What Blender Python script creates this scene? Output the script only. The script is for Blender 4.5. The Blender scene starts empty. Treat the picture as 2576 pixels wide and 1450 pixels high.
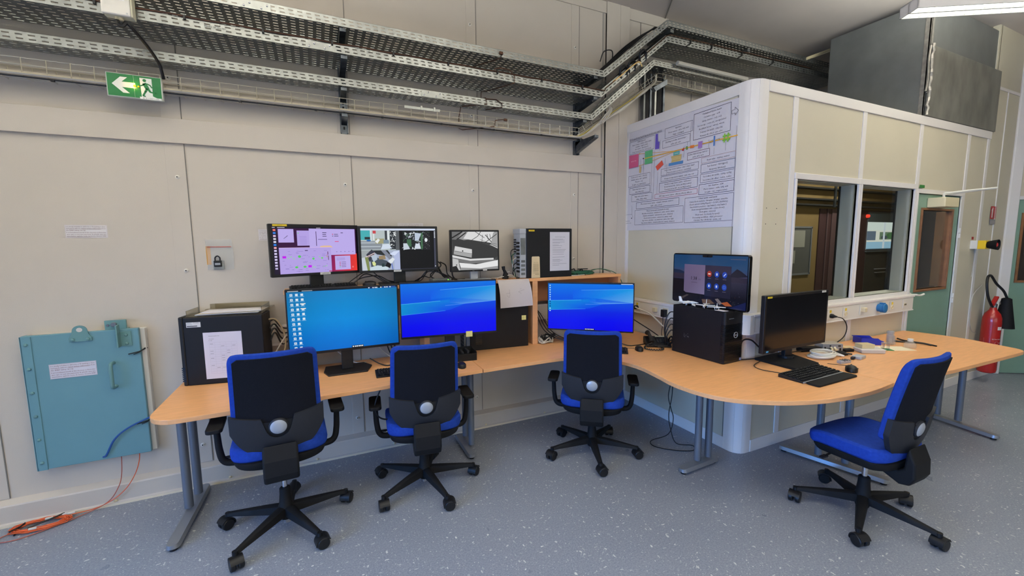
import bpy, math, random
from math import sin, cos, pi, sqrt, atan2, radians
from mathutils import Vector, Matrix
random.seed(7)
S = bpy.context.scene
COL = S.collection

# ---------------------------------------------------------------- camera
YAW, PITCH, ROLL = 0.435636, 0.110544, -0.009572
fw = Vector((sin(YAW)*cos(PITCH), cos(YAW)*cos(PITCH), -sin(PITCH)))
rt = Vector((cos(YAW), -sin(YAW), 0)); up = rt.cross(fw)
r2 = rt*cos(ROLL)+up*sin(ROLL); u2 = -rt*sin(ROLL)+up*cos(ROLL)
cam = bpy.data.objects.new('camera', bpy.data.cameras.new('camera')); COL.objects.link(cam)
M = Matrix((r2, u2, -fw)).transposed().to_4x4(); M.translation = Vector((-1.3769, -3.3872, 1.638))
cam.matrix_world = M
cam.data.sensor_width = 36; cam.data.lens = 36*1056.78/2576; cam.data.clip_start = 0.05
S.camera = cam

# ---------------------------------------------------------------- world, daylight, exposure
W = bpy.data.worlds.new('world'); S.world = W; W.use_nodes = True
bg = W.node_tree.nodes['Background']; bg.inputs[0].default_value = (1, .98, .82, 1); bg.inputs[1].default_value = 1.25
S.view_settings.view_transform = 'Standard'; S.view_settings.look = 'None'
S.view_settings.exposure = 0.0; S.view_settings.gamma = 1.0; S.view_settings.use_curve_mapping = False

def area(name, loc, rot, sx, sy, power, color):
    l = bpy.data.lights.new(name, 'AREA'); l.shape = 'RECTANGLE'; l.size = sx; l.size_y = sy; l.energy = power; l.color = color
    o = bpy.data.objects.new(name, l); COL.objects.link(o); o.location = loc; o.rotation_euler = rot
    return o
# daylight entering by the two window bands behind the photographer
area('daylight_back', (0.2, -7.85, 1.6), (radians(90), 0, 0), 7.0, 1.7, 16, (0.5, 0.7, 1.0))
area('daylight_left', (-5.35, -4.2, 1.35), (radians(58), 0, radians(-90)), 4.4, 1.3, 210, (0.06, 0.34, 1.0)).data.spread = radians(112)
LAMP_DOWN = (.07, (1, .93, .80)); FILL_UP = (2.1, (.96, 1, .93))      # power shares and colours; the upward one is added ceiling fill

# ---------------------------------------------------------------- materials
def lin(c):
    if isinstance(c, str): c = [int(c[i:i+2], 16) for i in (1, 3, 5)]
    return tuple(((v/255)/12.92 if v/255 <= .04045 else ((v/255+.055)/1.055)**2.4) for v in c)
MATS = {}
def mat(name, col=(200, 200, 200), rough=.5, metal=0, noise=0, nscale=8, bump=0, bscale=60, stretch=None, spec=.5, emit=None, es=1, trans=0, alpha=1, coat=0):
    if name in MATS: return MATS[name]
    m = bpy.data.materials.new(name); m.use_nodes = True; nt = m.node_tree; b = nt.nodes['Principled BSDF']
    c = lin(col); b.inputs['Base Color'].default_value = (*c, 1); b.inputs['Roughness'].default_value = rough; b.inputs['Metallic'].default_value = metal
    b.inputs['Specular IOR Level'].default_value = spec
    if trans: b.inputs['Transmission Weight'].default_value = trans; b.inputs['IOR'].default_value = 1.45
    if alpha < 1: b.inputs['Alpha'].default_value = alpha
    if coat: b.inputs['Coat Weight'].default_value = coat; b.inputs['Coat Roughness'].default_value = .08
    if emit: b.inputs['Emission Color'].default_value = (*lin(emit), 1); b.inputs['Emission Strength'].default_value = es
    if noise or bump:
        tc = nt.nodes.new('ShaderNodeTexCoord'); mp = nt.nodes.new('ShaderNodeMapping'); nt.links.new(tc.outputs['Object'], mp.inputs[0])
        if stretch: mp.inputs['Scale'].default_value = stretch
    if noise:
        n = nt.nodes.new('ShaderNodeTexNoise'); n.inputs['Scale'].default_value = nscale; n.inputs['Detail'].default_value = 5
        nt.links.new(mp.outputs[0], n.inputs['Vector'])
        r = nt.nodes.new('ShaderNodeValToRGB'); r.color_ramp.elements[0].position = .3; r.color_ramp.elements[1].position = .7
        r.color_ramp.elements[0].color = (*[v*(1-noise) for v in c], 1); r.color_ramp.elements[1].color = (*[min(1, v*(1+noise)) for v in c], 1)
        nt.links.new(n.outputs['Fac'], r.inputs[0]); nt.links.new(r.outputs[0], b.inputs['Base Color'])
    if bump:
        n = nt.nodes.new('ShaderNodeTexNoise'); n.inputs['Scale'].default_value = bscale; n.inputs['Detail'].default_value = 2
        nt.links.new(mp.outputs[0], n.inputs['Vector'])
        bp = nt.nodes.new('ShaderNodeBump'); bp.inputs['Strength'].default_value = bump; bp.inputs['Distance'].default_value = .004
        nt.links.new(n.outputs['Fac'], bp.inputs['Height']); nt.links.new(bp.outputs[0], b.inputs['Normal'])
    MATS[name] = m; return m
def attr_mat(name, emis, rough=.5, spec=.5, strength=1.0):
    m = bpy.data.materials.new(name); m.use_nodes = True; nt = m.node_tree; b = nt.nodes['Principled BSDF']
    a = nt.nodes.new('ShaderNodeAttribute'); a.attribute_name = 'Col'
    b.inputs['Roughness'].default_value = rough; b.inputs['Specular IOR Level'].default_value = spec
    if emis:
        b.inputs['Base Color'].default_value = (.004, .004, .005, 1); nt.links.new(a.outputs['Color'], b.inputs['Emission Color']); b.inputs['Emission Strength'].default_value = strength
    else: nt.links.new(a.outputs['Color'], b.inputs['Base Color'])
    MATS[name] = m; return m

m_wall = mat('painted_panel', (199, 190, 178), .55, noise=.02, nscale=3, bump=.12, bscale=220)
m_wallB = mat('cabin_panel', (208, 199, 176), .42, noise=.02, nscale=3, bump=.12, bscale=260)
m_trim = mat('white_trim', (232, 226, 220), .35)
m_seam = mat('seam_grey', (120, 116, 110), .7)
m_ceil = mat('ceiling_grey', (200, 190, 182), .8, noise=.06, nscale=1.5)
m_dark = mat('shadow_void', (26, 24, 22), .9)
m_wood = mat('beech_laminate', (233, 172, 116), .38, noise=.07, nscale=7, stretch=(1.2, 9, 9), bump=.03, bscale=40)
m_woodedge = mat('beech_edge', (222, 168, 122), .42, noise=.05, nscale=5, stretch=(1, 6, 6))
m_galv = mat('galvanised_steel', (152, 155, 152), .33, metal=.85, noise=.16, nscale=14)
m_galvd = mat('galvanised_dark', (120, 124, 124), .42, metal=.8, noise=.2, nscale=10)
m_zinc = mat('zinc_bracket', (92, 98, 104), .3, metal=.85, noise=.5, nscale=18)
m_duct = mat('duct_steel', (128, 131, 129), .42, metal=.55, noise=.12, nscale=4)
m_duct2 = mat('duct_steel_worn', (146, 145, 136), .38, metal=.55, noise=.25, nscale=6, stretch=(1, 1, .5))
m_tape = mat('foil_tape', (158, 155, 148), .35, metal=.6, noise=.2, nscale=30)
m_wire = mat('wire_mesh_steel', (206, 198, 176), .35, metal=.4)
m_copper = mat('copper_earth', (92, 62, 46), .45, metal=.6, noise=.2, nscale=30)
m_alu = mat('satin_alu', (150, 153, 158), .38, metal=.55)
m_alud = mat('leg_grey', (112, 118, 128), .42, metal=.35)
m_teal = mat('teal_paint', (100, 145, 156), .45, noise=.03, nscale=5, bump=.06, bscale=90)
m_teald = mat('teal_hardware', (98, 140, 142), .4)
m_door = mat('door_green', (126, 158, 138), .45, noise=.04, nscale=5)
m_doorwood = mat('door_bead_wood', (140, 96, 62), .45, noise=.15, nscale=12)
m_blue = mat('blue_fabric', (30, 64, 158), .9, noise=.12, nscale=60, bump=.3, bscale=500, spec=.2)
m_blackfab = mat('black_mesh_fabric', (25, 26, 32), .95, noise=.2, nscale=300, bump=.3, bscale=600, spec=.15)
m_shell = mat('charcoal_plastic', (36, 37, 42), .6, bump=.15, bscale=500, spec=.4)
m_plast = mat('black_plastic', (20, 20, 22), .45, spec=.4)
m_matt = mat('matt_black', (16, 16, 18), .7, spec=.3)
m_gloss = mat('gloss_black', (10, 10, 11), .15)
m_pc = mat('pc_case_black', (22, 22, 25), .5, spec=.3, noise=.05, nscale=3)
m_silver = mat('silver_plastic', (176, 180, 186), .35, metal=.3)
m_chrome = mat('chrome', (200, 200, 205), .12, metal=1)
m_white = mat('white_plastic', (226, 222, 212), .4)
m_cream = mat('cream_plastic', (222, 208, 170), .45)
m_yellow = mat('yellow_label', (226, 196, 40), .5)
m_paper = mat('white_paper', (226, 222, 226), .8)
m_buff = mat('buff_card', (222, 200, 158), .8)
m_post = mat('sticky_note_yellow', (226, 220, 142), .8)
m_red = mat('extinguisher_red', (176, 26, 24), .25, coat=.5)
m_orange = mat('orange_fibre', (222, 98, 48), .5)
m_cblk = mat('cable_black', (18, 18, 20), .5)
m_cgry = mat('cable_grey', (196, 190, 178), .5)
m_cwht = mat('cable_white', (222, 218, 206), .5)
m_cgrn = mat('cable_green', (30, 92, 66), .45)
m_cblu = mat('cable_blue', (34, 82, 150), .4)
m_cyel = mat('cable_yellow', (196, 176, 70), .5)
m_acry = mat('smoked_acrylic', (190, 180, 150), .1, trans=.9, alpha=.75)
m_clear = mat('clear_plastic', (235, 235, 235), .12, trans=.95, alpha=.45)
m_bag = mat('polythene', (235, 235, 232), .15, alpha=.28)
def glass_mat():
    m = bpy.data.materials.new('window_glass'); m.use_nodes = True; nt = m.node_tree; nt.nodes.remove(nt.nodes['Principled BSDF'])
    t = nt.nodes.new('ShaderNodeBsdfTransparent'); t.inputs[0].default_value = (.91, .94, .92, 1); g = nt.nodes.new('ShaderNodeBsdfGlossy'); g.inputs['Roughness'].default_value = .02
    lw = nt.nodes.new('ShaderNodeLayerWeight'); pw = nt.nodes.new('ShaderNodeMath'); pw.operation = 'POWER'; pw.inputs[1].default_value = 5; f = nt.nodes.new('ShaderNodeMath'); f.operation = 'MULTIPLY_ADD'; f.inputs[1].default_value = .9; f.inputs[2].default_value = .07
    nt.links.new(lw.outputs['Facing'], pw.inputs[0]); nt.links.new(pw.outputs[0], f.inputs[0]); x = nt.nodes.new('ShaderNodeMixShader')
    nt.links.new(f.outputs[0], x.inputs[0]); nt.links.new(t.outputs[0], x.inputs[1]); nt.links.new(g.outputs[0], x.inputs[2]); nt.links.new(x.outputs[0], nt.nodes['Material Output'].inputs[0]); return m
m_glass = glass_mat()
m_binblue = mat('storage_bin_blue', (26, 42, 176), .4)
m_sockblue = mat('socket_blue', (40, 112, 168), .4)
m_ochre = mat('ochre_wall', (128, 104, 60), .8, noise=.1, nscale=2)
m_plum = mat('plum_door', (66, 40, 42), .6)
m_plum2 = mat('plum_leaf', (88, 66, 68), .55)
m_lampw = mat('lamp_housing', (225, 220, 214), .4)
m_tube = mat('lamp_glow', (250, 255, 245), .4, emit=(244, 255, 232), es=5)
m_ledr = mat('led_red', (220, 60, 50), .4, emit=(255, 70, 50), es=1)
m_ledg = mat('led_green', (90, 230, 60), .4, emit=(120, 255, 70), es=1.5)
m_leda = mat('amber_glow', (255, 190, 30), .4, emit=(255, 140, 8), es=1.3)
m_beige = mat('beige_foot', (214, 196, 160), .6)
m_model = mat('white_print', (236, 236, 232), .5)
m_screen = attr_mat('screen_image', True, .35, .15, 1.0)
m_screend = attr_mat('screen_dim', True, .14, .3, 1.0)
m_print = attr_mat('printed_surface', False, .6, .4)
m_printg = attr_mat('printed_gloss', False, .3, .5)

def floor_mat():
    m = bpy.data.materials.new('flecked_vinyl'); m.use_nodes = True; nt = m.node_tree; b = nt.nodes['Principled BSDF']; L = nt.links.new
    tc = nt.nodes.new('ShaderNodeTexCoord'); mp = nt.nodes.new('ShaderNodeMapping'); L(tc.outputs['Object'], mp.inputs[0])
    n0 = nt.nodes.new('ShaderNodeTexNoise'); n0.inputs['Scale'].default_value = 30; L(mp.outputs[0], n0.inputs['Vector'])
    mx = nt.nodes.new('ShaderNodeVectorMath'); mx.operation = 'MULTIPLY_ADD'; mx.inputs[1].default_value = (.03, .03, .03)
    L(n0.outputs['Color'], mx.inputs[0]); L(mp.outputs[0], mx.inputs[2])
    base = lin((134, 140, 152)); lite = lin((214, 215, 210)); dk = lin((122, 129, 143))
    n1 = nt.nodes.new('ShaderNodeTexNoise'); n1.inputs['Scale'].default_value = 120; n1.inputs['Detail'].default_value = 4; L(mp.outputs[0], n1.inputs['Vector'])
    cr = nt.nodes.new('ShaderNodeValToRGB'); cr.color_ramp.elements[0].position = .35; cr.color_ramp.elements[1].position = .65
    cr.color_ramp.elements[0].color = (*dk, 1); cr.color_ramp.elements[1].color = (*lin((145, 150, 160)), 1); L(n1.outputs['Fac'], cr.inputs[0])
    prev = cr.outputs[0]
    for sc, rnd, th, st in ((38, .62, .17, (1, .45, 1)), (52, .7, .2, (.4, 1, 1)), (95, .6, .22, (1, 1, 1))):
        mp2 = nt.nodes.new('ShaderNodeMapping'); mp2.inputs['Scale'].default_value = st; mp2.inputs['Rotation'].default_value = (0, 0, sc); L(mx.outputs[0], mp2.inputs[0])
        v = nt.nodes.new('ShaderNodeTexVoronoi'); v.inputs['Scale'].default_value = sc; L(mp2.outputs[0], v.inputs['Vector'])
        lt = nt.nodes.new('ShaderNodeMath'); lt.operation = 'LESS_THAN'; lt.inputs[1].default_value = th; L(v.outputs['Distance'], lt.inputs[0])
        sp = nt.nodes.new('ShaderNodeSeparateColor'); L(v.outputs['Color'], sp.inputs[0])
        gt = nt.nodes.new('ShaderNodeMath'); gt.operation = 'GREATER_THAN'; gt.inputs[1].default_value = rnd; L(sp.outputs[0], gt.inputs[0])
        mu = nt.nodes.new('ShaderNodeMath'); mu.operation = 'MULTIPLY'; L(lt.outputs[0], mu.inputs[0]); L(gt.outputs[0], mu.inputs[1])
        mu2 = nt.nodes.new('ShaderNodeMath'); mu2.operation = 'MULTIPLY'; L(mu.outputs[0], mu2.inputs[0]); L(sp.outputs[1], mu2.inputs[1])
        mix = nt.nodes.new('ShaderNodeMix'); mix.data_type = 'RGBA'; L(mu2.outputs[0], mix.inputs[0]); L(prev, mix.inputs[6]); mix.inputs[7].default_value = (*lite, 1)
        prev = mix.outputs[2]
    L(prev, b.inputs['Base Color']); b.inputs['Roughness'].default_value = .3; b.inputs['Specular IOR Level'].default_value = .45
    n2 = nt.nodes.new('ShaderNodeTexNoise'); n2.inputs['Scale'].default_value = 5; L(mp.outputs[0], n2.inputs['Vector'])
    mr = nt.nodes.new('ShaderNodeMapRange'); mr.inputs[3].default_value = .22; mr.inputs[4].default_value = .42; L(n2.outputs['Fac'], mr.inputs[0]); L(mr.outputs[0], b.inputs['Roughness'])
    return m
m_floor = floor_mat()

# ---------------------------------------------------------------- mesh helpers
class MB:
    def __init__(s): s.v = []; s.f = []
    def add(s, vs, fs, X=None):
        o = len(s.v)
        for p in vs:
            p = Vector(p)
            s.v.append(X @ p if X else p)
        s.f += [tuple(i+o for i in f) for f in fs]; return s
    def box(s, x0, y0, z0, x1, y1, z1, X=None):
        vs = [(x, y, z) for z in (z0, z1) for y in (y0, y1) for x in (x0, x1)]
        return s.add(vs, [(0, 2, 3, 1), (4, 5, 7, 6), (0, 1, 5, 4), (2, 6, 7, 3), (0, 4, 6, 2), (1, 3, 7, 5)], X)
    def cb(s, c, d, X=None):
        return s.box(c[0]-d[0]/2, c[1]-d[1]/2, c[2]-d[2]/2, c[0]+d[0]/2, c[1]+d[1]/2, c[2]+d[2]/2, X)
    def prism(s, pts, z0, z1, X=None):
        n = len(pts); a = sum(pts[i][0]*pts[(i+1) % n][1]-pts[(i+1) % n][0]*pts[i][1] for i in range(n))
        if a < 0: pts = pts[::-1]
        vs = [(x, y, z0) for x, y in pts]+[(x, y, z1) for x, y in pts]
        return s.add(vs, [tuple(range(n))[::-1], tuple(range(n, 2*n))]+[(i, (i+1) % n, n+(i+1) % n, n+i) for i in range(n)], X)
    def tube(s, pts, r, seg=8, cap=True, X=None):
        pts = [Vector(p) for p in pts]; n = len(pts); rr = r if isinstance(r, (list, tuple)) else [r]*n
        vs = []; prev = None
        for i, p in enumerate(pts):
            t = (pts[min(i+1, n-1)]-pts[max(i-1, 0)])
            if t.length < 1e-9: t = Vector((0, 0, 1))
            t.normalize()
            if prev is None:
                a = Vector((0, 0, 1)) if abs(t.z) < .9 else Vector((1, 0, 0)); prev = t.cross(a).normalized()
            u = (prev-t*prev.dot(t)); 
            if u.length < 1e-6: u = t.orthogonal()
            u.normalize(); prev = u; w = t.cross(u)
            for k in range(seg):
                a = 2*pi*k/seg; vs.append(p+(u*cos(a)+w*sin(a))*rr[i])
        fs = [(i*seg+k, i*seg+(k+1) % seg, (i+1)*seg+(k+1) % seg, (i+1)*seg+k) for i in range(n-1) for k in range(seg)]
        if cap: fs += [tuple(range(seg))[::-1], tuple(range((n-1)*seg, n*seg))]
        return s.add(vs, fs, X)
    def cyl(s, p0, p1, r, seg=20, r1=None, X=None): return s.tube([p0, p1], [r, r if r1 is None else r1], seg, True, X)
    def lathe(s, prof, seg=24, X=None):
        n = len(prof); vs = [(r*cos(2*pi*k/seg), r*sin(2*pi*k/seg), z) for r, z in prof for k in range(seg)]
        fs = [(i*seg+k, i*seg+(k+1) % seg, (i+1)*seg+(k+1) % seg, (i+1)*seg+k) for i in range(n-1) for k in range(seg)]
        fs += [tuple(range(seg))[::-1], tuple(range((n-1)*seg, n*seg))]
        return s.add(vs, fs, X)
    def slab(s, xs, lo, hi, nh, f, X=None):
        nx = len(xs); H = nh+1; vs = []
        for sd in (0, 1):
            for x in xs:
                a, b = lo(x), hi(x)
                for j in range(H): vs.append(f(x, a+(b-a)*j/nh, sd))
        I = lambda sd, i, j: sd*nx*H+i*H+j
        fs = []
        for i in range(nx-1):
            for j in range(nh):
                fs.append((I(0, i, j), I(0, i+1, j), I(0, i+1, j+1), I(0, i, j+1)))
                fs.append((I(1, i, j), I(1, i, j+1), I(1, i+1, j+1), I(1, i+1, j)))
            fs.append((I(0, i, 0), I(1, i, 0), I(1, i+1, 0), I(0, i+1, 0)))
            fs.append((I(0, i, nh), I(0, i+1, nh), I(1, i+1, nh), I(1, i, nh)))
        for j in range(nh):
            fs.append((I(0, 0, j), I(0, 0, j+1), I(1, 0, j+1), I(1, 0, j)))
            fs.append((I(0, nx-1, j), I(1, nx-1, j), I(1, nx-1, j+1), I(0, nx-1, j+1)))
        return s.add(vs, fs, X)

def link(o, parent=None):
    COL.objects.link(o)
    if parent: o.parent = parent
    return o
def obj(name, mb, m, parent=None, smooth=35, bevel=0, sub=0, loc=None, rot=None, segs=2):
    me = bpy.data.meshes.new(name); me.from_pydata([tuple(p) for p in mb.v], [], mb.f); me.validate(); me.update()
    for mm in (m if isinstance(m, (list, tuple)) else [m]): me.materials.append(mm)
    if smooth: me.shade_smooth(); me.set_sharp_from_angle(angle=radians(smooth))
    o = bpy.data.objects.new(name, me); link(o, parent)
    if loc: o.location = loc
    if rot: o.rotation_euler = rot
    if bevel:
        b = o.modifiers.new('bevel', 'BEVEL'); b.width = bevel; b.segments = segs; b.limit_method = 'ANGLE'; b.angle_limit = radians(40)
    if sub:
        b = o.modifiers.new('sub', 'SUBSURF'); b.levels = sub; b.render_levels = sub
    return o
def tag(o, label, cat, group=None):
    o['label'] = label; o['category'] = cat
    if group: o['group'] = group
    return o
def thing(name, label, cat, loc=(0, 0, 0), rz=0, group=None):
    o = bpy.data.objects.new(name, None); COL.objects.link(o); o.empty_display_size = .05
    o.location = loc; o.rotation_euler = (0, 0, radians(rz)); return tag(o, label, cat, group)
def single(name, mb, m, label, cat, group=None, **k):
    return tag(obj(name, mb, m, **k), label, cat, group)
def struct(name, mb, m, parent=None, **k):
    o = obj(name, mb, m, parent, **k)
    if parent is None: o['kind'] = 'structure'
    return o
def dup(root, loc, rz, label=None, group=None):
    r = root.copy(); COL.objects.link(r); r.location = loc; r.rotation_euler = (0, 0, radians(rz))
    if label: r['label'] = label
    if group: r['group'] = group
    for ch in list(root.children):
        c = ch.copy(); COL.objects.link(c); c.parent = r
        for g in list(ch.children):
            d = g.copy(); COL.objects.link(d); d.parent = c
    return r
def spline(pts, n=6):
    P = [Vector(p) for p in pts]; P = [P[0]*2-P[1]]+P+[P[-1]*2-P[-2]]; out = []
    for i in range(1, len(P)-2):
        for k in range(n):
            t = k/n; a, b, c, d = P[i-1:i+3]
            out.append(.5*((2*b)+(c-a)*t+(2*a-5*b+4*c-d)*t*t+(3*b-a-3*c+d)*t**3))
    out.append(P[-2]); return out
def cable(name, pts, r, m, label, cat='cable', group=None, n=6, parent=None):
    mb = MB(); mb.tube(spline(pts, n), r, 6)
    if parent: return obj(name, mb, m, parent)
    return single(name, mb, m, label, cat, group)
def rrect(x0, y0, x1, y1, r, n=5):
    out = []
    for cx, cy, a in ((x1-r, y1-r, 0), (x0+r, y1-r, 90), (x0+r, y0+r, 180), (x1-r, y0+r, 270)):
        for k in range(n+1):
            t = radians(a+90*k/n); out.append((cx+r*cos(t), cy+r*sin(t)))
    return out

TXT = {}
def text_mesh(s):
    if s not in TXT:
        cu = bpy.data.curves.new('t', 'FONT'); cu.body = s; cu.size = 1; cu.resolution_u = 1
        o = bpy.data.objects.new('t', cu); COL.objects.link(o)
        me = o.to_mesh(); vs = [(v.co.x, v.co.y) for v in me.vertices]; fs = [tuple(p.vertices) for p in me.polygons]
        o.to_mesh_clear(); bpy.data.objects.remove(o); bpy.data.curves.remove(cu)
        TXT[s] = (vs, fs, max([v[0] for v in vs] or [0]))
    return TXT[s]
class Decal:
    '''printed or displayed picture: u to the right, t downwards from the top-left corner, in the units given by w, h'''
    def __init__(s, O, U, V, w=1, h=1, off=.0003):
        s.O = Vector(O); s.U = Vector(U)/w; s.V = Vector(V)/h; s.N = Vector(U).cross(-Vector(V)).normalized()
        s.v = []; s.f = []; s.c = []; s.k = 0; s.off = off
    def P(s, u, t): return s.O+s.U*u+s.V*t+s.N*(s.off*s.k)
    def poly(s, pts, c, up=True):
        if up: s.k += 1
        o = len(s.v); s.v += [s.P(*p) for p in pts]
        idx = list(range(o, o+len(pts)))
        a = sum(pts[i][0]*pts[(i+1) % len(pts)][1]-pts[(i+1) % len(pts)][0]*pts[i][1] for i in range(len(pts)))
        cols = [c]*len(pts) if not isinstance(c, list) else list(c)
        if a > 0: idx = idx[::-1]; cols = cols[::-1]
        s.f.append(idx); s.c.append([lin(x) for x in cols]); return s
    def rect(s, u0, t0, u1, t1, c, up=True): return s.poly([(u0, t0), (u1, t0), (u1, t1), (u0, t1)], c, up)
    def line(s, u0, t0, u1, t1, w, c, up=True):
        d = Vector((u1-u0, t1-t0)); n = Vector((-d.y, d.x)).normalized()*w/2
        return s.poly([(u0+n.x, t0+n.y), (u1+n.x, t1+n.y), (u1-n.x, t1-n.y), (u0-n.x, t0-n.y)], c, up)
    def frame(s, u0, t0, u1, t1, w, c):
        s.k += 1
        for q in ((u0, t0, u1, t0), (u1, t0, u1, t1), (u1, t1, u0, t1), (u0, t1, u0, t0)): s.line(*q, w, c, False)
        return s
    def disc(s, u, t, ru, rt_, c, n=16, up=True): return s.poly([(u+ru*cos(2*pi*k/n), t+rt_*sin(2*pi*k/n)) for k in range(n)], c, up)
    def text(s, st, u, t, h, c, align='l', sx=1, up=True, maxw=None):
        vs, fs, w = text_mesh(st)
        if not vs: return s
        if up: s.k += 1
        kx = h/.7*sx
        if maxw and w*kx > maxw: kx = maxw/w
        x0 = u-(0 if align == 'l' else w*kx/2 if align == 'c' else w*kx)
        o = len(s.v); s.v += [s.P(x0+x*kx, t-y*h/.7) for x, y in vs]
        for f in fs: s.f.append([i+o for i in f]); s.c.append([lin(c)]*len(f))
        return s
    def build(s, name, m, parent=None):
        me = bpy.data.meshes.new(name); me.from_pydata([tuple(p) for p in s.v], [], s.f)
        a = me.color_attributes.new('Col', 'FLOAT_COLOR', 'CORNER'); i = 0
        flat = []
        for p, cc in zip(me.polygons, s.c):
            for x in cc: flat += [*x, 1.0]
        a.data.foreach_set('color', flat); me.materials.append(m); me.update()
        o = bpy.data.objects.new(name, me); return link(o, parent)

# ================================================================ THE SETTING
XB, YC, HZ, CZ = 1.454, -1.348, 2.745, 3.83      # cabin side wall x, cabin front y, cabin height, ceiling height
DV, DN = Vector((.845, -.535, 0)), Vector((-.535, -.845, 0))     # far wall: along, towards the room
D0 = Vector((6.0, -1.40, 0))
mb = MB(); mb.box(-6, -8.2, -.05, 12, .1, 0); struct('floor', mb, m_floor, smooth=0)
mb = MB(); mb.box(-6, -8.2, CZ, 12, .15, CZ+.1); ce = struct('ceiling', mb, m_ceil, smooth=0)
mb = MB(); mb.tube([(1.91, .0, CZ-.002), (1.72, -.276, CZ-.002), (1.2, -1.1, CZ-.002), (-1, -4.4, CZ-.002)], .006, 4); obj('joint', mb, m_seam, ce)

# left (back) panelled wall
mb = MB(); mb.box(-6, 0, 0, 7.3, .12, CZ); wa = struct('wall_left', mb, m_wall, smooth=0)
RE = [-3.1, -2.101, -1.103, -.105, .890]
for i, x in enumerate(RE):
    w = .10 if i < 2 else .08
    mb = MB(); mb.box(x-w, -.004, .150, x, .001, 2.274); mb.box(x-w, -.004, 2.424, x, .001, 3.73); obj('cover_strip', mb, m_wall, wa, 0, bevel=.001)
    mb = MB(); mb.box(x, -.0045, .150, x+.0045, .001, 2.274); mb.box(x, -.0045, 2.424, x+.0045, .001, 3.73); obj('joint', mb, m_seam, wa, 0)
mb = MB(); mb.box(2.3, -.0045, 2.7, 2.305, .001, 3.73); mb.box(1.60, -.0045, 2.75, 1.605, .001, 3.73); obj('joint', mb, m_seam, wa, 0)
mb = MB(); mb.box(-6, -.022, 2.274, 1.152, 0, 2.424); obj('rail_board', mb, m_wall, wa, 0, bevel=.002)
mb = MB(); mb.box(-6, -.012, 3.73, 1.95, 0, CZ); obj('cornice', mb, m_wall, wa, 0, bevel=.001)
mb = MB(); mb.box(1.152, -.006, .15, 1.163, .001, 3.73); obj('joint', mb, mat('seam_light', (168, 162, 154), .7), wa, 0)
bolts = [(x, z) for x in (-3.15, -2.147, -1.15, -.155, .846) for z in (.276, .872, 1.469, 2.066, 2.668, 3.37)]
for x, z in bolts:
    mb = MB(); X = Matrix.Translation((x, -.004, z)) @ Matrix.Rotation(pi/2, 4, 'X')
    mb.lathe([(.013, 0), (.013, .003), (.008, .004), (.008, .010), (.0045, .011)], 12, X); mb2 = MB(); mb2.lathe([(.004, .0105), (.004, .0125)], 8, X)
    c = obj('bolt', mb, m_white, wa); obj('socket', mb2, m_dark, c)
# post between the panelled wall and the cabin
mb = MB(); mb.box(1.188, -.022, 0, 1.339, .0, CZ); mb.box(1.344, -.022, 0, 1.452, 0, CZ); mb.box(1.188, -.018, 0, 1.452, 0, CZ)
struct('trim_1', mb, m_wall, smooth=0, bevel=.002)
# sloping ledge and plinth at the foot of the wall
mb = MB(); X = Matrix(((0, 1, 0, 0), (1, 0, 0, 0), (0, 0, 1, 0), (0, 0, 0, 1)))
def extrude_x(mb, prof, x0, x1):
    n = len(prof); a = sum(prof[i][0]*prof[(i+1) % n][1]-prof[(i+1) % n][0]*prof[i][1] for i in range(n))
    if a < 0: prof = prof[::-1]
    vs = [(x0, y, z) for y, z in prof]+[(x1, y, z) for y, z in prof]
    mb.add(vs, [tuple(range(n))[::-1], tuple(range(n, 2*n))]+[(i, (i+1) % n, n+(i+1) % n, n+i) for i in range(n)]); return mb
mb = MB(); extrude_x(mb, [(0, 0), (0, .148), (-.046, .128), (-.05, .120), (-.05, .022), (-.062, .016), (-.062, 0)], -6, 1.188)
bb = struct('baseboard_left', mb, m_wall, smooth=0, bevel=.0015)
for x in (-3.14, -2.61, -2.0, -1.45, -.887, -.49, -.093, .5, 1.0):
    mb = MB(); mb.lathe([(.009, 0), (.009, .003), (.005, .006)], 10, Matrix.Translation((x, -.054, .028)) @ Matrix.Rotation(pi/2, 4, 'X')); obj('screw', mb, m_cream, bb)
mb = MB(); mb.box(-6, -.0635, .0, 1.188, -.060, .014); obj('skirting_strip', mb, mat('cream_skirting', (226, 214, 188), .5), bb, 0)

# cabin side wall (poster wall)
mb = MB(); mb.box(XB, YC+.085, 0, XB+.06, 0, HZ); cb = struct('wall_right', mb, m_wallB, smooth=0)
mb = MB(); mb.box(XB-.008, YC+.12, HZ-.075, XB+.06, 0, HZ+.006); obj('top_rail', mb, m_trim, cb, 0, bevel=.002)
mb = MB(); mb.box(XB-.008, YC+.12, 0, XB, 0, .095); obj('skirting', mb, m_trim, cb, 0, bevel=.002)
mb = MB(); mb.box(XB-.006, -.045, .095, XB, -.012, 2.67); mb.box(XB-.003, -.062, .095, XB, -.045, 2.67); obj('edge_strip', mb, m_trim, cb, 0, bevel=.001)
mb = MB(); mb.box(XB-.004, -1.215, .095, XB, -1.212, 2.67); obj('joint', mb, m_seam, cb, 0)
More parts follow.
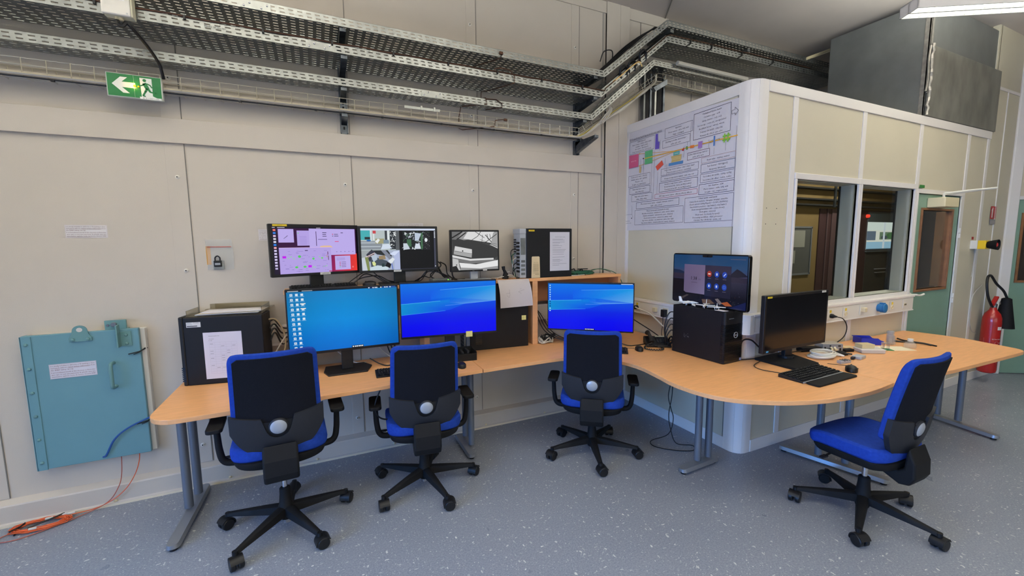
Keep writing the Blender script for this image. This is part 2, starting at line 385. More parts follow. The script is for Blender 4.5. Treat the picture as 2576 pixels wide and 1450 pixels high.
# rounded corner post
mb = MB(); R = .085; cx, cy = XB+R, YC+R
arc = [(cx-R*cos(a*pi/20), cy-R*sin(a*pi/20)) for a in range(0, 11)]
mb.prism([(XB-.006, YC+.125), (XB-.006, cy)]+[(cx-(R+.006)*cos(a*pi/20), cy-(R+.006)*sin(a*pi/20)) for a in range(1, 10)]+[(cx, YC-.006), (cx+.045, YC-.006), (cx+.045, YC+.05), (XB+.05, YC+.125)], 0, HZ+.006)
co = struct('trim_2', mb, m_trim, smooth=30)
mb = MB()
for a in (3, 7): 
    x, y = cx-(R+.0065)*cos(a*pi/20), cy-(R+.0065)*sin(a*pi/20); mb.cyl((x, y, 0), (x, y, HZ), .0025, 6)
obj('groove_bead', mb, m_trim, co)

# cabin front wall with two windows and a door
WX = [(1.955, 2.785), (2.845, 3.725)]; WZ = (1.125, 2.088); DX = (3.805, 4.690); DZ = 2.055; T = .13
mb = MB()
mb.box(cx+.045, YC, 0, WX[0][0], YC+T, HZ); mb.box(WX[0][0], YC, 0, DX[0], YC+T, WZ[0]); mb.box(WX[0][0], YC, WZ[1], DX[0], YC+T, HZ)
mb.box(WX[0][1], YC, WZ[0], WX[1][0], YC+T, WZ[1]); mb.box(WX[1][1], YC, WZ[0], DX[0], YC+T, WZ[1])
mb.box(DX[0], YC, DZ, DX[1], YC+T, HZ); mb.box(DX[1], YC, 0, 5.24, YC+T, HZ)
cf = struct('wall_front', mb, m_wallB, smooth=0)
mb = MB(); mb.box(cx+.045, YC-.010, HZ-.07, 5.24, YC+.05, HZ+.006); obj('top_rail', mb, m_trim, cf, 0, bevel=.002)
mb = MB(); mb.box(cx+.045, YC-.010, 0, DX[0]-.03, YC, .095); mb.box(DX[1]+.03, YC-.010, 0, 5.9, YC, .095); obj('skirting', mb, m_trim, cf, 0, bevel=.002)
for x in (1.896, 2.815, 3.765, 4.74, 5.195):
    mb = MB(); mb.box(x-.028, YC-.007, .095, x+.028, YC, HZ-.07); obj('mullion', mb, m_trim, cf, 0, bevel=.0015)
mb = MB(); mb.box(1.56, YC-.003, .095, 1.565, YC, HZ-.07); obj('joint', mb, m_seam, cf, 0)
mb = MB(); mb.box(XB+.06, YC+.1, HZ-.06, 5.9, -.0, HZ); obj('roof_panel', mb, m_galvd, cf, 0)
mb = MB(); [mb.box(x, YC-.0012, z, x+.006, YC, z+.006) for x in (1.63, 1.745) for z in (1.86, 1.745)]; obj('screw_hole', mb, m_dark, cf, 0)
for i, (a, b) in enumerate(WX):
    w = bpy.data.objects.new('window_%d' % (i+1), None); link(w); w['kind'] = 'structure'
    mb = MB()
    for (x0, z0, x1, z1) in ((a-.03, WZ[0]-.04, b+.03, WZ[0]), (a-.03, WZ[1], b+.03, WZ[1]+.045), (a-.025, WZ[0]+.0005, a, WZ[1]-.0005), (b, WZ[0]+.0005, b+.025, WZ[1]-.0005)):
        mb.box(x0, YC-.016, z0, x1, YC+.02, z1)
    obj('window_frame', mb, m_trim, w, 0, bevel=.003)
    mb = MB(); mb.box(a, YC+.02, WZ[0], b, YC+T, WZ[0]+.004); mb.box(b-.004, YC+.02, WZ[0], b, YC+T, WZ[1]); mb.box(a, YC+.02, WZ[1]-.004, b, YC+T, WZ[1]); obj('reveal', mb, m_galv if 0 else mat('reveal_grey', (222, 218, 208), .5), w, 0)
    mb = MB(); mb.box(a, YC+.012, WZ[0], b, YC+.016, WZ[1]); obj('window_pane', mb, m_glass, w, 0)
    mb = MB(); mb.box(a, YC+T-.012, WZ[0], a+.012, YC+T, WZ[1]); mb.box(b-.014, YC+T-.012, WZ[0], b-.002, YC+T, WZ[1]); obj('gasket', mb, m_plast, w, 0)
# cabin interior: room reflections in the glass, rebuilt as objects inside
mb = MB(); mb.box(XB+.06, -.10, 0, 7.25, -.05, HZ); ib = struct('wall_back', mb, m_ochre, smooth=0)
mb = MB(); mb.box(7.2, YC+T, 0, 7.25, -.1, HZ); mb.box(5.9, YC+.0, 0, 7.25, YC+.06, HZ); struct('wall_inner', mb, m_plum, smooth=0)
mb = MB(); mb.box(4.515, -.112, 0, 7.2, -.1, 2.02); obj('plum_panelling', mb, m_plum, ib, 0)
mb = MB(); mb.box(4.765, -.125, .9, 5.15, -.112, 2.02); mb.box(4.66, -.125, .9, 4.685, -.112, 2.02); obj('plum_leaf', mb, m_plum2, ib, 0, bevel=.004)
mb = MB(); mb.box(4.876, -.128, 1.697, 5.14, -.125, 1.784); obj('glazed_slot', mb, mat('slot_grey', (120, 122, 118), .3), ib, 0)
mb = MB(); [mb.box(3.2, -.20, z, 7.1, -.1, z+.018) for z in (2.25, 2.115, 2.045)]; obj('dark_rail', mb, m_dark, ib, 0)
mb = MB(); mb.box(4.62, -.215, 2.03, 4.66, -.2, 2.4); obj('rail_bracket', mb, m_zinc, ib, 0)
# glowing picture standing in for a window reflected in the cabin glass
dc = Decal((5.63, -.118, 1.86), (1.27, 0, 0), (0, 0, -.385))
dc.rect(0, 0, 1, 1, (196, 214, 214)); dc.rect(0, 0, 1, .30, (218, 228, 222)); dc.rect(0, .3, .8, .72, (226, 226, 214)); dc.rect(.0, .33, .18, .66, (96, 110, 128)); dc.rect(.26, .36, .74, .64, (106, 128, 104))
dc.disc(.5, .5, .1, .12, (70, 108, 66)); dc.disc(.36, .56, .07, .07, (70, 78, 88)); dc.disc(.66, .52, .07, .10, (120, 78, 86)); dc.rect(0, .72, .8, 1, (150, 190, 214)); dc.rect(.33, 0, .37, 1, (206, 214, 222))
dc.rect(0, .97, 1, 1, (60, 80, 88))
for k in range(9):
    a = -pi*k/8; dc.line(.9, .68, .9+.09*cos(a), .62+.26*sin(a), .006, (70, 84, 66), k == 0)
dc.line(.9, .68, .9, 1, .01, (80, 84, 70)); wv = dc.build('reflected_window', m_screend, ib)
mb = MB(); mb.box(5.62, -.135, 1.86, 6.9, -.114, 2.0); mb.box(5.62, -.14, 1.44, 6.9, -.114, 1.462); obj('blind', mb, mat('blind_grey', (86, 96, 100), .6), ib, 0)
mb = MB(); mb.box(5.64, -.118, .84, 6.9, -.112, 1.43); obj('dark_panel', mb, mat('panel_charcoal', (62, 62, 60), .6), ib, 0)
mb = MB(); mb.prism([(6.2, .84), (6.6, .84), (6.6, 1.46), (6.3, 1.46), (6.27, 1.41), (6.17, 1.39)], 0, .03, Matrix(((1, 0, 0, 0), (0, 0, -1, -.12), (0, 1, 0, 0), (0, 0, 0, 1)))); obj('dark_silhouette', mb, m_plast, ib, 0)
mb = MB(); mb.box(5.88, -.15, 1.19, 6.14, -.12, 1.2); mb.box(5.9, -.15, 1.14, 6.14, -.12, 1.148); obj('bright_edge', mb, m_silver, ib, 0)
# noticeboard reflected in the glass, rebuilt as an object inside the cabin
t = thing('noticeboard', 'grey framed noticeboard with pinned papers reflected in the left cabin window, rebuilt behind it', 'noticeboard', (3.94, -.10, 1.19))
mb = MB(); mb.box(0, -.012, 0, .42, 0, .59); obj('board', mb, mat('board_grey', (84, 84, 82), .7), t, 0)
mb = MB(); mb.box(-.01, -.02, -.01, .43, 0, .012); mb.box(-.01, -.02, .578, .43, 0, .60); mb.box(-.01, -.02, 0, .012, 0, .59); mb.box(.408, -.02, 0, .43, 0, .59); obj('frame', mb, m_alu, t, 0)
mb = MB(); mb.box(.02, -.015, .34, .29, -.012, .55); mb.box(.02, -.0145, .14, .11, -.012, .3); obj('paper_sheet', mb, mat('dull_paper', (150, 148, 138), .8), t, 0)
mb = MB(); mb.lathe([(.025, 0), (.022, .03), (.005, .04)], 16, Matrix.Translation((5.6, -.114, 1.94)) @ Matrix.Rotation(pi/2, 4, 'X')); obj('red_lamp', mb, m_ledr, ib)

t = thing('cabin_fill', 'added unseen fill light under the cabin roof', 'ceiling lamp', (4.5, -.75, HZ-.12))  # unseen light added to brighten the dark cabin interior
mb = MB(); mb.box(-.6, -.06, 0, .6, .06, .05); obj('lamp_housing', mb, m_lampw, t, 0)
l = area('cabin_fill_light', (0, 0, -.006), (0, 0, 0), 1.2, .1, 22, (1, .95, .85)); l.parent = t
# cabin door
dr = bpy.data.objects.new('door_1', None); link(dr); dr['kind'] = 'structure'; dr.location = (DX[0], YC, 0)
w = DX[1]-DX[0]
mb = MB(); gx0, gx1, gz0, gz1 = .125, .735, 1.125, 1.90
mb.box(.0, .005, .01, w, .045, gz0); mb.box(0, .005, gz1, w, .045, DZ-.005); mb.box(0, .005, gz0, gx0, .045, gz1); mb.box(gx1, .005, gz0, w, .045, gz1); obj('door_leaf', mb, m_door, dr, 0)
mb = MB(); q = .022
mb.box(gx0-q, -.008, gz0-q, gx1+q, .05, gz0); mb.box(gx0-q, -.008, gz1, gx1+q, .05, gz1+q); mb.box(gx0-q, -.008, gz0, gx0, .05, gz1); mb.box(gx1, -.008, gz0, gx1+q, .05, gz1); mb.box(gx1-.006, 0, gz0, gx1, .12, gz1); obj('glazing_bead', mb, m_doorwood, dr, 0, bevel=.002)
mb = MB(); mb.box(gx0, .02, gz0, gx1, .024, gz1); obj('window_pane', mb, m_glass, dr, 0)
mb = MB(); mb.box(-.03, -.012, 0, 0, .05, DZ); mb.box(w, -.012, 0, w+.03, .05, DZ); mb.box(-.03, -.012, DZ, w+.03, .05, DZ+.04); obj('door_frame', mb, m_trim, dr, 0, bevel=.002)
for z in (.25, 1.0, 1.68):
    mb = MB(); mb.cyl((w+.01, -.016, z-.05), (w+.01, -.016, z-.003), .009, 10); mb.cyl((w+.01, -.016, z+.003), (w+.01, -.016, z+.05), .009, 10); obj('hinge', mb, m_trim, dr)
mb = MB(); mb.tube(spline([(.02, 0, 1.085), (.025, -.05, 1.09), (.05, -.055, 1.085), (.12, -.05, 1.08), (.165, -.055, 1.09)]), .009, 8); mb.cyl((.02, .005, 1.085), (.02, -.01, 1.085), .022, 14); obj('door_handle', mb, m_white, dr)
t = thing('door_closer', 'cream box door closer with folding arm over the green cabin door', 'door closer', (4.15, YC, 2.0))
mb = MB(); mb.box(-.14, -.13, -.075, .14, .004, .015); obj('closer_body', mb, m_cream, t, 0, bevel=.006)
mb = MB(); mb.tube([(-.02, -.07, .02), (-.02, -.07, .055), (.18, -.17, .08), (.44, -.28, .105)], .011, 8); mb.tube([(.44, -.28, .105), (.3, -.05, .075), (.2, .0, .06)], .009, 8); obj('arm', mb, m_white, t)
mb = MB(); mb.box(3.80, YC-.016, 2.103, 3.885, YC-.012, 2.13); single('exit_label', mb, mat('label_green', (60, 130, 62), .5), 'small green label on the frame above the cabin door corner', 'label', smooth=0)

# wall beyond the cabin, up to the ceiling, and the far wall with its door
mb = MB(); mb.box(5.24, YC+.004, 0, 6.02, YC+.06, CZ); mb.box(5.20, YC+.004, HZ, 5.25, YC+.06, CZ); wf = struct('wall_far_side', mb, m_wallB, smooth=0)
mb = MB(); mb.box(5.56, YC-.002, .09, 5.575, YC+.005, 3.2); obj('joint_bead', mb, m_trim, wf, 0)
mb = MB(); mb.box(5.3, YC-.002, 3.2, 5.9, YC+.005, 3.23); obj('joint_bead', mb, m_trim, wf, 0)
XD = Matrix(((DV.x, -DN.x, 0, D0.x), (DV.y, -DN.y, 0, D0.y), (0, 0, 1, 0), (0, 0, 0, 1)))   # local: x along the wall, -y into the room
def placeD(o): o.matrix_world = XD; return o
mb = MB(); mb.box(1.05, 0, 0, 6.2, .1, CZ); mb.box(-.15, 0, 2.07, 1.05, .1, CZ); mb.box(-.15, 0, 0, -.02, .1, CZ); placeD(struct('wall_far', mb, m_wallB, smooth=0))
mb = MB(); mb.box(-.13, -.03, 0, -.015, .0, CZ); placeD(struct('trim_3', mb, m_trim, smooth=0, bevel=.01))
mb = MB(); mb.box(-.02, -.012, 2.06, 1.08, .0, 2.10); mb.box(1.045, -.012, 0, 1.09, 0, 2.1); placeD(struct('trim_4', mb, m_trim, smooth=0, bevel=.002))
d2 = bpy.data.objects.new('door_2', None); link(d2); d2['kind'] = 'structure'; placeD(d2)
mb = MB(); mb.box(-.015, .005, .008, 1.04, .045, 1.115); mb.box(-.015, .005, 1.895, 1.04, .045, 2.058); mb.box(-.015, .005, 1.1, .075, .045, 1.9); mb.box(.9, .005, 1.1, 1.04, .045, 1.9); obj('door_leaf', mb, m_door, d2, 0)
mb = MB(); mb.box(.05, -.006, 1.10, .92, .05, 1.125); mb.box(.05, -.006, 1.885, .92, .05, 1.91); mb.box(.05, -.006, 1.12, .075, .05, 1.89); mb.box(.895, -.006, 1.12, .92, .05, 1.89); obj('glazing_bead', mb, m_doorwood, d2, 0, bevel=.002)
mb = MB(); mb.box(.07, .02, 1.12, .9, .024, 1.89); obj('window_pane', mb, m_glass, d2, 0)
mb = MB(); mb.box(-.1, .3, 0, 1.3, .32, 2.3); placeD(struct('wall_beyond', mb, m_plum, smooth=0))

# the rest of the room, behind the photographer
m_blind = mat('window_daylight', (220, 235, 255), .6, emit=(190, 215, 255), es=1.1)
mb = MB(); mb.box(-6, -8.0, 0, 12, -7.95, .75); mb.box(-6, -8.0, 2.45, 12, -7.95, CZ); mb.box(-6, -8, .75, -3.4, -7.95, 2.45); mb.box(3.8, -8, .75, 12, -7.95, 2.45); struct('wall_rear', mb, m_wallB, smooth=0)
w = bpy.data.objects.new('window_3', None); link(w); w['kind'] = 'structure'
mb = MB(); [mb.box(x-.03, -8.0, .75, x+.03, -7.94, 2.45) for x in (-3.4, -1.6, .2, 2.0, 3.8)]; mb.box(-3.4, -8, .75, 3.8, -7.92, .8); mb.box(-3.4, -8, 2.4, 3.8, -7.94, 2.45); obj('window_frame', mb, m_trim, w, 0)
mb = MB(); mb.box(-5.55, -8, 0, -5.5, .1, .7); mb.box(-5.55, -8, 2.3, -5.5, .1, CZ); mb.box(-5.55, -8, .7, -5.5, -6.4, 2.3); mb.box(-5.55, -2.0, .7, -5.5, .1, 2.3); struct('wall_left_end', mb, m_wallB, smooth=0)
mb = MB(); mb.box(11.9, -8, 0, 11.95, -3.5, CZ); struct('wall_right_end', mb, m_ochre, smooth=0)
w = bpy.data.objects.new('window_4', None); link(w); w['kind'] = 'structure'
mb = MB(); [mb.box(-5.55, y-.03, .7, -5.49, y+.03, 2.3) for y in (-6.4, -4.9, -3.45, -2.0)]; mb.box(-5.55, -6.4, .7, -5.47, -2, .75); obj('window_frame', mb, m_trim, w, 0)

# duct boxes on the cabin roof
t = thing('ventilation_duct', 'large grey sheet steel duct standing on the cabin roof up to the ceiling', 'duct', (3.788, YC, HZ))
mb = MB(); mb.box(0, .012, .01, 1.44, .85, 1.03); obj('duct_body', mb, m_duct, t, 0, bevel=.01)
mb = MB(); mb.cb((.0, .22, 1.0), (.02, .05, .05)); mb.cb((-.004, .15, 1.0), (.01, .06, .05)); obj('foil_patch', mb, m_tape, t, 0, bevel=.004)
mb = MB(); mb.box(-.006, .004, .01, .05, .02, 1.03); mb.box(-.006, .004, .01, .01, .05, 1.03); obj('corner_tape', mb, m_tape, t, 0, bevel=.003)
t = thing('branch_duct', 'worn lower steel duct box with crumpled foil edge fixed against the big duct', 'duct', (3.80, YC, HZ))
mb = MB(); mb.box(0, -.012, .012, 1.5, .01, .63); obj('duct_body', mb, m_duct2, t, 0, bevel=.003)
mb = MB(); random.seed(3); pts = [(-.012+random.uniform(-.008, .008), -.016+random.uniform(-.006, .004), .012+.031*k) for k in range(21)]; mb.tube(pts, [.012+random.uniform(0, .006) for _ in pts], 7); obj('foil_edge', mb, m_tape, t, smooth=10)
mb = MB(); mb.tube(spline([(-.03, -.008, .62), (-.045, -.008, .5), (-.035, -.01, .33), (-.05, -.008, .22)]), .008, 6); obj('foil_strip', mb, m_tape, t)
for x, z in ((-.06, .2), (.0, .1), (.02, .33)):
    mb = MB(); mb.lathe([(.008, 0), (.008, .004), (.003, .006)], 10, Matrix.Translation((x, -.02, z)) @ Matrix.Rotation(pi/2, 4, 'X')); obj('rivet', mb, m_chrome, t)
mb = MB(); mb.tube([(3.70, -.30, 3.63), (4.16, -.30, 3.81)], .018, 10); single('conduit_pipe', mb, m_cream, 'pale conduit pipe slanting up to the ceiling behind the big duct', 'pipe')

# fluorescent lamps
LD = Vector((.86, -.51, 0)).normalized(); LN = Vector((.51, .86, 0)).normalized()
def lamp(cx, cy, label, energy=24, down=1, L=.76):
    a = atan2(LD.y, LD.x)
    t = thing('ceiling_lamp', label, 'ceiling lamp', (cx, cy, 3.23), math.degrees(a), 'suspended fluorescent lamps')
    mb = MB()
    mb.box(-L, -.08, 0, L, -.072, .075); mb.box(-L, .072, 0, L, .08, .075); mb.box(-L, -.08, .07, L, .08, .078); mb.box(-L, -.08, 0, -L+.008, .08, .078); mb.box(L-.008, -.08, 0, L, .08, .078); mb.box(-L, -.006, .0, L, .006, .07); obj('lamp_housing', mb, m_lampw, t, 0)
    mb = MB(); [mb.box(-L+.02, s*.039-.028, .018, L-.02, s*.039+.028, .03) for s in (-1, 1)]; obj('fluorescent_tube', mb, m_tube, t, 0)
    mb = MB(); [mb.box(-L+.06+k*.0605, -.071, .003, -L+.063+k*.0605, .071, .02) for k in range(int(2*L/.0605)-1)]; obj('louvre', mb, m_chrome, t, 0)
    for x in (-L*.66, L*.66):
        mb = MB(); mb.cyl((x, 0, .078), (x, 0, CZ-3.23), .003, 6); obj('hanger', mb, m_wire, t)
    l = area('lamp_light', (0, 0, -.004), (0, 0, 0), 2*L-.07, .13, energy*down*LAMP_DOWN[0], LAMP_DOWN[1]); l.parent = t
    l = area('ceiling_fill', (0, 0, .084), (pi, 0, 0), 2*L-.07, .10, energy*FILL_UP[0], FILL_UP[1]); l.parent = t  # fill light added above the closed housing to brighten ceiling and upper walls
    return t
A0 = Vector((2.56, -1.69, 0))-LN*.0
c1 = A0+LD*1.25
lamp(c1.x, c1.y, 'white louvred fluorescent lamp hanging in front of the roof ducts', 34, 2.3, 1.25)
c1 = A0+LD*.76; c2 = c1-LN*2.25
for k, nm in enumerate(('beside the cabin', 'over the photographer', 'over the left desk', 'near the left end wall')):
    c = c2-LD*2.25*k; lamp(c.x, c.y, 'white louvred fluorescent lamp '+nm, 28)
c3 = c1-LN*4.8
for k, nm in enumerate(('of the rear row at the right', 'of the rear row in the middle', 'of the rear row at the left')):
    c = c3-LD*2.6*k; lamp(c.x, c.y, 'white louvred fluorescent lamp '+nm, 28)

# ================================================================ CABLE TRAYS
def tray(name, label, path, yf, w, fh, m, pitch=.05, slot=.028, rows=8, group='galvanised cable trays'):
    '''path: (x, z) points of the bottom front edge; the tray runs along the wall, front at y=yf, width w back towards the wall'''
    t = thing(name, label, 'cable tray', (path[0][0], yf, path[0][1]), 0, group)
    O = Vector((path[0][0], yf, path[0][1])); n = len(path)
    P = [Vector((x, 0, z)) for x, z in path]
    dirs = [(P[i+1]-P[i]).normalized() for i in range(n-1)]
    nr = [Vector((-d.z, 0, d.x)) for d in dirs]
    def off(i, h):          # mitred point at joint i, raised by h
        if i == 0: return P[0]+nr[0]*h
        if i == n-1: return P[-1]+nr[-1]*h
        b = (nr[i-1]+nr[i]).normalized(); return P[i]+b*(h/b.dot(nr[i]))
    for i in range(n-1):
        L = (P[i+1]-P[i]).length; N = max(1, round(L/pitch)); mb = MB()
        rel = Vector((P[0].x, 0, P[0].z))
        def sheet(vl, fn, holes):
            us = []
            for k in range(N): us += [k/N, (k+.5-slot/pitch/2)/N, (k+.5+slot/pitch/2)/N]
            us.append(1.0)
            vs = [fn(u, v) for v in vl for u in us]; nu = len(us); fs = []
            for b in range(len(vl)-1):
                for a in range(nu-1):
                    if holes[b] and a % 3 == 1: continue
                    fs.append((b*nu+a, b*nu+a+1, (b+1)*nu+a+1, (b+1)*nu+a))
            mb.add(vs, fs)
        sp = w/rows; vl = [0]; holes = []
        for r in range(rows): vl += [r*sp+sp/2-.0045, r*sp+sp/2+.0045]; holes += [False, True]
        vl.append(w); holes.append(False)
        A, B = off(i, 0)-rel, off(i+1, 0)-rel
        sheet(vl, lambda u, v: A.lerp(B, u)+Vector((0, v, 0)), holes)
        hv = [0, fh*.2, fh*.34, fh*.62, fh*.76, fh]
        for yy in (0, w):
            sheet(hv, lambda u, h: (off(i, h)-rel).lerp(off(i+1, h)-rel, u)+Vector((0, yy, 0)), [False, True, False, True, False])
        A2, B2 = off(i, fh)-rel, off(i+1, fh)-rel
        mb.add([A2, B2, B2+Vector((0, .006, 0)), A2+Vector((0, .006, 0))], [(0, 1, 2, 3)])
        o = obj('tray_section', mb, m, t, 0)
        s = o.modifiers.new('thick', 'SOLIDIFY'); s.thickness = .0012
    return t
T1 = [(-4.6, 3.04), (.949, 3.029), (1.656, 3.578), (4.6, 3.61)]
T2 = [(-4.6, 2.87), (.92, 2.862), (1.641, 3.440), (4.4, 3.49)]
T3 = [(-4.6, 2.72), (.938, 2.712), (1.643, 3.290), (3.3, 3.285)]
t1 = tray('cable_tray', 'galvanised perforated cable tray, highest of the three along the wall', T1, -.31, .29, .052, m_galv)
t2 = tray('cable_tray', 'galvanised perforated cable tray with copper wire on its lip, middle of the three', T2, -.31, .29, .052, m_galv)
t3 = tray('cable_tray', 'narrow galvanised perforated cable tray, lowest of the three above the wire basket', T3, -.16, .135, .05, m_galv, rows=4)
def splice(parent, x, z, yf, L=.16, h=.05):
    mb = MB(); mb.box(x-L/2, yf-.003, z+.001, x+L/2, yf-.0015, z+h-.004); O = parent.location
    X = Matrix.Translation(-O); mb.v = [X @ v for v in mb.v]; p = obj('splice_plate', mb, m_galv, parent, 0, bevel=.0005)
    for dx, dz in ((-.06, .014), (-.03, .034), (.03, .014), (.06, .034)):
        b = MB(); b.lathe([(.006, 0), (.006, .003), (.0025, .005)], 8, Matrix.Translation(Vector((x+dx, yf-.003, z+dz))-O) @ Matrix.Rotation(pi/2, 4, 'X')); obj('bolt', b, m_chrome, p)
splice(t3, -.52, 2.714, -.16); splice(t2, -1.28, 2.863, -.31); splice(t1, -1.62, 3.032, -.31); splice(t1, -2.6, 3.036, -.31)
d = Decal((-1.885, -.3125, 2.905), (.17, 0, 0), (0, 0, -.03), .17, .03); d.text('NBSP2 300-50S 300', 0, .018, .009, (86, 88, 88), maxw=.16)
O = t2.location; d.v = [v-O for v in d.v]; d.build('stamped_text', m_print, t2)
# wire basket tray
t = thing('wire_basket_tray', 'narrow steel wire basket tray carrying pale cables, below the perforated trays', 'cable tray', (-4.6, -.11, 2.56))
WP = [(-4.6, 2.562), (.83, 2.552), (1.737, 3.160), (3.0, 3.14)]
def wpt(s):
    seg = [(Vector((b[0]-a[0], 0, b[1]-a[1])).length) for a, b in zip(WP, WP[1:])]
    for k, L in enumerate(seg):
        if s <= L or k == len(seg)-1:
            a, b = WP[k], WP[k+1]; f = s/L; d = Vector((b[0]-a[0], 0, b[1]-a[1])).normalized()
            return Vector((a[0]+(b[0]-a[0])*f, 0, a[1]+(b[1]-a[1])*f)), d
        s -= L
mb = MB()
for y, h in ((-.11, .09), (-.11, .055), (-.11, .01), (-.085, .0), (-.055, .0), (-.03, .0), (-.012, .03), (-.012, .07)):
    mb.tube([Vector((x+4.6, y+.11, z+h-2.56)) for x, z in WP], .0024, 5)
obj('long_wires', mb, m_wire, t)
s = .05
while s < 8.0:
    p, d = wpt(s); n = Vector((-d.z, 0, d.x)); q = lambda y, h: p+n*h+Vector((4.6, y+.11, -2.56))
    if s > 1.2: mb = MB(); mb.tube([q(-.112, .09), q(-.112, .018), q(-.098, -.002), q(-.012, -.002), q(-.010, .07)], .0024, 4); obj('cross_wire', mb, m_wire, t)
    s += .0995
mb = MB(); mb.box(4.6-.72, -.006, .07, 4.6-.45, -.003, .09); mb.box(4.6-.60, -.009, .068, 4.6-.585, -.003, .10); mb.box(4.6-.50, -.009, .068, 4.6-.485, -.003, .10); obj('coupler_bar', mb, m_galv, t, 0, bevel=.001)
# cables lying in the basket
random.seed(5)
m_ccrm = mat('cable_cream_grey', (176, 166, 140), .5)
for k in range(8):
    y = -.104+.0115*k; h = .009+.006*(k % 3); m = (m_cgry, m_ccrm, m_cgry, m_cwht)[k % 4]
    p = [(x, y+random.uniform(-.003, .003), z+h) for x, z in ((-4.6, 2.562), (-3, 2.559), (-1.6, 2.557), (-.3, 2.555), (.75, 2.553), (.86, 2.58), (1.2, 2.805), (1.66, 3.11), (1.76, 3.165), (2.2, 3.156), (2.9, 3.142))]
    cable('cable', p, .0075, m, 'thick pale cable lying among others in the wire basket tray', group='pale cables in the wire basket')
cable('cable', [(-4.6, -.112, 2.555), (-3, -.113, 2.55), (-1, -.113, 2.546), (.7, -.108, 2.545), (.86, -.09, 2.57), (1.0, -.08, 2.665)], .004, m_cblk, 'black cable tied under the front edge of the wire basket tray')
for k in range(3): cable('cable', [(.70, -.10-.006*k, 2.560), (.86, -.116-.004*k, 2.575), (1.05, -.124, 2.700+.008*k), (1.3, -.126, 2.87-.01*k), (1.55, -.12, 3.035+.008*k), (1.70, -.10, 3.14), (1.85, -.08, 3.16)], .0065, (m_cgry, m_cwht, m_cgry)[k], 'pale cable sagging under the climbing part of the wire basket', group='pale cables under the climbing basket')
cable('cable', [(.72, -.10, 2.57), (.85, -.118, 2.585), (1.2, -.122, 2.825), (1.5, -.12, 3.02), (1.65, -.1, 3.12)], .0045, m_cyel, 'yellow cable in the wire basket where it climbs towards the cabin roof')
for x in [-4.4+.44*k for k in range(12)]:
    mb = MB(); mb.cb((x, -.112, 2.545), (.018, .014, .012)); single('cable_tie', mb, m_cblk, 'black cable tie under the wire basket tray', 'cable tie', 'black ties under the wire basket', smooth=0, bevel=.003)
# copper earth wire on the middle tray
pts = []
for k in range(0, 112): pts.append((-4.6+.05*k, -.314+.003*sin(k*1.3), 2.925-.0015*(k/20)+.002*sin(k*.9)))
pts += [(.955, -.315, 2.935), (1.0, -.316, 2.97), (1.63, -.316, 3.485), (1.68, -.315, 3.505)]+[(1.68+.1*k, -.315+.003*sin(k), 3.505+.0018*k) for k in range(1, 22)]
mb = MB(); mb.tube(pts, .0042, 6); single('earth_wire', mb, m_copper, 'brown copper earth wire clipped along the lip of the middle tray', 'wire')
for k in range(13):
    x = -3.9+.385*k; mb = MB(); mb.cb((x, -.315, 2.916), (.012, .014, .026)); single('wire_clip', mb, m_cblk, 'small black clip holding the copper wire on the middle tray', 'clip', 'black clips on the copper wire', smooth=0, bevel=.002)
for k, x in enumerate((1.92, 2.2, 2.63, 3.12)):
    mb = MB(); mb.tube([(x+.02, -.315, 3.535+.018*(x-1.9)), (x+.01, -.318, 3.47+.018*(x-1.9)), (x-.05, -.318, 3.435+.018*(x-1.9))], .006, 6); single('cable_tie', mb, m_cblk, 'loose black cable tie hanging from the middle tray above the cabin', 'cable tie', 'black ties hanging above the cabin')
cable('earth_link', [(-.02, -.31, 3.065), (-.02, -.318, 3.02), (-.14, -.12, 3.02), (-.16, -.06, 3.02)], .0038, m_copper, 'copper link strap under the highest tray', 'wire', n=1)
mb = MB(); mb.cb((-.02, -.318, 3.055), (.028, .016, .022)); single('wire_clamp', mb, m_copper, 'brass clamp bolted to the lip of the highest tray', 'clamp', smooth=0, bevel=.003)
cable('earth_link', [(-.08, -.318, 2.93), (-.03, -.325, 2.945), (.05, -.325, 2.94), (.09, -.322, 2.90), (.09, -.32, 2.855), (-.03, -.1, 2.853), (-.08, -.04, 2.853), (-.08, -.035, 2.80), (-.09, -.165, 2.768), (-.08, -.168, 2.72), (-.26, -.08, 2.706)], .0038, m_copper, 'copper link looping from the middle tray down to the narrow tray', 'wire', n=1)
cable('earth_link', [(-.09, -.165, 2.76), (.0, -.166, 2.765), (.05, -.168, 2.74), (.05, -.168, 2.712), (-.06, -.08, 2.704)], .0038, m_copper, 'copper link wrapped around the lip of the narrow tray', 'wire', n=1)
cable('earth_link', [(-.27, -.08, 2.70), (-.27, -.03, 2.64), (-.27, -.02, 2.55), (-.25, -.05, 2.535), (.0, -.118, 2.57), (.01, -.118, 2.62), (.08, -.118, 2.632)], .0035, m_copper, 'copper link running down to the wire basket tray', 'wire', n=1)
mb = MB(); mb.cb((.10, -.118, 2.632), (.03, .014, .02)); single('wire_clamp', mb, m_copper, 'brass clamp on the top wire of the basket tray', 'clamp', smooth=0, bevel=.003)
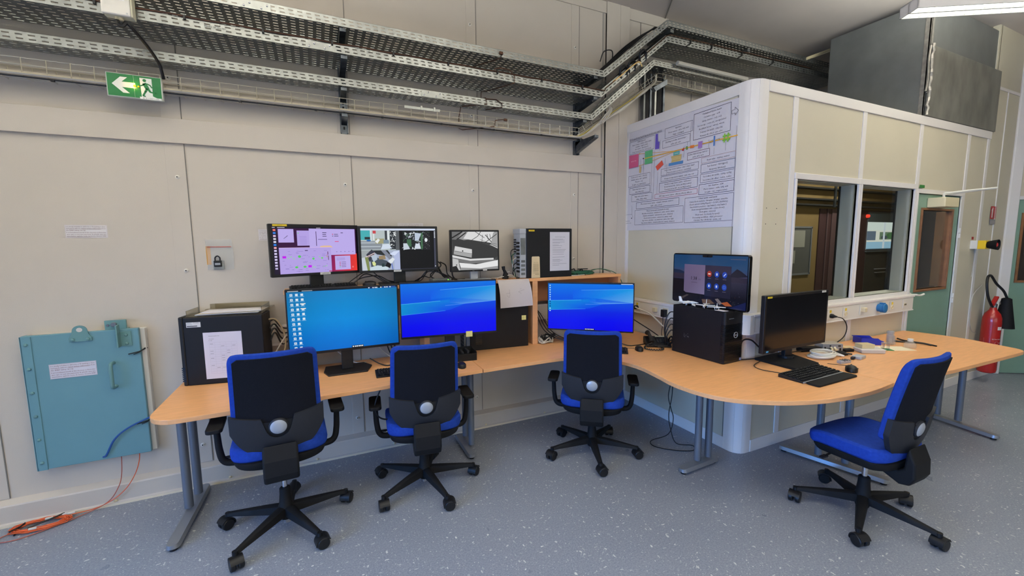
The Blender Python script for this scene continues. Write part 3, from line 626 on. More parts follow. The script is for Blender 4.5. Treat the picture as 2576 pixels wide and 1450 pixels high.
# black cables on the climbing section
random.seed(11)
for k in range(6):
    o_ = .012*k; cable('cable', [(.75, -.25+o_, 2.90), (.95, -.25+o_, 2.93), (1.3, -.27+o_, 3.22+random.uniform(-.02, .02)), (1.62, -.26+o_, 3.47), (1.8, -.25+o_, 3.5), (2.6, -.22+o_, 3.51)], .007, m_cblk, 'black cable in the middle tray where it climbs over the cabin', group='black cables in the climbing middle tray')
for k in range(3):
    o_ = .015*k; cable('cable', [(.9, -.22+o_, 3.06), (1.05, -.24+o_, 3.17+.01*k), (1.25, -.24+o_, 3.34+.015*k), (1.52, -.22+o_, 3.55), (1.7, -.2+o_, 3.61), (2.4, -.2+o_, 3.62)], .008, m_cblk, 'black cable in the highest tray where it climbs over the cabin', group='black cables in the climbing highest tray')
cable('cable', [(.98, -.2, 3.20), (.99, -.24, 3.27), (1.06, -.26, 3.28), (1.09, -.22, 3.22), (1.04, -.2, 3.17)], .005, m_cblk, 'black cable loop standing up from the highest tray at its bend')
for k, (x, z) in enumerate(((1.13, 3.07), (1.34, 3.235), (1.22, 3.13))):
    mb = MB(); mb.tube(spline([(x, -.30, z-.03), (x-.03, -.33, z+.03), (x, -.34, z+.07), (x+.05, -.32, z+.06), (x+.06, -.30, z)]), .010, 6); single('velcro_strap', mb, m_cblk, 'black strap wound round the cables on the climbing middle tray', 'strap', 'black straps on the climbing tray')
cable('cable', [(1.02, -.30, 2.99), (1.1, -.325, 3.05), (1.22, -.335, 3.15), (1.3, -.335, 3.2), (1.34, -.33, 3.17)], .006, mat('cable_cream', (232, 196, 130), .5), 'cream cable looping over the front of the climbing middle tray')
for k in range(3):
    cable('cable', [(1.02+.02*k, -.15, 2.70), (1.06+.02*k, -.17, 2.76), (1.12+.012*k, -.165, 2.83), (1.10+.01*k, -.12, 2.88)], .006, m_cgry, 'grey cable leaving the wire basket for the narrow tray', group='grey cables leaving the basket')
# brackets
def bracket(x, label, zt=3.02, long=False):
    t = thing('wall_bracket', label, 'bracket', (x, -.004, 2.426), 0, 'steel wall brackets carrying the trays')
    mb = MB(); h = zt-2.426+.1
    mb.box(-.026, -.012, 0, .026, 0, h); mb.box(-.026, -.036, 0, -.020, -.01, h); mb.box(.020, -.036, 0, .026, -.01, h); obj('upright', mb, m_zinc, t, 0, bevel=.001)
    mb = MB(); [mb.box(-.006, -.0135, .03+.035*k, .006, -.0118, .05+.035*k) for k in range(int(h/.035)-1)]; obj('slot_row', mb, m_dark, t, 0)
    for z, L in ((3.022, .31), (2.855, .31), (2.705, .155), (2.545, .11))+(((2.536, .33),) if long else ()):
        b = MB(); z -= 2.426; b.prism([(-.012, z), (-L, z), (-L, z-.022), (-.012, z-(.06 if z+2.426 != 2.536 else .105))], -.02, .02, Matrix(((0, 0, 1, 0), (1, 0, 0, 0), (0, 1, 0, 0), (0, 0, 0, 1)))); a = obj('arm', b, m_zinc, t, 0, bevel=.002)
        c = MB(); c.lathe([(.007, 0), (.007, .006), (.003, .014)], 8, Matrix.Translation((.0, -L+.02, z+.0)) @ Matrix.Rotation(0, 4, 'X')); obj('bolt', c, m_chrome, a)
    return t
bracket(-1.137, 'zinc wall bracket with four arms holding the trays, left of the copper links'); bracket(.856, 'zinc wall bracket with four arms at the bend where the trays climb', long=True)
bracket(-3.15, 'zinc wall bracket with four arms at the left end of the trays')
t = thing('cable_riser', 'bundle of upright steel channels and dark cables behind the cabin corner', 'cable riser', (1.60, -.02, 2.74))
for x, m in ((.02, m_galvd), (.10, m_zinc), (.16, m_galv), (.27, m_zinc)):
    mb = MB(); mb.box(x-.012, -.04, 0, x+.012, 0, .52); obj('channel', mb, m, t, 0, bevel=.002)
for x in (.045, .06, .075, .125, .14, .19, .205, .22, .235):
    mb = MB(); mb.tube(spline([(x, -.03, 0), (x+.004, -.03, .25), (x-.006, -.04, .5), (x-.01, -.06, .6)]), .007, 6); obj('riser_cable', mb, m_cblk, t)
mb = MB(); mb.prism([(0, 0), (.17, .10), (.17, .05), (.03, -.03)], -.02, .02, Matrix(((1, 0, 0, 0), (0, 0, -1, -.16), (0, 1, 0, .33), (0, 0, 0, 1)))); obj('gusset', mb, m_zinc, t, 0)
for x, zz in ((1.7, 3.56), (2.75, 3.575)):
    mb = MB(); mb.box(x-.02, -.31, zz-.03, x+.02, -.01, zz-.002); single('support_arm', mb, m_galvd, 'dark support arm under the highest tray above the cabin', 'bracket', 'support arms under the highest tray', smooth=0)
mb = MB(); mb.tube([(1.9, -.19, 3.34), (2.9, -.19, 3.335)], .022, 8); single('conduit_pipe', mb, m_cwht, 'white conduit pipe lying behind the narrow tray above the cabin', 'pipe')
# junction box, cable and exit sign
t = thing('junction_box', 'white junction box with printed label on the tray edge at top left', 'junction box', (-2.25, -.325, 2.842))
mb = MB(); mb.box(-.062, -.055, 0, .062, 0, .19); obj('box_body', mb, mat('box_cream', (214, 212, 186), .5), t, 0, bevel=.004)
mb = MB(); mb.box(-.064, -.066, -.002, .056, -.05, .192); obj('lid', mb, m_white, t, 0, bevel=.006)
d = Decal((-.058, -.0665, .155), (.11, 0, 0), (0, 0, -.155), .11, .155); d.text('3C4-9A (E9.)', .055, .012+.05, .010, (96, 90, 90), 'c', 1.3, maxw=.09); d.rect(.028, .070, .094, .084, (236, 236, 236)); d.text('Box 4 362', .061, .0815, .008, (60, 56, 60), 'c'); d.disc(.10, .145, .005, .005, (200, 200, 196)); d.text('1', .10, .149, .006, (80, 80, 80), 'c'); d.build('label', m_print, t)
mb = MB(); mb.cyl((.005, -.03, 0), (.005, -.03, -.014), .011); mb.cyl((-.012, -.03, 0), (-.012, -.03, -.014), .009); obj('gland', mb, m_cream, t)
cable('cable', [(-2.262, -.355, 2.828), (-2.258, -.36, 2.805), (-2.24, -.36, 2.80), (-2.225, -.35, 2.822), (-2.205, -.33, 2.80), (-2.17, -.24, 2.75), (-2.15, -.15, 2.70), (-2.147, -.13, 2.67), (-2.147, -.10, 2.63)], .009, m_cblk, 'black cable from the junction box down to the exit sign')
t = thing('exit_sign', 'green emergency exit sign with white left arrow and running figure', 'sign', (-2.28, -.10, 2.494))
mb = MB(); mb.box(-.128, -.028, 0, .128, 0, .132); obj('sign_body', mb, mat('sign_housing', (200, 206, 196), .4), t, 0, bevel=.003)
G, Wt = (22, 122, 62), (238, 244, 238)
d = Decal((-.125, -.0285, .130), (.25, 0, 0), (0, 0, -.128), .25, .128)
d.rect(.002, .002, .248, .126, G)
d.poly([(.022, .060), (.062, .018), (.094, .018), (.067, .045), (.128, .045), (.128, .075), (.067, .075), (.100, .106), (.070, .106)], Wt)
d.poly([(.150, .012), (.206, .012), (.206, .110), (.232, .122), (.154, .122)], Wt); d.k += 1
MG = lambda q: d.poly(q, G, False)
d.disc(.172, .025, .0085, .0085, G, 16)
for a in ((.170, .040, .184, .072, .020), (.173, .044, .156, .056, .0065), (.157, .055, .147, .057, .006), (.182, .042, .198, .050, .0065), (.197, .049, .205, .064, .006), (.182, .070, .172, .090, .011), (.174, .086, .160, .112, .009), (.186, .070, .196, .088, .011), (.194, .088, .222, .092, .008), (.158, .112, .172, .115, .006), (.218, .088, .226, .097, .007)): d.line(*a, G, False)
d.line(.1225, .002, .1225, .126, .001, (170, 210, 180)); d.rect(.145, .119, .246, .131, (244, 246, 244)); d.text('BS ID13 EXT.0.004', .195, .128, .0065, (50, 50, 50), 'c', maxw=.094)
d.build('sign_face', m_printg, t)
mb = MB(); mb.lathe([(.006, 0), (.006, .003), (.002, .005)], 10, Matrix.Translation((.0, -.030, .068)) @ Matrix.Rotation(pi/2, 4, 'X')); mb.lathe([(.004, 0), (.004, .003), (.002, .005)], 10, Matrix.Translation((.018, -.030, .067)) @ Matrix.Rotation(pi/2, 4, 'X')); obj('amber_lamp', mb, m_leda, t)
pl = bpy.data.lights.new('amber_light', 'POINT'); pl.energy = .10; pl.color = (1, .55, .05); pl.shadow_soft_size = .004; po = bpy.data.objects.new('amber_light', pl); COL.objects.link(po); po.location = (-.004, -.048, .068); po.parent = t

# ================================================================ DESKS
TZ = .75
def smooth_poly(pts, n=6): return [(p.x, p.y) for p in spline([(x, y, 0) for x, y in pts], n)]
def desktop(parent, pts, z=TZ, th=.026):
    mb = MB(); mb.prism(pts, z-th, z); o = obj('desktop', mb, m_wood, parent, 0, bevel=.0025)
    return o
def tube_leg(parent, x0, y0, x1, y1, tubes, r=.024):
    '''foot from (x0,y0) to (x1,y1) on the floor, with upright tubes'''
    a, b = Vector((x0, y0, 0)), Vector((x1, y1, 0)); d = (b-a); L = d.length; d.normalize(); n = Vector((-d.y, d.x, 0))
    mb = MB(); X = Matrix(((d.x, n.x, 0, a.x), (d.y, n.y, 0, a.y), (0, 0, 1, 0), (0, 0, 0, 1)))
    prof = [(0, .018), (0, .040), (.03, .046), (L*.35, .062), (L*.65, .062), (L-.03, .046), (L, .040), (L, .018)]
    for s, w0, w1 in ((1, .036, .028),):
        vs = []; fs = []
        outl = rrect(0, -.034, L, .034, .03, 4)
        top = [(u, v*.8, .040+.022*sin(pi*min(1, max(0, u/L)))) for u, v in outl]; bot = [(u, v, .018) for u, v in outl]; n_ = len(outl)
        mb.add(bot+top, [tuple(range(n_))[::-1], tuple(range(n_, 2*n_))]+[(i, (i+1) % n_, n_+(i+1) % n_, n_+i) for i in range(n_)], X)
    foot = obj('foot', mb, m_alu, parent)
    mb = MB()
    for u in (.03, L-.03): mb.cyl(X @ Vector((u, 0, 0)), X @ Vector((u, 0, .02)), .019, 16)
    obj('glide', mb, m_plast, foot)
    for tx, ty in tubes:
        mb = MB(); mb.cyl((tx, ty, .055), (tx, ty, TZ-.026), r, 20); obj('leg', mb, m_alud, parent)
def flat(o, name='desk'): return o

dl = thing('desk', 'long beech desk with rounded left corner standing along the panelled wall', 'desk', (0, 0, 0), 0, 'beech desk tops')
arc = lambda cx, cy, r, a0, a1, n=6: [(cx+r*cos(radians(a0+(a1-a0)*k/n)), cy+r*sin(radians(a0+(a1-a0)*k/n))) for k in range(n+1)]
desktop(dl, [(-.338, -.068), (-.362, -.708)]+[(-1.0, -.745), (-1.6, -.778)]+arc(-2.07, -.65, .14, 270, 180)+[(-2.2, -.068)])
tube_leg(dl, -2.16, -.735, -2.13, -.10, [(-2.156, -.387), (-2.14, -.235)])
tube_leg(dl, -.385, -.53, -.375, -.14, [(-.345, -.39), (-.34, -.225)])
mb = MB(); mb.box(-2.1, -.30, .66, -.4, -.28, .724); obj('cross_beam', mb, m_alud, dl, 0)
dm = thing('desk', 'corner beech desk with concave front edge between the two walls', 'desk', (0, 0, 0), 0, 'beech desk tops')
front = smooth_poly([(.10, -.703), (.30, -.715), (.48, -.79), (.60, -.94), (.655, -1.12), (.635, -1.32), (.60, -1.52), (.625, -1.72), (.70, -1.85), (.82, -1.945), (.966, -2.025), (1.203, -2.095), (1.508, -2.125), (1.80, -2.108)], 5)
desktop(dm, [(-.335, -.068), (-.358, -.711)]+front+[(1.80, YC-.012), (1.50, YC-.012), (1.432, YC+.03), (1.432, -.068)])
tube_leg(dm, .86, -1.355, 1.235, -1.335, [(1.044, -1.335), (1.157, -1.33)])
mb = MB(); mb.cyl((1.11, -.274, .02), (1.11, -.274, TZ-.026), .028, 20); mb.cyl((1.11, -.274, .0), (1.11, -.274, .02), .022, 20); obj('leg', mb, m_alu, dm)
mb = MB(); mb.box(.9, -.29, .67, 1.4, -.26, .724); obj('cross_beam', mb, m_alud, dm, 0)
dr_ = thing('desk', 'large round ended beech table in front of the cabin windows', 'desk', (0, 0, 0), 0, 'beech desk tops')
desktop(dr_, [(1.803, YC-.012), (1.803, -2.108), (2.1, -2.128), (2.486, -2.150), (3.05, -2.166), (3.43, -2.176)]+arc(3.55, -2.06, .117, 275, 350, 5)+smooth_poly([(3.700, -1.98), (3.755, -1.80), (3.765, -1.66), (3.74, -1.46)], 4)+[(3.70, YC-.025)])
tube_leg(dr_, 1.83, -1.43, 1.99, -2.06, [(1.905, -1.665), (1.945, -1.82)])
tube_leg(dr_, 3.66, -1.55, 3.53, -2.11, [(3.63, -1.70), (3.605, -1.845)])
mb = MB(); mb.box(1.95, -1.75, .66, 3.6, -1.72, .724); obj('cross_beam', mb, m_alud, dr_, 0)
d = Decal((-.0,0,0),(1,0,0),(0,-1,0))
# raised shelf on the desks
sh = thing('desk_shelf', 'raised beech shelf standing on the desks against the wall, carrying the upper monitors', 'shelf', (0, 0, TZ))
mb = MB(); mb.box(-1.585, -.240, 1.298-TZ, 1.225, -.072, 1.325-TZ); obj('shelf_board', mb, m_wood, sh, 0, bevel=.002)
for a, b in ((-1.50, -1.47), (-.655, -.615), (.283, .333), (1.195, 1.223)):
    mb = MB(); mb.box(a, -.236, .001, b, -.074, 1.298-TZ); obj('upright', mb, m_woodedge, sh, 0, bevel=.002)
mb = MB(); mb.box(.333, -.095, 1.10-TZ, 1.195, -.08, 1.298-TZ); obj('back_board', mb, mat('beech_dark', (176, 122, 86), .5), sh, 0)  # back board in a darker brown beech
mb = MB(); mb.box(.262, -.20, 1.13-TZ, .283, -.16, 1.165-TZ); obj('bracket', mb, m_alu, sh, 0, bevel=.002)
# wall trunking with sockets
def trunk(name, label, boxes, beads):
    t = thing(name, label, 'trunking', (boxes[0][0], boxes[0][1], boxes[0][2])); O = t.location
    mb = MB()
    for b in boxes: mb.box(*b, X=Matrix.Translation(-O))
    obj('trunk_body', mb, m_white if name != 'x' else m_white, t, 0, bevel=.004)
    mb = MB()
    for b in beads: mb.box(*b, X=Matrix.Translation(-O))
    obj('cover_edge', mb, m_trim, t, 0, bevel=.002); return t
tc_ = trunk('wall_trunking', 'cream socket trunking under the cabin windows', [(XB+.02, YC-.060, .955, 3.765, YC-.010, 1.085)], [(XB+.02, YC-.066, 1.078, 3.775, YC-.010, 1.094), (XB+.02, YC-.063, .948, 3.775, YC-.010, .958)])
tb_ = trunk('wall_trunking', 'cream socket trunking below the poster wall', [(XB-.060, YC+.05, .955, XB-.009, -.08, 1.065)], [(XB-.068, YC+.05, 1.060, XB-.009, -.08, 1.082), (XB-.063, YC+.05, .945, XB-.009, -.08, .958)])
mb = MB(); mb.prism([(XB-.009, YC+.05), (XB-.062, YC+.05), (XB-.062, YC-.02), (XB-.045, YC-.048), (XB-.02, YC-.064), (XB+.03, YC-.064), (XB+.03, YC-.010)], .946, 1.093); single('trunking_corner', mb, m_white, 'rounded corner piece joining the two socket trunkings beside the big tower', 'trunking', smooth=30, bevel=.003)
ta_ = trunk('wall_trunking', 'cream trunking behind the shelf along the panelled wall', [(-1.95, -.062, .93, 1.38, -.006, 1.06)], [(-1.95, -.066, 1.05, 1.38, -.006, 1.066), (-1.95, -.066, .925, 1.38, -.006, .94)])
def socket(x, label, kind, wall='C', z=1.02):
    t = thing('wall_socket', label, 'socket', (x, YC-.061, z) if wall == 'C' else (XB-.061, x, z), 0 if wall == 'C' else -90, 'trunking sockets')
    mb = MB(); mb.box(-.036, -.005, -.042, .036, 0, .042); obj('face_plate', mb, m_white, t, 0, bevel=.002)
    if kind == 'yl':
        mb = MB(); mb.box(-.012, -.0065, .012, .012, -.005, .034); obj('label', mb, m_yellow, t, 0)
        mb = MB(); mb.lathe([(.018, 0), (.018, .004), (.014, .005), (.013, .002)], 18, Matrix.Translation((0, -.005, -.012)) @ Matrix.Rotation(pi/2, 4, 'X')); obj('outlet', mb, m_cream, t)
    if kind == 'cube':
        mb = MB(); mb.box(-.020, -.034, -.016, .02, -.005, .022); obj('outlet', mb, m_cream, t, 0, bevel=.004)
    if kind == 'net':
        mb = MB(); mb.box(-.02, -.008, -.014, .02, -.005, .008); obj('outlet', mb, m_cream, t, 0, bevel=.001)
        mb = MB(); mb.box(-.015, -.0085, -.009, -.003, -.0078, .003); mb.box(.003, -.0085, -.009, .015, -.0078, .003); obj('port', mb, m_dark, t, 0)
    if kind == 'blank': 
        mb = MB(); mb.box(-.03, -.0062, -.03, .03, -.005, .03); obj('cover', mb, m_cream, t, 0, bevel=.001)
    return t
socket(2.41, 'socket with yellow label holding the black plug beside the dark monitor', 'yl'); socket(2.63, 'socket with yellow label, second from the dark monitor', 'yl')
socket(2.88, 'cream cube outlet on the trunking under the mullion', 'cube'); socket(3.37, 'socket with yellow label right of the blue round socket', 'yl'); socket(3.60, 'twin data outlet at the right end of the window trunking', 'net')
socket(-.285, 'socket with yellow label and round black plug just right of the corner monitor', 'yl', 'B', 1.01); socket(-.53, 'cream cube outlet on the trunking under the poster', 'cube', 'B', 1.01); socket(-.645, 'outlet with black adapter plug under the poster', 'blank', 'B', 1.01)
socket(-1.24, 'twin data outlet on the trunking just right of the big tower', 'net', 'B', 1.0)
t = thing('round_socket', 'blue round industrial socket on the trunking under the right window', 'socket', (3.145, YC-.061, 1.02))
mb = MB(); Xr = Matrix.Rotation(pi/2, 4, 'X'); mb.lathe([(.034, 0), (.034, .02), (.04, .022), (.04, .045), (.03, .05), (.028, .038)], 20, Xr); obj('socket_body', mb, m_sockblue, t)
mb = MB(); mb.cb((0, -.03, .042), (.03, .035, .012)); mb.lathe([(.04, .047), (.040, .054), (.028, .058)], 20, Xr); obj('lid', mb, m_sockblue, t, bevel=.002)
t = thing('power_plug', 'black plug and cord in the trunking socket beside the dark monitor', 'plug', (2.41, YC-.066, 1.008))
mb = MB(); mb.lathe([(.018, 0), (.018, .02), (.010, .035), (.006, .05)], 14, Xr); obj('plug_body', mb, m_plast, t)
cable('cord', [(0, -.045, 0), (.05, -.07, -.02), (.11, -.07, -.09), (.10, -.06, -.17), (.0, -.05, -.22), (-.08, -.02, -.25)], .004, m_cblk, '', parent=t)
t = thing('power_plug', 'round black plug with white lead right of the corner monitor', 'plug', (XB-.066, -.285, 1.0), -90)
mb = MB(); mb.lathe([(.02, 0), (.02, .028), (.010, .034)], 14, Xr); obj('plug_body', mb, m_plast, t)
cable('cord', [(.01, -.03, .005), (.07, -.05, .0), (.2, -.045, -.02), (.3, -.04, -.07), (.38, -.03, -.12), (.44, -.02, -.13)], .006, m_cwht, '', parent=t)
t = thing('plug_adapter', 'black plug-in adapter with a hanging lead beside the big tower', 'plug', (XB-.066, -.647, 1.0), -90)
mb = MB(); mb.box(-.02, -.04, -.035, .02, 0, .03); obj('adapter_body', mb, m_plast, t, 0, bevel=.003)
cable('cord', [(0, -.03, -.035), (.0, -.03, -.1), (.0, -.04, -.18), (.03, -.06, -.22), (.02, -.12, -.24)], .003, m_cblk, '', parent=t)

# ================================================================ CHAIRS
def make_chair(label, dz, arms, loc, rz, baserot):
    t = thing('office_chair', label, 'chair', loc, rz, 'blue office chairs'); br = radians(baserot-rz)
    for k in range(5):
        a = br+2*pi*k/5; X = Matrix.Rotation(a, 4, 'Z')
        mb = MB(); vs = []; fs = []; N = 9
        for i in range(N):
            s = i/(N-1); r = .03+.298*s; w = .030-.014*s; zt = .135-.040*s**1.2; zb = .085+.002*s-.01*s
            if i == N-1: zb = .075
            vs += [(r, -w, zb), (r, w, zb), (r, w*.8, zt-.006), (r, w*.35, zt), (r, -w*.35, zt), (r, -w*.8, zt-.006)]
        for i in range(N-1):
            for j in range(6): fs.append((i*6+j, i*6+(j+1) % 6, (i+1)*6+(j+1) % 6, (i+1)*6+j))
        fs += [tuple(range(6))[::-1], tuple(range((N-1)*6, N*6))]
        mb.add(vs, fs, X); leg = obj('leg', mb, m_matt, t, 50)
        mb = MB(); px, py = .334*cos(a), .334*sin(a); ca = a+1.1+.7*sin(3*k+dz*50); C = Matrix.Translation((px, py, 0)) @ Matrix.Rotation(ca, 4, 'Z')
        mb.cyl((0, 0, .05), (0, 0, .09), .008, 10, X=C); mb.cyl((0, 0, .072), (0, 0, .092), .014, 12, X=C)
        for sd in (-1, 1):
            Y = C @ Matrix.Translation((.012, sd*.0185, .033)) @ Matrix.Rotation(pi/2, 4, 'X')
            mb.lathe([(.012, -.0125), (.028, -.0125), (.0325, -.008), (.0325, .008), (.028, .0125), (.012, .0125)], 20, Y)
        w = obj('castor', mb, m_plast, leg)
        mb = MB(); pts = [(.012+.039*cos(radians(b)), .033+.039*sin(radians(b))) for b in range(20, 200, 15)]; inner = [(.012+.0335*cos(radians(b)), .033+.0335*sin(radians(b))) for b in range(195, 15, -15)]
        mb.prism(pts+inner, -.030, .030, C @ Matrix(((1, 0, 0, 0), (0, 0, -1, 0), (0, 1, 0, 0), (0, 0, 0, 1)))); obj('castor_hood', mb, m_plast, leg)
    mb = MB(); mb.lathe([(.032, .055), (.040, .08), (.044, .125), (.036, .14), (.030, .20), (.029, .235), (.024, .24)], 24); obj('hub', mb, m_matt, t)
    sz = .445+dz
    mb = MB(); mb.cyl((0, 0, .03), (0, 0, .08), .024, 18); mb.cyl((0, 0, .235), (0, 0, sz-.06), .014, 18); obj('gas_column', mb, m_chrome, t)
    mb = MB(); mb.box(-.075, -.17, sz-.085, .075, .12, sz-.03); mb.box(-.05, -.1, sz-.1, .05, .06, sz-.08); o = obj('mechanism', mb, m_plast, t, 0, bevel=.012, segs=3)
    mb = MB(); mb.tube(spline([(-.06, .08, sz-.06), (-.16, .09, sz-.062), (-.25, .085, sz-.065)]), .006, 8); mb.cb((-.26, .085, sz-.065), (.05, .022, .008)); obj('lever', mb, m_plast, t)
    # seat pan and cushion, plan outline
    W_ = .238
    xs = [W_*sin(pi/2*(k/8-1)) if 0 else -W_+2*W_*k/16 for k in range(17)]
    def hi(x): u = abs(x)/W_; return .250-.055*u**4-.02*u*u
    def lo(x): u = abs(x)/W_; return -.195+.075*u**5
    def cush(x, y, s):
        u = abs(x)/W_; v = (y+.215)/.45; top = sz+.062+.008*u*u-.028*max(0, v-.72)**1.3*6-.0*v+.012*max(0, .2-v); return (x*(1 if s else .985), y*(1 if s else .985), top if s else sz-.012-.035*max(0, v-.8)/.2*.5)
    mb = MB(); mb.slab(xs, lo, hi, 12, cush); obj('seat_cushion', mb, m_blue, t, 60, sub=1)
    def pan(x, y, s):
        u = abs(x)/W_; v = (y+.215)/.45; return (x*(.97 if s else .88), y*(.98 if s else .88)-.005, sz-.006-.016*max(0, v-.8) if s else sz-.082+.02*u)
    mb = MB(); mb.slab(xs, lo, hi, 8, pan); obj('seat_pan', mb, m_matt, t, 60, sub=1)
    # backrest, in a leaning frame: h measured up from the round button
    B = Matrix.Translation((0, -.212, .625+dz)) @ Matrix.Rotation(radians(8), 4, 'X')
    bend = lambda x, h: .75*x*x-.10*max(0, h-.05)**1.5+.25*max(0, .0-h)**2*3
    bw = lambda h: .228-.012*max(0, h)/.38
    def outl(top, r, W):
        def hi(x):
            u = abs(x); c = W-r
            return top if u <= c else top-r+sqrt(max(0, r*r-(u-c)**2))
        return hi
    W2 = .211
    xs = [-W2+2*W2*k/20 for k in range(21)]
    xs = sorted(set(xs+[-W2+.008, W2-.008, -W2+.02, W2-.02]))
    lob = lambda x: -.10+.05*(abs(x)/W2)**3
    def cu(x, h, s):
        tp = 1-.05*max(0, h)/.38; u = abs(x)/W2; e = max(0, (h-.327)/.085)
        return B @ Vector((x*tp, bend(x, h)+(0.004 if not s else .052-.018*e*e-.012*u**6), h))
    mb = MB(); mb.slab(xs, lob, outl(.412, .045, W2), 12, cu); obj('backrest_cushion', mb, m_blue, t, 60, sub=1)
    W3 = .187; xs3 = [-W3+2*W3*k/16 for k in range(17)]
    mb = MB(); mb.slab(xs3, lambda x: -.06, outl(.386, .018, W3), 10, lambda x, h, s: B @ Vector((x*(1-.05*max(0, h)/.38), bend(x, h)+(.006 if s else -.003), h))); obj('back_panel', mb, m_blackfab, t, 60)
    W4 = .218; xs4 = [-W4+2*W4*k/40 for k in range(41)]
    def shi(x):
        u = abs(x)
        if u < .062: return -.004-sqrt(max(0, .058**2-min(u, .058)**2))+.0
        if u < .072: return .056*(u-.062)/.010-.004
        return .052+.022*((u-.072)/.146)**1.25
    def slo(x):
        u = abs(x)/W4; return -.150+.015*u*u+.115*max(0, (u-.5)/.5)**2.2
    mb = MB(); mb.slab(xs4, slo, shi, 8, lambda x, h, s: B @ Vector((x, bend(x, h)+(.010 if s else -.016), h))); obj('back_shell', mb, m_shell, t, 50)
    mb = MB(); mb.slab([-.07+.14*k/14 for k in range(15)], lambda x: -.085, lambda x: .03, 4, lambda x, h, s: B @ Vector((x, bend(x, h)+(.0095 if s else -.008), h))); obj('back_socket', mb, m_plast, t, 50)
    mb = MB(); mb.lathe([(.046, 0), (.046, .010), (.040, .016), (.036, .012)], 28, B @ Matrix.Translation((0, -.002, 0)) @ Matrix.Rotation(pi/2, 4, 'X')); bt = obj('button_ring', mb, m_shell, t)
    mb = MB(); mb.lathe([(.042, .004), (.042, .013), (.034, .019), (.018, .0225), (.001, .0235)], 28, B @ Matrix.Translation((0, -.002, 0)) @ Matrix.Rotation(pi/2, 4, 'X')); obj('round_button', mb, m_silver, t)
    # spine
    prof = [(-.222, .53), (-.254, .45), (-.258, .37), (-.235, .325), (-.19, .315), (-.10, .355), (-.10, .385), (-.18, .39), (-.205, .41), (-.212, .50)]
    prof = [(y, z+dz) for y, z in prof]
    mb = MB(); extrude_x(mb, prof, -.083, .083); obj('spine', mb, m_matt, t, 0, bevel=.012, segs=3)
    if arms:
        for s in (-1, 1):
            mb = MB(); pts = spline([(s*.12, .0, sz-.058), (s*.235, .0, sz-.062), (s*.278, .0, sz-.04), (s*.292, .0, sz+.02), (s*.296, .0, sz+.09), (s*.298, .0, sz+.150)], 5)
            mb.tube(pts, [.020-.005*(k/len(pts)) for k in range(len(pts))], 12); a = obj('armrest', mb, m_matt, t)
            mb = MB(); mb.prism([(s*.298+x, y) for x, y in rrect(-.038, -.095, .038, .125, .022, 4)], sz+.147, sz+.170); obj('arm_pad', mb, m_matt, a, 0, bevel=.006, segs=3)
    return t
make_chair('blue and black office chair pushed to the left desk, nearest to the teal hatch', .07, True, (-1.612, -.752, 0), 3, 13.3)
make_chair('blue and black office chair at the seam of the long desk, second from the left', .005, True, (-.788, -.690, 0), -6, 65)
make_chair('blue and black office chair at the curved corner desk, facing the corner monitor', -.015, True, (.492, -.818, 0), -37, 29)
make_chair('blue and black office chair without armrests, turned sideways to the right table', .0, False, (1.490, -2.138, 0), -1, 58.6)

# ================================================================ MONITORS
def monitor(name, label, loc, rz, w, h, zb, bez, draw, mode='std', m=None, body=None, d=.03, yoff=0, screenm=None, cat='monitor', chin=None, group='monitors', r=.006):
    '''loc = foot of the stand; panel bottom at zb above it, screen facing local -y'''
    t = thing(name, label, cat, loc, rz, group); body = body or m_plast; chin = chin or bez
    mb = MB(); mb.prism(rrect(-w/2, zb, w/2, zb+h, r, 3), 0, d, Matrix(((1, 0, 0, 0), (0, 0, 1, yoff), (0, 1, 0, 0), (0, 0, 0, 1)))); p = obj('monitor_case', mb, body, t, 0, bevel=.003)
    mb = MB(); mb.box(-w*.3, yoff+d-.002, zb+h*.2, w*.3, yoff+d+.025, zb+h*.8); obj('rear_hump', mb, body, t, 0, bevel=.012)
    dc = Decal((-w/2+bez, yoff-.0006, zb+h-bez), (w-2*bez, 0, 0), (0, 0, -(h-bez-chin)), off=.00012); draw(dc); dc.build('screen', screenm or m_screen, t)
    return t
def G4(a, b): return [a, a, b, b]
def vgrad(d, u0, t0, u1, t1, stops, n=10):
    d.k += 1
    for (ta, ca), (tb, cb_) in zip(stops, stops[1:]):
        d.poly([(u0, t0+(t1-t0)*ta), (u1, t0+(t1-t0)*ta), (u1, t0+(t1-t0)*tb), (u0, t0+(t1-t0)*tb)], [ca, ca, cb_, cb_], False)
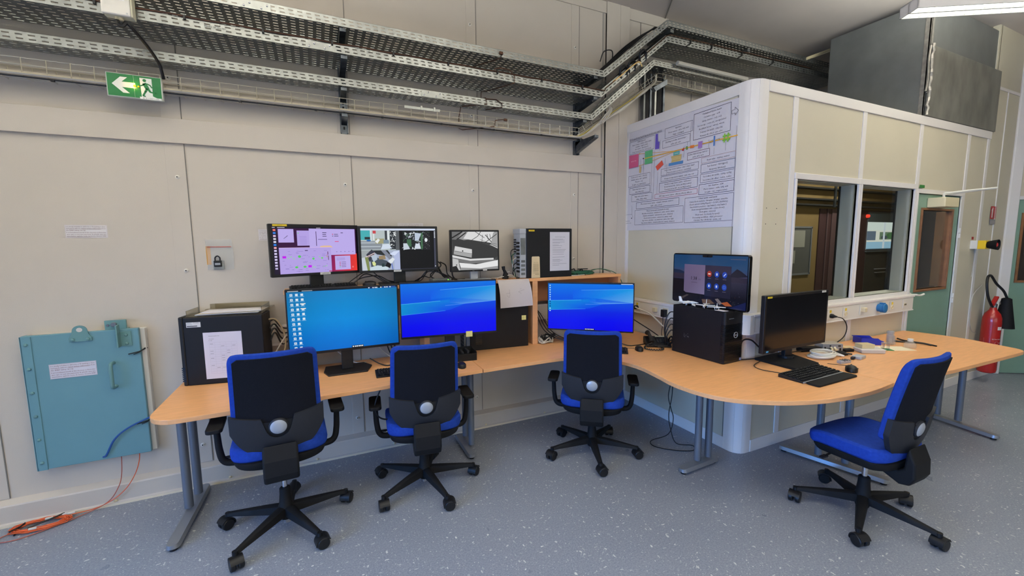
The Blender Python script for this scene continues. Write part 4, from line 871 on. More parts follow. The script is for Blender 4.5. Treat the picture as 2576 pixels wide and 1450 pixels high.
def scr_L1(d):
    c = [(18, 128, 196), (0, 134, 206), (0, 138, 218), (0, 122, 214), (0, 108, 206)]
    nx = 8; d.k += 1
    edge = lambda u, k: tuple(int(v*(1-.14*(abs(u-.5)*2)**2)) for v in c[k])
    for i in range(nx):
        for k in range(4):
            a, b = i/nx, (i+1)/nx; d.poly([(a, k/4), (b, k/4), (b, (k+1)/4), (a, (k+1)/4)], [edge(a, k), edge(b, k), edge(b, k+1), edge(a, k+1)], False)
    d.rect(0, 0, 1, .022, (14, 20, 34)); d.rect(.01, .004, .1, .016, (180, 190, 200)); d.rect(.13, .004, .22, .016, (150, 160, 170), False)
    d.rect(.72, .002, .80, .03, (20, 40, 90)); d.rect(.86, .002, .99, .03, (40, 80, 150), False)
    for k, u in enumerate((.725, .765, .785, .80, .84, .88, .90, .93)): d.rect(u, .006, u+.012, .024, (220, 228, 236), k == 0)
    d.k += 1
    for r_ in range(12):
        for cc in range(3):
            if cc == 2 and r_ > 5: continue
            u = .028+.045*cc+.0012*r_; tt = .05+.077*r_; d.rect(u, tt, u+.022, tt+.036, (214, 228, 238), False); d.rect(u-.008, tt+.042, u+.030, tt+.050, (120, 180, 220), False)
            if cc == 2 and r_ in (2, 3): d.rect(u-.01, tt, u+.035, tt+.018, (220, 220, 214), False)
    d.k += 1
    d.rect(u+.007, .0, .0, .0, (0, 0, 0), False) if 0 else None
    for r_ in range(12): d.rect(.034+.0012*r_, .06+.077*r_, .044+.0012*r_, .075+.077*r_, (110, 150, 190), False)
    d.rect(.545, .966, .655, 1.0, (12, 20, 44))
    for k, u in enumerate((.552, .572, .588, .606, .622, .638)): d.rect(u, .974, u+.012, .994, (236, 240, 244), k == 0)
def scr_blue(icons):
    def f(d):
        vgrad(d, 0, 0, 1, 1, [(0, (0, 112, 226)), (.25, (0, 88, 224)), (.42, (0, 70, 222)), (.62, (0, 30, 226)), (.8, (0, 4, 238)), (1, (2, 0, 236))])
        d.k += 1; d.poly([(0, .36), (.5, .30), (1, .40), (1, .40), (0, .40)], (0, 84, 226), False)
        d.poly([(.30, .155), (1, .105), (1, .40), (.30, .455)], [(0, 92, 228), (22, 150, 224), (96, 164, 228), (0, 96, 228)], False)
        d.poly([(0, .385), (.5, .34), (.5, .44), (0, .585)], [(0, 128, 212), (0, 118, 222), (0, 112, 226), (0, 136, 210)]); d.poly([(0, .385), (.35, .36), (.65, .44), (.5, .535), (0, .59)], [(0, 140, 208), (0, 126, 218), (0, 92, 226), (0, 70, 228), (0, 138, 208)])
        d.k += 1; d.line(0, .387, .40, .358, .006, (80, 186, 236), False); d.line(0, .59, .45, .545, .006, (60, 150, 236), False); d.line(.4, .148, 1, .105, .006, (90, 170, 236), False); d.line(.45, .45, 1, .40, .006, (90, 150, 240), False)
        d.rect(.0, .0, 1, .014, (10, 24, 60))
        if icons:
            d.k += 1
            for k in range(12): d.disc(.022, .055+.05*k, .008, .014, (180, 226, 236) if k not in (7, 8, 9) else (10, 40, 120), 8, False)
            d.rect(.86, .002, .99, .014, (210, 220, 230)); d.rect(.44, .966, .56, 1, (20, 20, 90)); d.k += 1
            for k in range(6): d.rect(.448+.018*k, .974, .458+.018*k, .994, (240, 240, 244), False)
    return f
def scr_M1(d):
    d.rect(0, 0, 1, 1, (56, 22, 62)); d.poly([(.66, .6), (1, .6), (1, 1), (.66, 1)], [(120, 24, 90), (226, 60, 50), (236, 60, 50), (140, 30, 90)]); d.rect(0, 0, 1, .03, (28, 22, 36)); d.rect(0, .03, .055, 1, (34, 26, 48))
    d.rect(.005, .008, .035, .022, (200, 196, 210)); d.rect(.06, .008, .14, .022, (200, 196, 210), False); d.rect(.5, .008, .55, .022, (170, 166, 180), False)
    cs = [(240, 120, 110), (60, 130, 230), (220, 190, 220), (210, 210, 220), (210, 210, 230), (50, 130, 230), (240, 170, 180)]+[(210, 200, 236)]*6+[(190, 180, 220)]
    d.k += 1
    for k in range(14): d.rect(.012, .05+.062*k, .040, .088+.062*k, cs[k], False)
    L = (178, 160, 226); L2 = (186, 170, 232)
    d.rect(.065, .045, .235, .33, L2); d.poly([(.12, .25), (.17, .175), (.165, .195), (.125, .25)], (40, 24, 60)); d.rect(.27, .075, .49, .40, L); d.k += 1
    for k in range(7): d.rect(.30, .20+.028*k, .38, .205+.028*k, (140, 124, 196), False)
    d.disc(.435, .32, .014, .075, (150, 206, 150)); d.disc(.285, .13, .008, .014, (130, 200, 150), 8, False)
    d.rect(.41, .03, .985, .62, L2); d.rect(.49, .09, .497, .41, (66, 36, 84))
    for u, tt, w_, c in ((.57, .11, .05, (60, 50, 90)), (.57, .15, .045, (80, 70, 110)), (.57, .19, .05, (80, 70, 110)), (.69, .145, .014, (200, 20, 60)), (.715, .145, .05, (90, 80, 120)), (.69, .185, .014, (70, 70, 90)), (.715, .185, .055, (80, 70, 110)), (.80, .11, .03, (60, 50, 90)), (.515, .26, .11, (110, 96, 150)), (.72, .31, .05, (220, 60, 110))): d.rect(u, tt, u+w_, tt+.014, c, False)
    d.poly([(.53, .44), (.54, .415), (.58, .405), (.66, .405), (.68, .43), (.69, .45), (.53, .45)], (222, 186, 150)); d.k += 1
    for k in range(5): d.rect(.73+.053*k, .545, .745+.053*k, .555, (110, 96, 160), False)
    d.rect(.062, .44, .665, 1.0, L); d.rect(.062, .44, .665, .445, (240, 200, 240)); d.k += 1
    for x, y, rx, ry, c in ((.285, .635, .018, .028, (86, 196, 96)), (.445, .69, .014, .025, (90, 206, 100)), (.55, .68, .012, .02, (110, 206, 110)), (.245, .865, .018, .022, (86, 200, 90)), (.34, .86, .018, .022, (86, 200, 90))): d.disc(x, y, rx, ry, c, 12, False)
    for x, y in ((.115, .64), (.40, .855)): d.rect(x-.02, y-.025, x+.02, y+.025, (196, 20, 236), False)
    for x, y in ((.16, .67), (.19, .64), (.22, .68), (.46, .88), (.57, .87), (.60, .86), (.61, .65), (.52, .65), (.44, .87)): d.rect(x-.008, y-.012, x+.008, y+.012, (150, 206, 170), False)
    random.seed(2)
    for k in range(46): x, y = random.uniform(.08, .6), random.uniform(.5, .97); d.rect(x, y, x+random.uniform(.01, .05), y+.006, (130, 114, 186), False)
    d.rect(.35, .50, .385, .515, (50, 30, 70), False); d.rect(.62, .54, .628, .61, (90, 20, 70), False); d.rect(.625, .63, .632, .73, (90, 20, 70), False); d.rect(.61, .61, .615, .67, (200, 40, 60), False); d.rect(.63, .975, .665, .99, (190, 20, 50), False)
    d.rect(.71, .645, .91, .965, L2); d.k += 1
    for k in range(4): d.rect(.765, .785+.036*k, .78, .80+.036*k, (180, 30, 70) if k < 3 else (60, 190, 110), False); d.rect(.79, .787+.036*k, .85, .797+.036*k, (100, 80, 130), False)
    for k in range(3): d.rect(.73, .69+.025*k, .84, .696+.025*k, (130, 114, 186), False)
    d.disc(.94, .91, .012, .022, (236, 120, 120), 10)
def scr_M2(d):
    d.rect(0, 0, 1, 1, (14, 14, 16)); d.rect(0, .0, 1, .045, (206, 216, 236)); d.rect(0, .045, .5, .52, (178, 190, 190))
    d.rect(0, .045, .12, .27, (70, 170, 176)); d.rect(.12, .045, .14, .30, (206, 218, 222)); d.rect(.155, .05, .195, .12, (196, 70, 78)); d.rect(.155, .12, .175, .28, (214, 220, 220)); d.rect(.0, .30, .27, .50, (136, 144, 152)); d.rect(0, .33, .2, .35, (186, 196, 204)); d.rect(.0, .42, .25, .44, (186, 196, 204))
    d.rect(.05, .20, .12, .26, (40, 48, 54)); d.disc(.10, .285, .03, .018, (30, 96, 176)); d.rect(.185, .24, .30, .36, (158, 156, 116)); d.rect(.31, .05, .34, .35, (60, 66, 72)); d.rect(.345, .05, .365, .3, (222, 230, 232)); d.rect(.375, .05, .45, .50, (44, 48, 54)); d.rect(.45, .045, .50, .52, (88, 92, 96))
    d.poly([(.18, .31), (.22, .24), (.245, .27), (.21, .36)], (226, 230, 230)); d.rect(.29, .27, .36, .36, (120, 140, 156)); d.poly([(.25, .5), (.28, .38), (.36, .37), (.40, .48)], (206, 218, 232))
    random.seed(9)
    for k in range(46): x, y = random.uniform(.37, .45), random.uniform(.06, .48); d.rect(x, y, x+random.uniform(.006, .018), y+random.uniform(.006, .035), random.choice([(210, 214, 216), (24, 26, 30), (120, 126, 130), (230, 234, 234)]), k % 8 == 0)
    d.rect(0, .52, .5, 1, (164, 174, 196)); d.poly([(0, .52), (.17, .52), (.14, .60), (.02, .70), (0, .70)], (156, 164, 166)); d.poly([(.13, .52), (.34, .52), (.40, .68), (.2, .62)], (40, 44, 48)); d.poly([(.25, .52), (.31, .52), (.42, .76), (.38, .80)], (128, 134, 150)); d.poly([(.06, .62), (.13, .50), (.17, .55), (.16, .66), (.10, .80)], (54, 56, 70))
    d.line(.03, .70, .17, .58, .014, (232, 206, 206)); d.line(.03, .72, .17, .62, .008, (240, 222, 222)); d.poly([(.04, .68), (.085, .68), (.10, 1), (.06, 1)], (126, 138, 84)); d.poly([(0, .70), (.04, .68), (.07, 1), (0.01, 1)], (196, 204, 214)); d.poly([(.11, .75), (.2, .70), (.33, .78), (.34, .92), (.12, .96)], (70, 80, 90))
    d.poly([(.13, .80), (.16, .78), (.18, .84), (.17, .90), (.14, .88)], (214, 222, 150)); d.poly([(.12, .66), (.19, .62), (.2, .74), (.15, .80)], (176, 190, 206)); d.poly([(.22, .66), (.30, .64), (.31, .74), (.22, .74)], (150, 130, 100)); d.poly([(.36, .62), (.42, .55), (.5, .54), (.44, .66)], (206, 216, 240)); d.poly([(.42, .67), (.5, .54), (.5, 1), (.42, 1)], (176, 186, 220))
    d.poly([(.34, .78), (.40, .70), (.43, .74), (.38, .86)], (220, 226, 230)); d.line(.385, .84, .40, .99, .010, (70, 96, 190)); d.poly([(.1, .93), (.2, .88), (.35, .93), (.33, 1), (.1, 1)], (196, 212, 220)); d.poly([(.33, .80), (.38, .86), (.36, .96), (.30, .90)], (18, 18, 22)); d.rect(.255, .84, .29, .92, (40, 60, 62))
    d.rect(.545, .06, .92, .525, (30, 32, 36))
    for k in range(120):
        x, y = random.uniform(.55, .90), random.uniform(.07, .50); a = random.uniform(0, pi); l = random.uniform(.008, .05); d.line(x, y, min(.92, x+l*cos(a)), min(.525, y+l*1.5*sin(a)), random.uniform(.004, .013), random.choice([(220, 226, 236), (20, 22, 24), (70, 110, 80), (150, 160, 170), (236, 240, 244), (46, 50, 54)]), k % 10 == 0)
    d.rect(.60, .26, .66, .44, (64, 104, 74)); d.rect(.79, .10, .82, .50, (66, 104, 76)); d.rect(.83, .12, .92, .525, (34, 34, 38)); d.poly([(.71, .10), (.80, .12), (.76, .30), (.71, .30)], (186, 198, 216)); d.poly([(.72, .36), (.77, .34), (.79, .50), (.70, .50)], (206, 214, 226)); d.disc(.865, .28, .02, .05, (224, 230, 236)); d.poly([(.55, .36), (.6, .36), (.64, .50), (.55, .52)], (196, 206, 216)); d.rect(.725, .33, .76, .37, (24, 24, 28)); d.k += 1
    for k in range(14): d.disc(.85+.02*(k % 4), .10+.03*k, .004, .007, (150, 150, 154), 6, False)
    d.rect(.975, .06, 1, .97, (66, 68, 84)); d.k += 1
    for k in range(5): d.rect(.98, .07+.035*k, .995, .09+.035*k, (226, 230, 236), False)
    d.rect(.984, .93, .996, .95, (220, 224, 230), False); d.rect(.5, .985, 1, 1, (50, 52, 66))
def scr_M3(d):
    d.rect(0, 0, 1, 1, (70, 70, 70)); d.poly([(0, 0), (1, 0), (1, .30), (.55, .16), (.25, .22), (0, .12)], (150, 150, 150)); d.poly([(.24, .18), (.34, 0), (.92, 0), (.86, .30)], (216, 216, 216)); d.poly([(0, 0), (.22, 0), (.10, .20), (0, .22)], (110, 110, 110)); d.poly([(.9, .02), (1, .06), (1, .46), (.84, .34)], (160, 160, 160))
    d.poly([(0, .20), (.20, .21), (.6, .28), (1, .45), (1, .66), (.9, .72), (.42, .74), (.05, .62)], (56, 56, 56))
    random.seed(4); d.k += 1
    for a in ((.0, .16, .22, .0, .03), (.1, .2, .3, .02, .025), (.42, .22, .55, .12, .012), (.55, .12, .62, .0, .012), (.5, 0, .7, .16, .012), (.66, .08, .64, .3, .008), (.72, .08, .86, .28, .016), (.70, .3, .98, .06, .014), (.76, .06, .78, .2, .01), (.82, .06, .84, .18, .01), (.3, .22, .98, .33, .006), (.6, .2, .98, .40, .008)): d.line(*a, (34, 34, 34), False)
    d.line(.82, .34, 1, .44, .01, (220, 220, 220), False)
    d.poly([(.03, .56), (.06, .37), (.42, .46), (.42, .60), (.05, .50)], (206, 206, 206)); d.poly([(.03, .58), (.05, .48), (.42, .58), (.41, .68)], (164, 164, 164)); d.disc(.22, .50, .015, .018, (40, 40, 40)); d.line(.04, .50, .42, .575, .008, (96, 96, 96))
    d.poly([(0, .60), (.38, .71), (.9, .70), (.9, .745), (.38, .76), (0, .66)], (214, 214, 214)); d.poly([(0, .66), (.38, .76), (.95, .745), (.95, .80), (.36, .84), (0, .74)], (116, 116, 116)); d.poly([(.0, .68), (.12, .72), (.16, 1), (0, 1)], (190, 190, 190)); d.poly([(.14, .80), (.5, .86), (1, .76), (1, .93), (.6, .97), (.17, .93)], (226, 226, 226)); d.poly([(.17, .93), (.6, .97), (1, .92), (1, 1), (.16, 1)], (150, 150, 150)); d.disc(.085, .86, .012, .016, (40, 40, 40)); d.poly([(0, .9), (.08, .88), (.13, 1), (0, 1)], (36, 36, 36))
def scr_TV(d):
    vgrad(d, 0, 0, 1, 1, [(0, (24, 60, 100)), (.25, (34, 66, 104)), (.42, (62, 58, 90)), (.52, (38, 38, 58)), (.8, (18, 18, 28)), (1, (12, 16, 34))])
    d.poly([(0, .32), (.10, .33), (.2, .38), (.2, .42), (0, .42)], (20, 34, 62)); d.poly([(.80, .36), (.88, .24), (.93, .28), (1, .36), (1, .38), (.80, .42)], (26, 26, 42)); d.rect(0, .40, 1, .50, (40, 36, 54)); d.poly([(0, .52), (.2, .52), (.2, .9), (0, .98)], (16, 16, 24))
    random.seed(8)
    for k in range(44): x, y = random.uniform(.6, .98), random.uniform(.55, .93); d.rect(x, y, x+random.uniform(.003, .012), y+.005, random.choice([(120, 110, 110), (80, 80, 100), (150, 90, 60), (60, 60, 80)]), k % 11 == 0)
    d.poly([(.08, .96), (.22, .84), (.25, .85), (.12, .98)], (62, 56, 60)); d.poly([(.44, .90), (.55, .88), (.62, .95), (.5, 1), (.46, .99)], (84, 66, 56)); d.poly([(.62, .86), (.66, .84), (.72, .93), (.68, .96)], (104, 96, 100)); d.poly([(.70, .92), (.78, .88), (.84, .95), (.76, .97)], (150, 76, 40)); d.poly([(.80, 1), (1, .84), (1, 1)], (20, 28, 70))
    d.poly([(.17, .20), (.475, .20), (.475, .80), (.20, .80), (.17, .77)], [(96, 84, 118), (104, 92, 122), (112, 104, 138), (96, 86, 116), (96, 86, 116)]); d.rect(.475, .20, .815, .82, (30, 30, 48)); d.rect(.475, .20, .815, .36, (44, 40, 62)); d.k += 1
    for r_, row in enumerate(((.53, .37), (.53, .61))):
        for c_ in range(3):
            u, tt = .535+.10*c_, row[1]-.012*c_*0; col = (150, 52, 42) if (r_ == 0 and c_ == 0) else (28, 62, 160); d.disc(u, tt, .031, .062, col, 18, False)
    d.k += 1
    for r_ in range(2):
        for c_ in range(3):
            u, tt = .535+.10*c_, (.37, .61)[r_]
            if (r_, c_) == (0, 0): d.rect(u-.016, tt-.012, u+.016, tt+.012, (220, 200, 196), False)
            elif (r_, c_) == (0, 2): d.line(u-.012, tt+.025, u+.014, tt-.025, .012, (180, 196, 236), False)
            elif (r_, c_) == (1, 2): d.frame(u-.013, tt-.022, u+.011, tt+.022, .004, (90, 130, 220))
            else: d.rect(u-.010, tt-.024, u+.010, tt+.024, (176, 190, 230), False)
            d.rect(u-.022, tt+.085, u+.022, tt+.094, (90, 86, 110), False)
    d.text('1:38', .27, .52, .075, (22, 18, 34), 'l', .52); d.text('PM', .385, .52, .035, (80, 70, 96), 'l', .5); d.rect(.28, .565, .37, .575, (76, 66, 90)); d.rect(.80, .055, .98, .07, (66, 74, 100))
def scr_off(d): d.rect(0, 0, 1, 1, (4, 4, 5))

def stand_std(t, zb, h, yoff, nw=.085, base='rect', col=None, bw=.25, bd=.18):
    col = col or m_plast
    mb = MB(); mb.box(-nw/2, yoff+.035, .012, nw/2, yoff+.06, zb+h*.55); mb.box(-nw/2, yoff+.02, zb+h*.35, nw/2, yoff+.05, zb+h*.6); obj('neck', mb, col, t, 0, bevel=.004)
    mb = MB()
    if base == 'poly': mb.prism([(-.14, .10), (.12, .10), (.165, .0), (.12, -.125), (-.13, -.125), (-.155, -.03)], 0, .012)
    else: mb.prism([(x, y+yoff+.05) for x, y in rrect(-bw/2, -bd/2, bw/2, bd/2, .015, 3)], 0, .012)
    obj('stand_base', mb, col, t, 0, bevel=.003)
SZ = 1.325
def label_strip(t, u, z, w, h, m, yoff, txt=None):
    mb = MB(); mb.box(u-w/2, yoff-.0016, z-h/2, u+w/2, yoff-.0004, z+h/2); o = obj('label', mb, m, t, 0)
    if txt: d_ = Decal((u-w/2, yoff-.0018, z+h/2), (w, 0, 0), (0, 0, -h), w, h); d_.text(txt, w/2, h*.72, h*.45, (40, 40, 40), 'c', maxw=w*.9); d_.build('label_text', m_print, t)
# upper row on the shelf
t = monitor('monitor', 'wide monitor on the shelf showing violet plant diagrams, leftmost of the upper row', (-1.375, -.175, SZ), 19, .585, .345, .095, .019, scr_M1, yoff=-.035)
stand_std(t, .095, .345, -.035, .09); label_strip(t, .045, .105, .07, .016, m_white, -.035, 'wid13ctrl1'); label_strip(t, -.225, .431, .085, .012, m_yellow, -.035, 'ID13-01'); 
t = monitor('monitor', 'wide monitor on the shelf showing camera pictures of machinery, middle of the upper row', (-.808, -.165, SZ), -1.5, .575, .338, .095, .018, scr_M2, yoff=-.03)
stand_std(t, .095, .338, -.03, .085, bw=.30); label_strip(t, -.02, .104, .055, .014, m_white, -.03, 'wid13cam2')
t = monitor('monitor', 'squarish monitor on a silver stand showing a grey camera picture, right of the upper row', (-.21, -.16, SZ), 1.5, .420, .332, .075, .014, scr_M3, body=m_plast, yoff=-.03)
stand_std(t, .075, .332, -.03, .065, col=m_silver, bw=.27, bd=.13); label_strip(t, .08, .083, .035, .010, m_white, -.03, 'id13')
d_ = Decal((-.03, -.0302, .086), (.05, 0, 0), (0, 0, -.01), .05, .01); d_.text('DELL', .0, .008, .006, (180, 180, 184)); d_.build('logo', m_print, t)
# lower row
t = monitor('monitor', 'large monitor on the left desk with a cyan blue desktop and icon columns', (-1.215, -.275, TZ), .6, .715, .442, .150, .009, scr_L1, yoff=-.06, chin=.018, d=.022)
stand_std(t, .15, .442, -.06, .075, base='poly')
t = monitor('monitor', 'large monitor with a deep blue banded desktop, right of the cyan blue one', (-.482, -.325, TZ), -7.0, .722, .418, .185, .007, scr_blue(False), yoff=-.055, chin=.016, d=.022)
stand_std(t, .185, .418, -.055, .075, base='poly')
mb = MB(); mb.box(.115, -.0625, .170, .165, -.0615, .213); obj('sticky_note', mb, m_post, t, 0)
t = monitor('monitor', 'corner monitor with a bright blue banded desktop, facing the third chair', (.70, -.485, TZ), -40, .712, .412, .132, .008, scr_blue(True), yoff=-.05, chin=.012, d=.022)
stand_std(t, .132, .412, -.05, .075, base='poly')
t = monitor('monitor', 'switched off black monitor standing on the right table', (1.735, -1.51, TZ), .8, .745, .405, .099, .018, scr_off, yoff=-.045, screenm=m_screend, chin=.024)
mb = MB(); mb.box(-.042, .0, .014, .042, .03, .22); mb.cyl((0, .015, .0), (0, .015, .035), .05, 20); obj('neck', mb, m_plast, t, 0, bevel=.003)
mb = MB(); mb.prism([(-.215, .115), (.16, .13), (.06, -.175), (-.22, -.19)], 0, .018); obj('stand_base', mb, m_matt, t, 0, bevel=.004)
label_strip(t, -.325, .490, .05, .012, m_yellow, -.045, 'ID13-07'); label_strip(t, .31, .495, .05, .014, m_white, -.045, 'nanofocus')
mb = MB(); mb.box(-.335, -.0465, .106, -.31, -.0455, .116); obj('blue_badge', mb, mat('badge_blue', (90, 170, 220), .4), t, 0)
# video screen on the poster wall
t = monitor('video_screen', 'glossy video conference screen above the big tower showing 1:38 and round buttons', (1.315, -1.135, 1.12), -92.5, .700, .398, .012, .010, scr_TV, yoff=-.012, screenm=m_screend, cat='screen', chin=.012, r=.02, group=None, body=m_gloss)
t.name = 'video_screen'
dd = [c for c in t.children if c.name.startswith('screen')][0]
mb = MB(); mb.prism([(x, z) for x, z in rrect(-.045, .384, .045, .402, .008, 3)], 0, .004, Matrix(((1, 0, 0, 0), (0, 0, 1, -.0165), (0, 1, 0, 0), (0, 0, 0, 1)))); obj('camera_bar', mb, m_plast, t)
mb = MB(); mb.lathe([(.007, 0), (.007, .003), (.004, .004)], 12, Matrix.Translation((0, -.0165, .393)) @ Matrix.Rotation(pi/2, 4, 'X')); obj('lens', mb, m_gloss, t)
mb = MB(); mb.box(-.08, .018, .12, .08, .128, .24); obj('wall_mount', mb, m_plast, t, 0, bevel=.004)

# ================================================================ COMPUTERS
def pc(name, label, loc, rz, L, W_, H_, cat='computer', group='tower computers', m=None):
    '''side panel faces local -y, length along x, width W_ back along +y'''
    t = thing(name, label, cat, loc, rz, group)
    mb = MB(); mb.box(0, 0, 0, L, W_, H_); obj('case', mb, m or m_pc, t, 0, bevel=.006, segs=3); return t
# left tower
t = pc('tower_computer', 'black tower computer with taped white sheet at the left end of the desk', (-2.150, -.195, TZ), -10.5, .445, .17, .435)
mb = MB(); mb.box(-.022, -.004, -.0, .004, .174, .440); obj('front_bezel', mb, m_plast, t, 0, bevel=.008)
mb = MB(); [mb.box(-.024, -.0055, .03+.012*k, -.004, .0, .036+.012*k) for k in range(8)]; obj('vent_slots', mb, m_gloss, t, 0)
d_ = Decal((.105, -.0008, .335), (.215, 0, 0), (0, 0, -.30), .215, .30); d_.rect(0, 0, .215, .30, (216, 212, 226)); d_.text('Allocated beamline time', .03, .026, .006, (90, 90, 100), maxw=.06); d_.text('Contact', .03, .045, .006, (80, 80, 90)); d_.text('Local', .03, .055, .006, (80, 80, 90)); d_.k += 1
for k in range(14): d_.rect(.03, .065+.0155*k, .185, .0656+.0155*k, (176, 172, 186), False)
for k in range(6): d_.rect(.03+.031*k, .065, .0305+.031*k, .267, (180, 176, 190), False)
random.seed(6)
for k in range(22): x, y = .034+.031*random.randrange(5), .069+.0155*random.randrange(12); d_.rect(x, y+.004, x+.018, y+.0065, (150, 146, 160), False)
o = d_.build('taped_sheet', m_print, t); o['label'] = 'white printed table taped to the side'
d_ = Decal((.02, -.0008, .405), (.078, 0, 0), (0, 0, -.032), .078, .032); d_.rect(0, 0, .078, .032, (220, 220, 222)); d_.text('HEWLETT', .004, .008, .004, (50, 50, 50)); d_.text('PC id13lin', .04, .007, .005, (50, 50, 50)); d_.text('S/N 76 4020', .004, .017, .004, (50, 50, 50)); d_.rect(.004, .022, .06, .027, (60, 60, 62)); d_.build('asset_label', m_print, t)
# acrylic document tray with papers on top of it
t = thing('document_tray', 'smoked acrylic letter tray lying on the left tower', 'letter tray', (-2.13, -.185, TZ+.4355), -8)
mb = MB(); mb.box(0, 0, 0, .42, .20, .004); mb.box(0, .196, 0, .42, .20, .055); mb.box(.415, 0, 0, .42, .20, .05); mb.box(0, 0, 0, .004, .2, .04); obj('tray_shell', mb, m_acry, t, 0, bevel=.001)
mb = MB(); mb.box(0.05, .15, .02, .44, .30, .023); mb.box(.05, .297, .02, .44, .30, .085); obj('upper_tray', mb, m_acry, t, 0)
for k, (a, z, m) in enumerate(((1, .006, m_paper), (-2, .010, mat('paper_grey', (190, 186, 180), .8)), (2, .014, m_buff), (0, .018, m_paper))):
    mb = MB(); mb.box(.04, .015, 0, .39, .185, .0035); single('paper_stack', mb, m, ('white', 'grey', 'buff', 'topmost white')[k]+' papers lying in the smoked letter tray', 'papers', 'papers in the letter tray', smooth=0, loc=(-2.13+.01*k, -.185, TZ+.4355+z), rot=(0, 0, radians(-8+a)))
# tower on the shelf
t = pc('tower_computer', 'black tower computer on the shelf with cabling at its rear and a printed page', (.232, -.228, SZ), -1.5, .442, .15, .420)
mb = MB(); mb.box(-.055, .012, .004, .002, .145, .40); obj('rear_panel', mb, m_silver, t, 0, bevel=.003)
mb = MB(); mb.box(-.06, .005, .375, .0, .15, .418); obj('top_handle', mb, m_silver, t, 0, bevel=.004)
mb = MB(); [mb.box(-.057-.002, .02, .05+.03*k, -.054, .08, .068+.03*k) for k in range(9)]; [mb.box(-.0585, .09, .22+.02*k, -.054, .135, .232+.02*k) for k in range(6)]; obj('ports', mb, m_plast, t, 0)
mb = MB(); mb.box(-.05, .011, .20, -.005, .012, .34); [mb.box(-.045, .009, .03+.035*k, -.01, .012, .05+.035*k) for k in range(4)]; obj('port_covers', mb, m_galvd, t, 0)
d_ = Decal((.222, -.0008, .39), (.195, 0, 0), (0, 0, -.335), .195, .335); d_.rect(0, 0, .195, .335, (214, 210, 216)); d_.text('Guidelines for beamline computing', .05, .045, .007, (60, 60, 70), maxw=.10); random.seed(12); d_.k += 1
for y in (.06, .068, .085, .093, .110, .118, .135, .150, .160, .172, .190, .215, .235, .243, .255, .272, .285): d_.rect(.025, y, .025+random.uniform(.06, .15), y+.0022, (126, 124, 134), False)
o = d_.build('taped_sheet', m_print, t); o['label'] = 'white printed page taped to the side'
d_ = Decal((.02, -.0012, .408), (.055, 0, 0), (0, 0, -.013), .055, .013); d_.rect(0, 0, .055, .013, (222, 190, 40)); d_.text('id13 ctrl', .012, .0095, .006, (70, 60, 20)); d_.build('yellow_label', m_print, t)
d_ = Decal((.15, -.001, .335), (.05, 0, 0), (0, 0, -.06), .05, .06); d_.rect(0, 0, .05, .028, (12, 12, 14)); d_.rect(0, .034, .05, .06, (15, 15, 17)); d_.build('recess', m_print, t)
t = thing('printed_card', 'buff tear-off card with printed columns leaning against the shelf tower', 'card', (.273, -.232, SZ), 0)
mb = MB(); mb.prism([(0, 0), (.083, .0), (.078, .175), (.072, .182), (.008, .182), (.004, .175)], 0, .004, Matrix(((1, 0, 0, 0), (0, 0, 1, -.006), (0, 1, 0, .002), (0, 0, 0, 1)))); obj('card', mb, m_buff, t, 0)
d_ = Decal((0, -.0065, .18), (.083, 0, 0), (0, 0, -.18), .083, .18); d_.text('Beam dumps', .02, .048, .006, (90, 70, 40)); d_.k += 1
for r_ in range(11):
    for c_ in range(5): d_.rect(.016+.011*c_, .058+.0062*r_, .023+.011*c_, .0608+.0062*r_, (130, 106, 76), False)
for c_ in range(5): d_.rect(.016+.011*c_, .135, .023+.011*c_, .138, (130, 106, 76), False); d_.rect(.035+.008*c_, .145, .04+.008*c_, .15, (130, 106, 76), False)
d_.build('print', m_print, t)
# wide black computer under the shelf
t = pc('tower_computer', 'big black computer under the shelf with hanging paper and sticky note', (-.275, -.204, TZ), -5.8, .508, .15, .535)
mb = MB(); mb.box(-.05, .01, .004, .002, .145, .50); obj('rear_panel', mb, m_galvd, t, 0, bevel=.003)
mb = MB(); [mb.box(-.053, .02, .03+.03*k, -.049, .12, .048+.03*k) for k in range(7)]; obj('ports', mb, m_plast, t, 0)
mb = MB(); mb.box(-.03, -.006, .035, -.004, .01, .12); obj('blue_panel', mb, mat('port_panel', (96, 112, 128), .4), t, 0)
mb = MB(); [mb.box(.045, -.0012, .05+.012*k, .10, .0, .056+.012*k) for k in range(9)]; mb.box(.27, -.0012, .40, .285, 0, .52) if 0 else None; obj('vent_slots', mb, m_gloss, t, 0)
mb = MB(); mb.box(.448, -.002, .228, .487, -.0005, .266); obj('sticky_note', mb, m_post, t, 0)
d_ = Decal((.448, -.0022, .266), (.039, 0, 0), (0, 0, -.038), .039, .038); d_.text('id13', .004, .018, .007, (120, 116, 60)); d_.text('lin 7', .006, .028, .007, (120, 116, 60)); d_.build('note_text', m_print, t)
t = thing('hanging_paper', 'white sheet with faint pencil sketch hanging from the shelf edge over the big computer', 'paper', (-.045, -.2425, 1.100))
mb = MB(); LEAN = lambda x, z: Vector((x, -.060*(1-(max(0, z)/.225)**3)-.003*sin(x*9), z))
mb.slab([.295*k/8 for k in range(9)], lambda x: .004*x/.295, lambda x: .225, 6, lambda x, z, s: LEAN(x*(1-.035*z/.225), z)+Vector((0, -.0006*s, 0))); obj('sheet', mb, mat('sketch_paper', (196, 188, 188), .8), t, 60)
d_ = Decal((0, 0, .225), (.285, 0, 0), (0, 0, -.225), .285, .225); c_ = (120, 116, 120)
for q in ((.085, .075, .087, .12), (.087, .12, .08, .145), (.055, .11, .09, .105), (.06, .125, .075, .14), (.165, .10, .22, .085), (.165, .10, .19, .115), (.185, .08, .195, .075)): d_.line(*q, .0014, c_)
